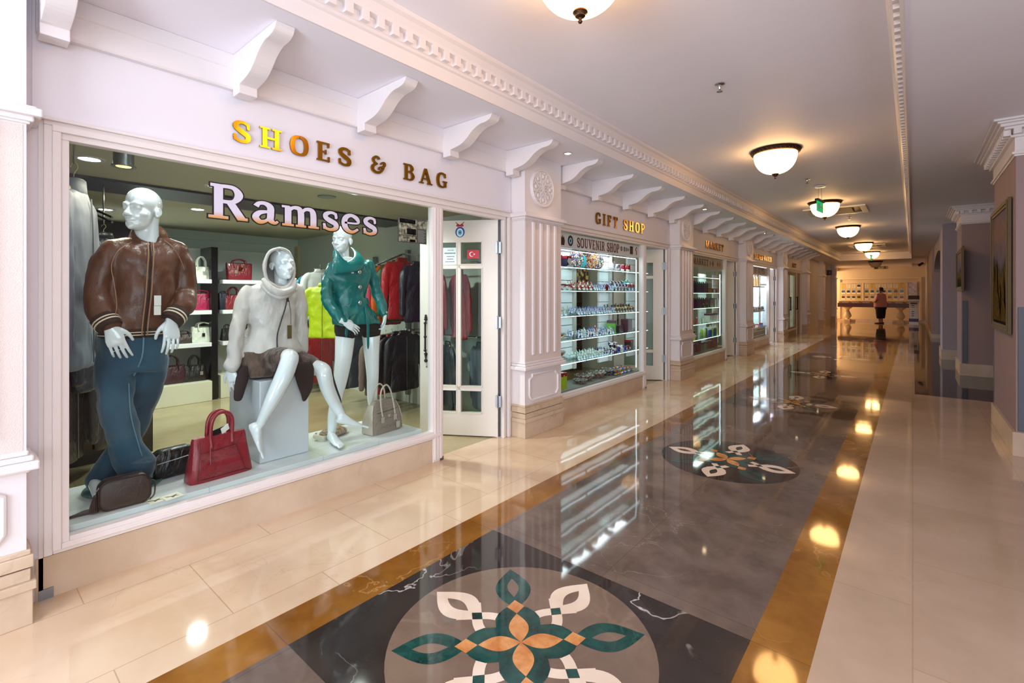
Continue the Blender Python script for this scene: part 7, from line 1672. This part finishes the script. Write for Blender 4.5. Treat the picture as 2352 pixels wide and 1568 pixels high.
for ci, fx in enumerate(cx_):
    for rz_ in range(3):
        x = nx0+Wn*fx; z = nz0+.05+.285*(2-rz_); w_, h_ = .062*Wn*.86, .235
        s = thing('notice_sheet', 'pinned sheet in %s row, column %s of the notice board' % (['the top', 'the middle', 'the bottom'][rz_], ['one', 'two', 'three', 'four', 'five', 'six', 'seven', 'eight', 'nine', 'ten', 'eleven'][ci]), 'sheet', (x, YB-.092, z), 'sheets on the notice board')
        bm = BM(); box(bm, x, x+w_, YB-.0945, YB-.0915, z, z+h_); o = ob('paper', bm, SP if (ci+rz_) % 5 else mat('sheet yellow', 'd6b95c', .6), s)
        if rz_ == 0 and ci not in (3,):
            bm = BM(); box(bm, x+.01, x+w_-.01, YB-.0955, YB-.0944, z+h_-.03, z+h_-.012)
            for k in range(8): box(bm, x+.015, x+w_-.02-.02*(k % 3), YB-.0955, YB-.0944, z+.02+.022*k, z+.026+.022*k)
            ob('print', bm, mat('print grey', '6a6258', .6), o)
        else:
            bm = BM(); box(bm, x+.012, x+w_-.012, YB-.0955, YB-.0944, z+h_*.30, z+h_*.78); ob('photo', bm, PC[(ci*2+rz_) % 4], o)
            bm = BM(); box(bm, x+.01, x+w_-.01, YB-.0955, YB-.0944, z+h_-.025, z+h_-.008); ob('heading', bm, mat('heading blue', '3f5878', .6), o)
# exit pictogram and spotlight on the end wall
q = Py(2023, 611, YB-.9); t = thing('exit_sign', 'small hanging exit sign with arrow and running figure on the end wall', 'sign', q)
bm = BM(); box(bm, q.x-.30, q.x+.30, q.y-.02, q.y+.02, q.z+.03, q.z+.05); ob('housing', bm, mat('dark housing', '3c3020', .5), t)
bm = BM(); tube(bm, [V(q.x, q.y, q.z+.05), V(q.x, q.y, ZS)], .008, n=6); ob('rod', bm, M_STEEL, t)
bm = BM(); box(bm, q.x-.28, q.x+.28, q.y-.004, q.y+.004, q.z-.15, q.z+.03); o = ob('panel', bm, mat('pale panel', 'cdb684', .4), t)
bm = BM(); yy = q.y-.006; box(bm, q.x-.24, q.x-.10, yy-.002, yy, q.z-.13, q.z+.0); box(bm, q.x-.05, q.x+.06, yy-.002, yy, q.z-.07, q.z-.045); box(bm, q.x+.14, q.x+.17, yy-.002, yy, q.z-.10, q.z-.02); tube(bm, [V(q.x+.10, yy, q.z-.13), V(q.x+.155, yy, q.z-.09), V(q.x+.21, yy, q.z-.13)], .012, n=5); tube(bm, [V(q.x+.10, yy, q.z-.06), V(q.x+.155, yy, q.z-.035), V(q.x+.21, yy, q.z-.06)], .010, n=5); ball(bm, (q.x+.155, yy, q.z+.0), .018, 8, 6)
ob('pictogram', bm, mat('dark green pictogram', '1a5a3a', .5), o)
q = Py(2116, 606, YB-1.5); t = thing('track_spotlight', 'small black spotlight hanging from the ceiling at the far right', 'spotlight', q)
bm = BM(); tube(bm, [V(q.x, q.y, ZS), V(q.x, q.y, q.z+.03)], .014, n=8); ob('stem', bm, M_BLACKP, t)
bm = BM(); tube(bm, [V(q.x+.07, q.y, q.z+.05), V(q.x-.10, q.y, q.z-.07)], [.045, .06], n=14); ob('housing', bm, M_BLACKP, t, smooth=True)
# long table on turned pedestals
YT = 28.3
tx0, tx1 = Py(1924, 700, YT).x, Py(2100, 700, YT).x
zt_ = Py(2000, 696, YT).z; zu = Py(2000, 705.5, YT).z
t = thing('console_table', 'long dark wood table on two cream turned pedestals before the end wall', 'table', ((tx0+tx1)/2, YT, 0))
bm = BM(); box(bm, tx0, tx1, YT-.05, YT+.65, zu, zt_); ob('table_top', bm, mat('dark red wood', '5e2a18', .4), t, bevel=.01)
for u in (1947, 2069):
    x = Py(u, 720, YT+.3).x; q = zu/.70
    bm = BM(); lathe(bm, [(.001, .06), (.13, .06), (.14, .10), (.09, .13), (.075, .16), (.12, .20), (.155, .26), (.15, .33), (.11, .42), (.075, .50), (.065, .56), (.09, .60), (.17, .66), (.20, .699), (.001, .699)], (0, 0, 0), 28)
    bmesh.ops.transform(bm, matrix=Matrix.Translation((x, YT+.3, 0)) @ Matrix.Diagonal((1, 1, q, 1)), verts=bm.verts)
    ob('turned_pedestal', bm, CRM, t, smooth=True)
    bm = BM(); box(bm, x-.30, x+.30, YT+.2, YT+.4, .0, .10); box(bm, x-.12, x+.12, YT-.05, YT+.65, .0, .12); ob('pedestal_foot', bm, CRM, t, bevel=.01)
nb = 20
for k in range(nb):
    x = tx0+.10+(tx1-tx0-.3)*k/(nb-1)
    if abs(x-(-1.2)) < .22: pass
    t = thing('brochure', 'angled brochure stack in a row along the long table, position %s from the left' % ['one', 'two', 'three', 'four', 'five', 'six', 'seven', 'eight', 'nine', 'ten', 'eleven', 'twelve', 'thirteen', 'fourteen', 'fifteen', 'sixteen', 'seventeen', 'eighteen', 'nineteen', 'twenty'][k], 'brochure', (x, YT+.2, zt_), 'brochures along the long table')
    bm = BM(); prism(bm, [(-.066, .001), (.066, .001), (.062, .022), (-.062, .075)], lambda a, b: (x+a, YT+.05, zt_+b), (0, .25, 0)); ob('paper_stack', bm, M_PAPER if k % 3 else mat('ochre paper', 'c99a3c', .6), t)
    bm = BM(); prism(bm, [(-.072, .077), (.070, .024), (.070, .031), (-.072, .084)], lambda a, b: (x+a, YT+.04, zt_+b), (0, .27, 0)); ob('dark_cover', bm, mat('dark cover', '2a1d16', .5), t)
# information kiosk
YK = 27.4; q0 = Py(2098, 739, YK); q1 = Py(2104, 690, YK); kx = q0.x
t = thing('info_kiosk', 'curved white information stand with tilted screen and violet base stripe', 'kiosk', (kx, YK, 0))
bm = BM(); prism(bm, [(-.02, 0), (.06, 0), (.10, .35), (.13, .75), (.20, 1.08), (.10, 1.08), (.03, .75), (0, .35)], lambda a, b: (kx-.15, YK+a, b), (.32, 0, 0))
o = ob('stand_body', bm, M_WHITE, t, bevel=.01)
bmesh_ = None
bm = BM(); box(bm, kx-.155, kx+.175, YK-.022, YK+.07, .13, .27); ob('violet_stripe', bm, mat('violet', '5a4a8c', .4), t)
bm = BM(); box(bm, kx-.10, kx+.12, YK-.005, YK+.03, .92, .97)
for k in range(6): box(bm, kx-.06, kx+.02, YK-.010+.012*k, YK+.03, .38+.09*k, .41+.09*k)
ob('lettering', bm, mat('kiosk ink', '3c3028', .5), t)
bm = BM(); prism(bm, [(-.16, 1.06), (.34, 1.27), (.34, 1.30), (-.16, 1.09)], lambda a, b: (kx-.24, YK+a, b), (.50, 0, 0)); ob('screen_frame', bm, M_WHITE, t, bevel=.004)
bm = BM(); prism(bm, [(-.11, 1.114), (.29, 1.282), (.29, 1.286), (-.11, 1.118)], lambda a, b: (kx-.18, YK+a, b), (.38, 0, 0)); ob('screen', bm, M_BLACKP, t)
bm = BM(); box(bm, kx-.2, kx+.22, YK-.08, YK+.25, 0, .02); ob('foot_plate', bm, M_WHITE, t)
# hanging black sign by the arch
YS = 25.4; a = Py(1895, 632, YS); b = Py(1911, 620, YS)
t = thing('hanging_sign', 'small black hanging sign with two dim pictograms beside the arch', 'sign', ((a.x+b.x)/2, YS, a.z))
bm = BM(); box(bm, a.x, b.x, YS-.03, YS+.03, a.z, b.z); o = ob('sign_box', bm, M_BLACKP, t, bevel=.006)
bm = BM(); tube(bm, [V(a.x+.04, YS, b.z), V(a.x+.04, YS, ZS)], .006, n=6); tube(bm, [V(b.x-.04, YS, b.z), V(b.x-.04, YS, ZS)], .006, n=6); ob('rod', bm, M_STEEL, t)
bm = BM(); zc_ = (a.z+b.z)/2
for f in (.3, .65): x = a.x+(b.x-a.x)*f; box(bm, x-.018, x+.018, YS-.033, YS-.030, zc_-.05, zc_+.02); ball(bm, (x, YS-.031, zc_+.045), (.016, .003, .016), 8, 6)
ob('pictogram', bm, mat('dim olive', '8a7c50', .5), o)
# ---------------------------------------------------------------- the people
SKN = mat('tan skin', '9c6b55', .6)
def person(name, label, c, rz, H, shirt, trouser, heavy=1.0, pose='read', hairc='120e0d', vis=True):
    s = H/1.65
    t = thing(name, label, 'person', c, None, local=True, rz=rz)    # faces local +Y
    def S(x, y, z): return V(x*s, y*s, z*s)
    bm = BM()
    k = heavy
    loft(bm, [ell(S(0, y, z), S(w*k, 0, 0), S(0, d*k, 0), 20, .92) for y, z, w, d in ((0, .78, .165, .12), (.01, .90, .18, .14), (.03, 1.02, .175, .15), (.02, 1.15, .17, .14), (0, 1.28, .175, .12), (-.005, 1.36, .15, .09), (0, 1.40, .07, .06))])
    tube(bm, [S(0, 0, 1.36), S(0, .01, 1.43), S(0, .02, 1.48)], [.065*s, .055*s, .055*s], n=14)
    ball(bm, S(0, .015, 1.56), (.072*s, .088*s, .095*s), 18, 12); ball(bm, S(0, .055, 1.50), (.048*s, .045*s, .045*s), 14, 8)
    tube(bm, [S(0, .095, 1.57), S(0, .118, 1.54)], [.010*s, .014*s], n=8, round_caps=True)
    for q in (-1, 1):
        ball(bm, S(.072*q, .005, 1.555), (.010*s, .018*s, .028*s), 8, 6); ball(bm, S(.028*q, .086, 1.575), (.013*s, .010*s, .009*s), 8, 6)
        if pose == 'read':
            arm = [S(.165*q*k, 0, 1.32), S(.21*q*k, .0, 1.18), S(.215*q*k, .04, 1.05), S(.17*q*k, .16, 1.00), S(.09*q, .27, 1.02)]
        else:
            arm = [S(.165*q*k, 0, 1.32), S(.20*q*k, .0, 1.18), S(.22*q*k, .0, 1.03), S(.25*q*k, .02, .88), S(.26*q*k, .04, .78)]
        tube(bm, arm, [.062*s*k**.5, .056*s*k**.5, .048*s, .040*s, .028*s], n=12, k=4, round_caps=True)
        h = arm[-1]; d = (arm[-1]-arm[-2]).normalized()
        ball(bm, h+d*.035*s, (.030*s, .034*s, .028*s), 12, 8)
        for f in range(4): tube(bm, [h+d*.05*s+S((f-1.5)*.016, 0, .0), h+d*.095*s+S((f-1.5)*.018, 0, -.012), h+d*.120*s+S((f-1.5)*.018, -.0, -.030)], [.0095*s, .009*s, .007*s], n=6, round_caps=True)
        tube(bm, [h+d*.02*s+S(-.025*q, 0, .01), h+d*.06*s+S(-.045*q, 0, .018)], [.011*s, .008*s], n=6, round_caps=True)
        tube(bm, [S(.085*q, 0, .80), S(.095*q, .01, .48), S(.095*q, 0, .12), S(.095*q, -.005, .07)], [.095*s*k**.5, .062*s*k**.5, .040*s, .038*s], n=12, k=3, round_caps=True)
        loft(bm, [ell(S(.095*q, y, z), S(w, 0, 0), S(0, 0, hh), 12) for y, z, w, hh in ((-.06, .035, .03, .028), (-.02, .045, .04, .042), (.06, .035, .045, .030), (.14, .022, .045, .018), (.18, .018, .03, .012))])
    b = ob('body', bm, SKN, t, smooth=True, angle=180); remesh(b, .009, 3)
    bm = BM(); loft(bm, [ell(S(0, y, z), S(w, 0, 0), S(0, d, 0), 18) for y, z, w, d in ((-.03, 1.50, .070, .065), (-.025, 1.55, .080, .085), (-.012, 1.61, .082, .096), (.0, 1.655, .062, .08), (.0, 1.672, .02, .03))]); ob('hair', bm, mat('hair '+hairc, hairc, .6), b, smooth=True)
    bm = BM(); loft(bm, [ell(S(0, y, z), S(w*k, 0, 0), S(0, d*k, 0), 24, .92) for y, z, w, d in ((.015, .76, .205, .170), (.02, .90, .20, .168), (.03, 1.02, .192, .168), (.02, 1.15, .185, .155), (0, 1.28, .185, .13), (-.005, 1.365, .16, .10), (0, 1.395, .08, .07))])
    for q in (-1, 1): tube(bm, [S(.155*q*k, 0, 1.33), S(.205*q*k, 0, 1.20), S(.218*q*k, .01, 1.10)], [.078*s, .076*s, .074*s], n=14, k=2)
    sh = ob('shirt', bm, shirt, b, smooth=True, angle=180); remesh(sh, .010, 3)
    bm = BM(); loft(bm, [ell(S(0, 0, z), S(w*k, 0, 0), S(0, d*k, 0), 20) for z, w, d in ((.66, .19, .15), (.80, .19, .155), (.86, .185, .15))])
    for q in (-1, 1): tube(bm, [S(.092*q*k, 0, .72), S(.098*q*k, .0, .45), S(.095*q*k, 0, .24)], [.102*s*k, .092*s*k, .072*s*k], n=14, k=2)
    tr = ob('trousers', bm, trouser, b, smooth=True, angle=180); remesh(tr, .010, 2)
    bm = BM()
    for q in (-1, 1): loft(bm, [ell(S(.095*q, y, z), S(w, 0, 0), S(0, 0, hh), 12) for y, z, w, hh in ((-.075, .030, .035, .030), (-.02, .030, .048, .034), (.08, .026, .052, .028), (.16, .020, .050, .020), (.20, .018, .03, .014))])
    ob('shoes', bm, M_BLACKP, b, smooth=True)
    return t
pp = Pz(2023, 743, 0)
person('person', 'person in a pale pink shirt and dark trousers reading by the long table', (pp.x, pp.y, 0), math.radians(68), 1.64, mat('pink shirt', 'c98f8c', .8, bump=.3, bscale=10), mat('black trousers', '100e12', .8), heavy=1.38)
q = Pz(1909, 741, 0)
person('person', 'person in dark clothes almost hidden behind the last pilaster, one arm showing', (-3.24, 28.05, 0), math.radians(200), 1.72, mat('dark green shirt', '1f2a1c', .8), mat('dark trousers', '17181c', .8), heavy=1.0, pose='stand', hairc='1a1210')
# arched opening after the last pilaster
bm = BM()
prism(bm, [(27.42, 2.0), (27.47, 2.16), (27.6, 2.32), (27.8, 2.43), (28.1, 2.50), (29.7, 2.52), (29.7, ZS-.001), (27.42, ZS-.001)], lambda a, b: (-3.08, a, b), (.14, 0, 0))
struct('trim_4', bm, CRM)
# ---- paintings on the right pillars
def painting(x, y0, y1, z0, z1, label, m):
    t = thing('painting', label, 'painting', (x, (y0+y1)/2, (z0+z1)/2))
    bm = BM(); fr = .07
    for (a, b, c, d) in ((y0, y0+fr, z0, z1), (y1-fr, y1, z0, z1), (y0+fr, y1-fr, z0, z0+fr), (y0+fr, y1-fr, z1-fr, z1)):
        box(bm, x-.026, x-.001, a, b, c, d)
    i = .022
    for (a, b, c, d) in ((y0+i, y0+fr-i, z0+i, z1-i), (y1-fr+i, y1-i, z0+i, z1-i), (y0+fr-i, y1-fr+i, z0+i, z0+fr-i), (y0+fr-i, y1-fr+i, z1-fr+i, z1-i)): box(bm, x-.034, x-.025, a, b, c, d)
    ob('gilt_frame', bm, mat('aged gilt', '6b5a3a', .6, .3), t, bevel=.004)
    bm = BM(); box(bm, x-.016, x-.010, y0+fr, y1-fr, z0+fr, z1-fr); o = ob('canvas', bm, m, t); return t, o
def landscape(name, z0, z1):
    m = mat(name, '6e6478', .95, spec=.05); nt = m.node_tree; b = nt.nodes['Principled BSDF']
    tc = nt.nodes.new('ShaderNodeTexCoord'); sp = nt.nodes.new('ShaderNodeSeparateXYZ'); nt.links.new(tc.outputs['Object'], sp.inputs[0])
    n = nt.nodes.new('ShaderNodeTexNoise'); n.inputs['Scale'].default_value = 4; n.inputs['Detail'].default_value = 8; nt.links.new(tc.outputs['Object'], n.inputs['Vector'])
    ma = nt.nodes.new('ShaderNodeMath'); ma.operation = 'MULTIPLY_ADD'; ma.inputs[1].default_value = (z1-z0)*.5; nt.links.new(n.outputs[0], ma.inputs[0]); nt.links.new(sp.outputs['Z'], ma.inputs[2])
    mr = nt.nodes.new('ShaderNodeMapRange'); mr.inputs['From Min'].default_value = z0+.25*(z1-z0); mr.inputs['From Max'].default_value = z1+.25*(z1-z0); nt.links.new(ma.outputs[0], mr.inputs[0])
    r = nt.nodes.new('ShaderNodeValToRGB'); nt.links.new(mr.outputs[0], r.inputs[0]); e = r.color_ramp.elements
    e[0].position = 0; e[0].color = (*lin('191512'), 1); e[1].position = 1; e[1].color = (*lin('74697e'), 1)
    for p, c in ((.25, '33291a'), (.38, '6b5a2a'), (.46, '4a4a3a'), (.55, '6e6a78'), (.8, '8c7468')): k = e.new(p); k.color = (*lin(c), 1)
    nt.links.new(r.outputs[0], b.inputs['Base Color']); return m
t, o = painting(.655, 5.92, 7.06, 1.0, 2.19, 'large gilt framed dusk landscape painting on the nearest right pillar', landscape('dusk landscape', 1.0, 2.19))
bm = BM()
for y, h_, w_ in ((6.70, .60, .13), (6.88, .66, .10), (6.48, .40, .10), (6.24, .50, .09), (6.58, .30, .25), (6.2, .22, .2), (6.85, .26, .13)):
    xo = .6375-.0012*int(w_*40); xo -= .0003*((int(y*100)) % 5)
    prism(bm, [(y-w_, 1.1), (y+w_, 1.1), (y+w_*.5, 1.1+h_*.7), (y+.004, 1.1+h_), (y-w_*.5, 1.1+h_*.72)], lambda a, b: (xo, a, b), (.0002, 0, 0))
ob('painted_tree', bm, mat('painted olive', '6a5526', .95, spec=.05, noise=.6, nscale=25), o)
painting(.615, 10.2, 11.5, 1.40, 2.1, 'smaller gilt framed landscape painting on the second right pillar', landscape('evening landscape', 1.4, 2.1))
tl = lamp((-4.7, 28.5, ZS), 'added unseen dome lamp lighting the far hall beyond the arch')  # unseen lamp, with the point light below it, added to brighten the end wall
point('added_hall_fill', (-4.7, 28.5, ZS-.36), 270, (1, .70, .40), .2)
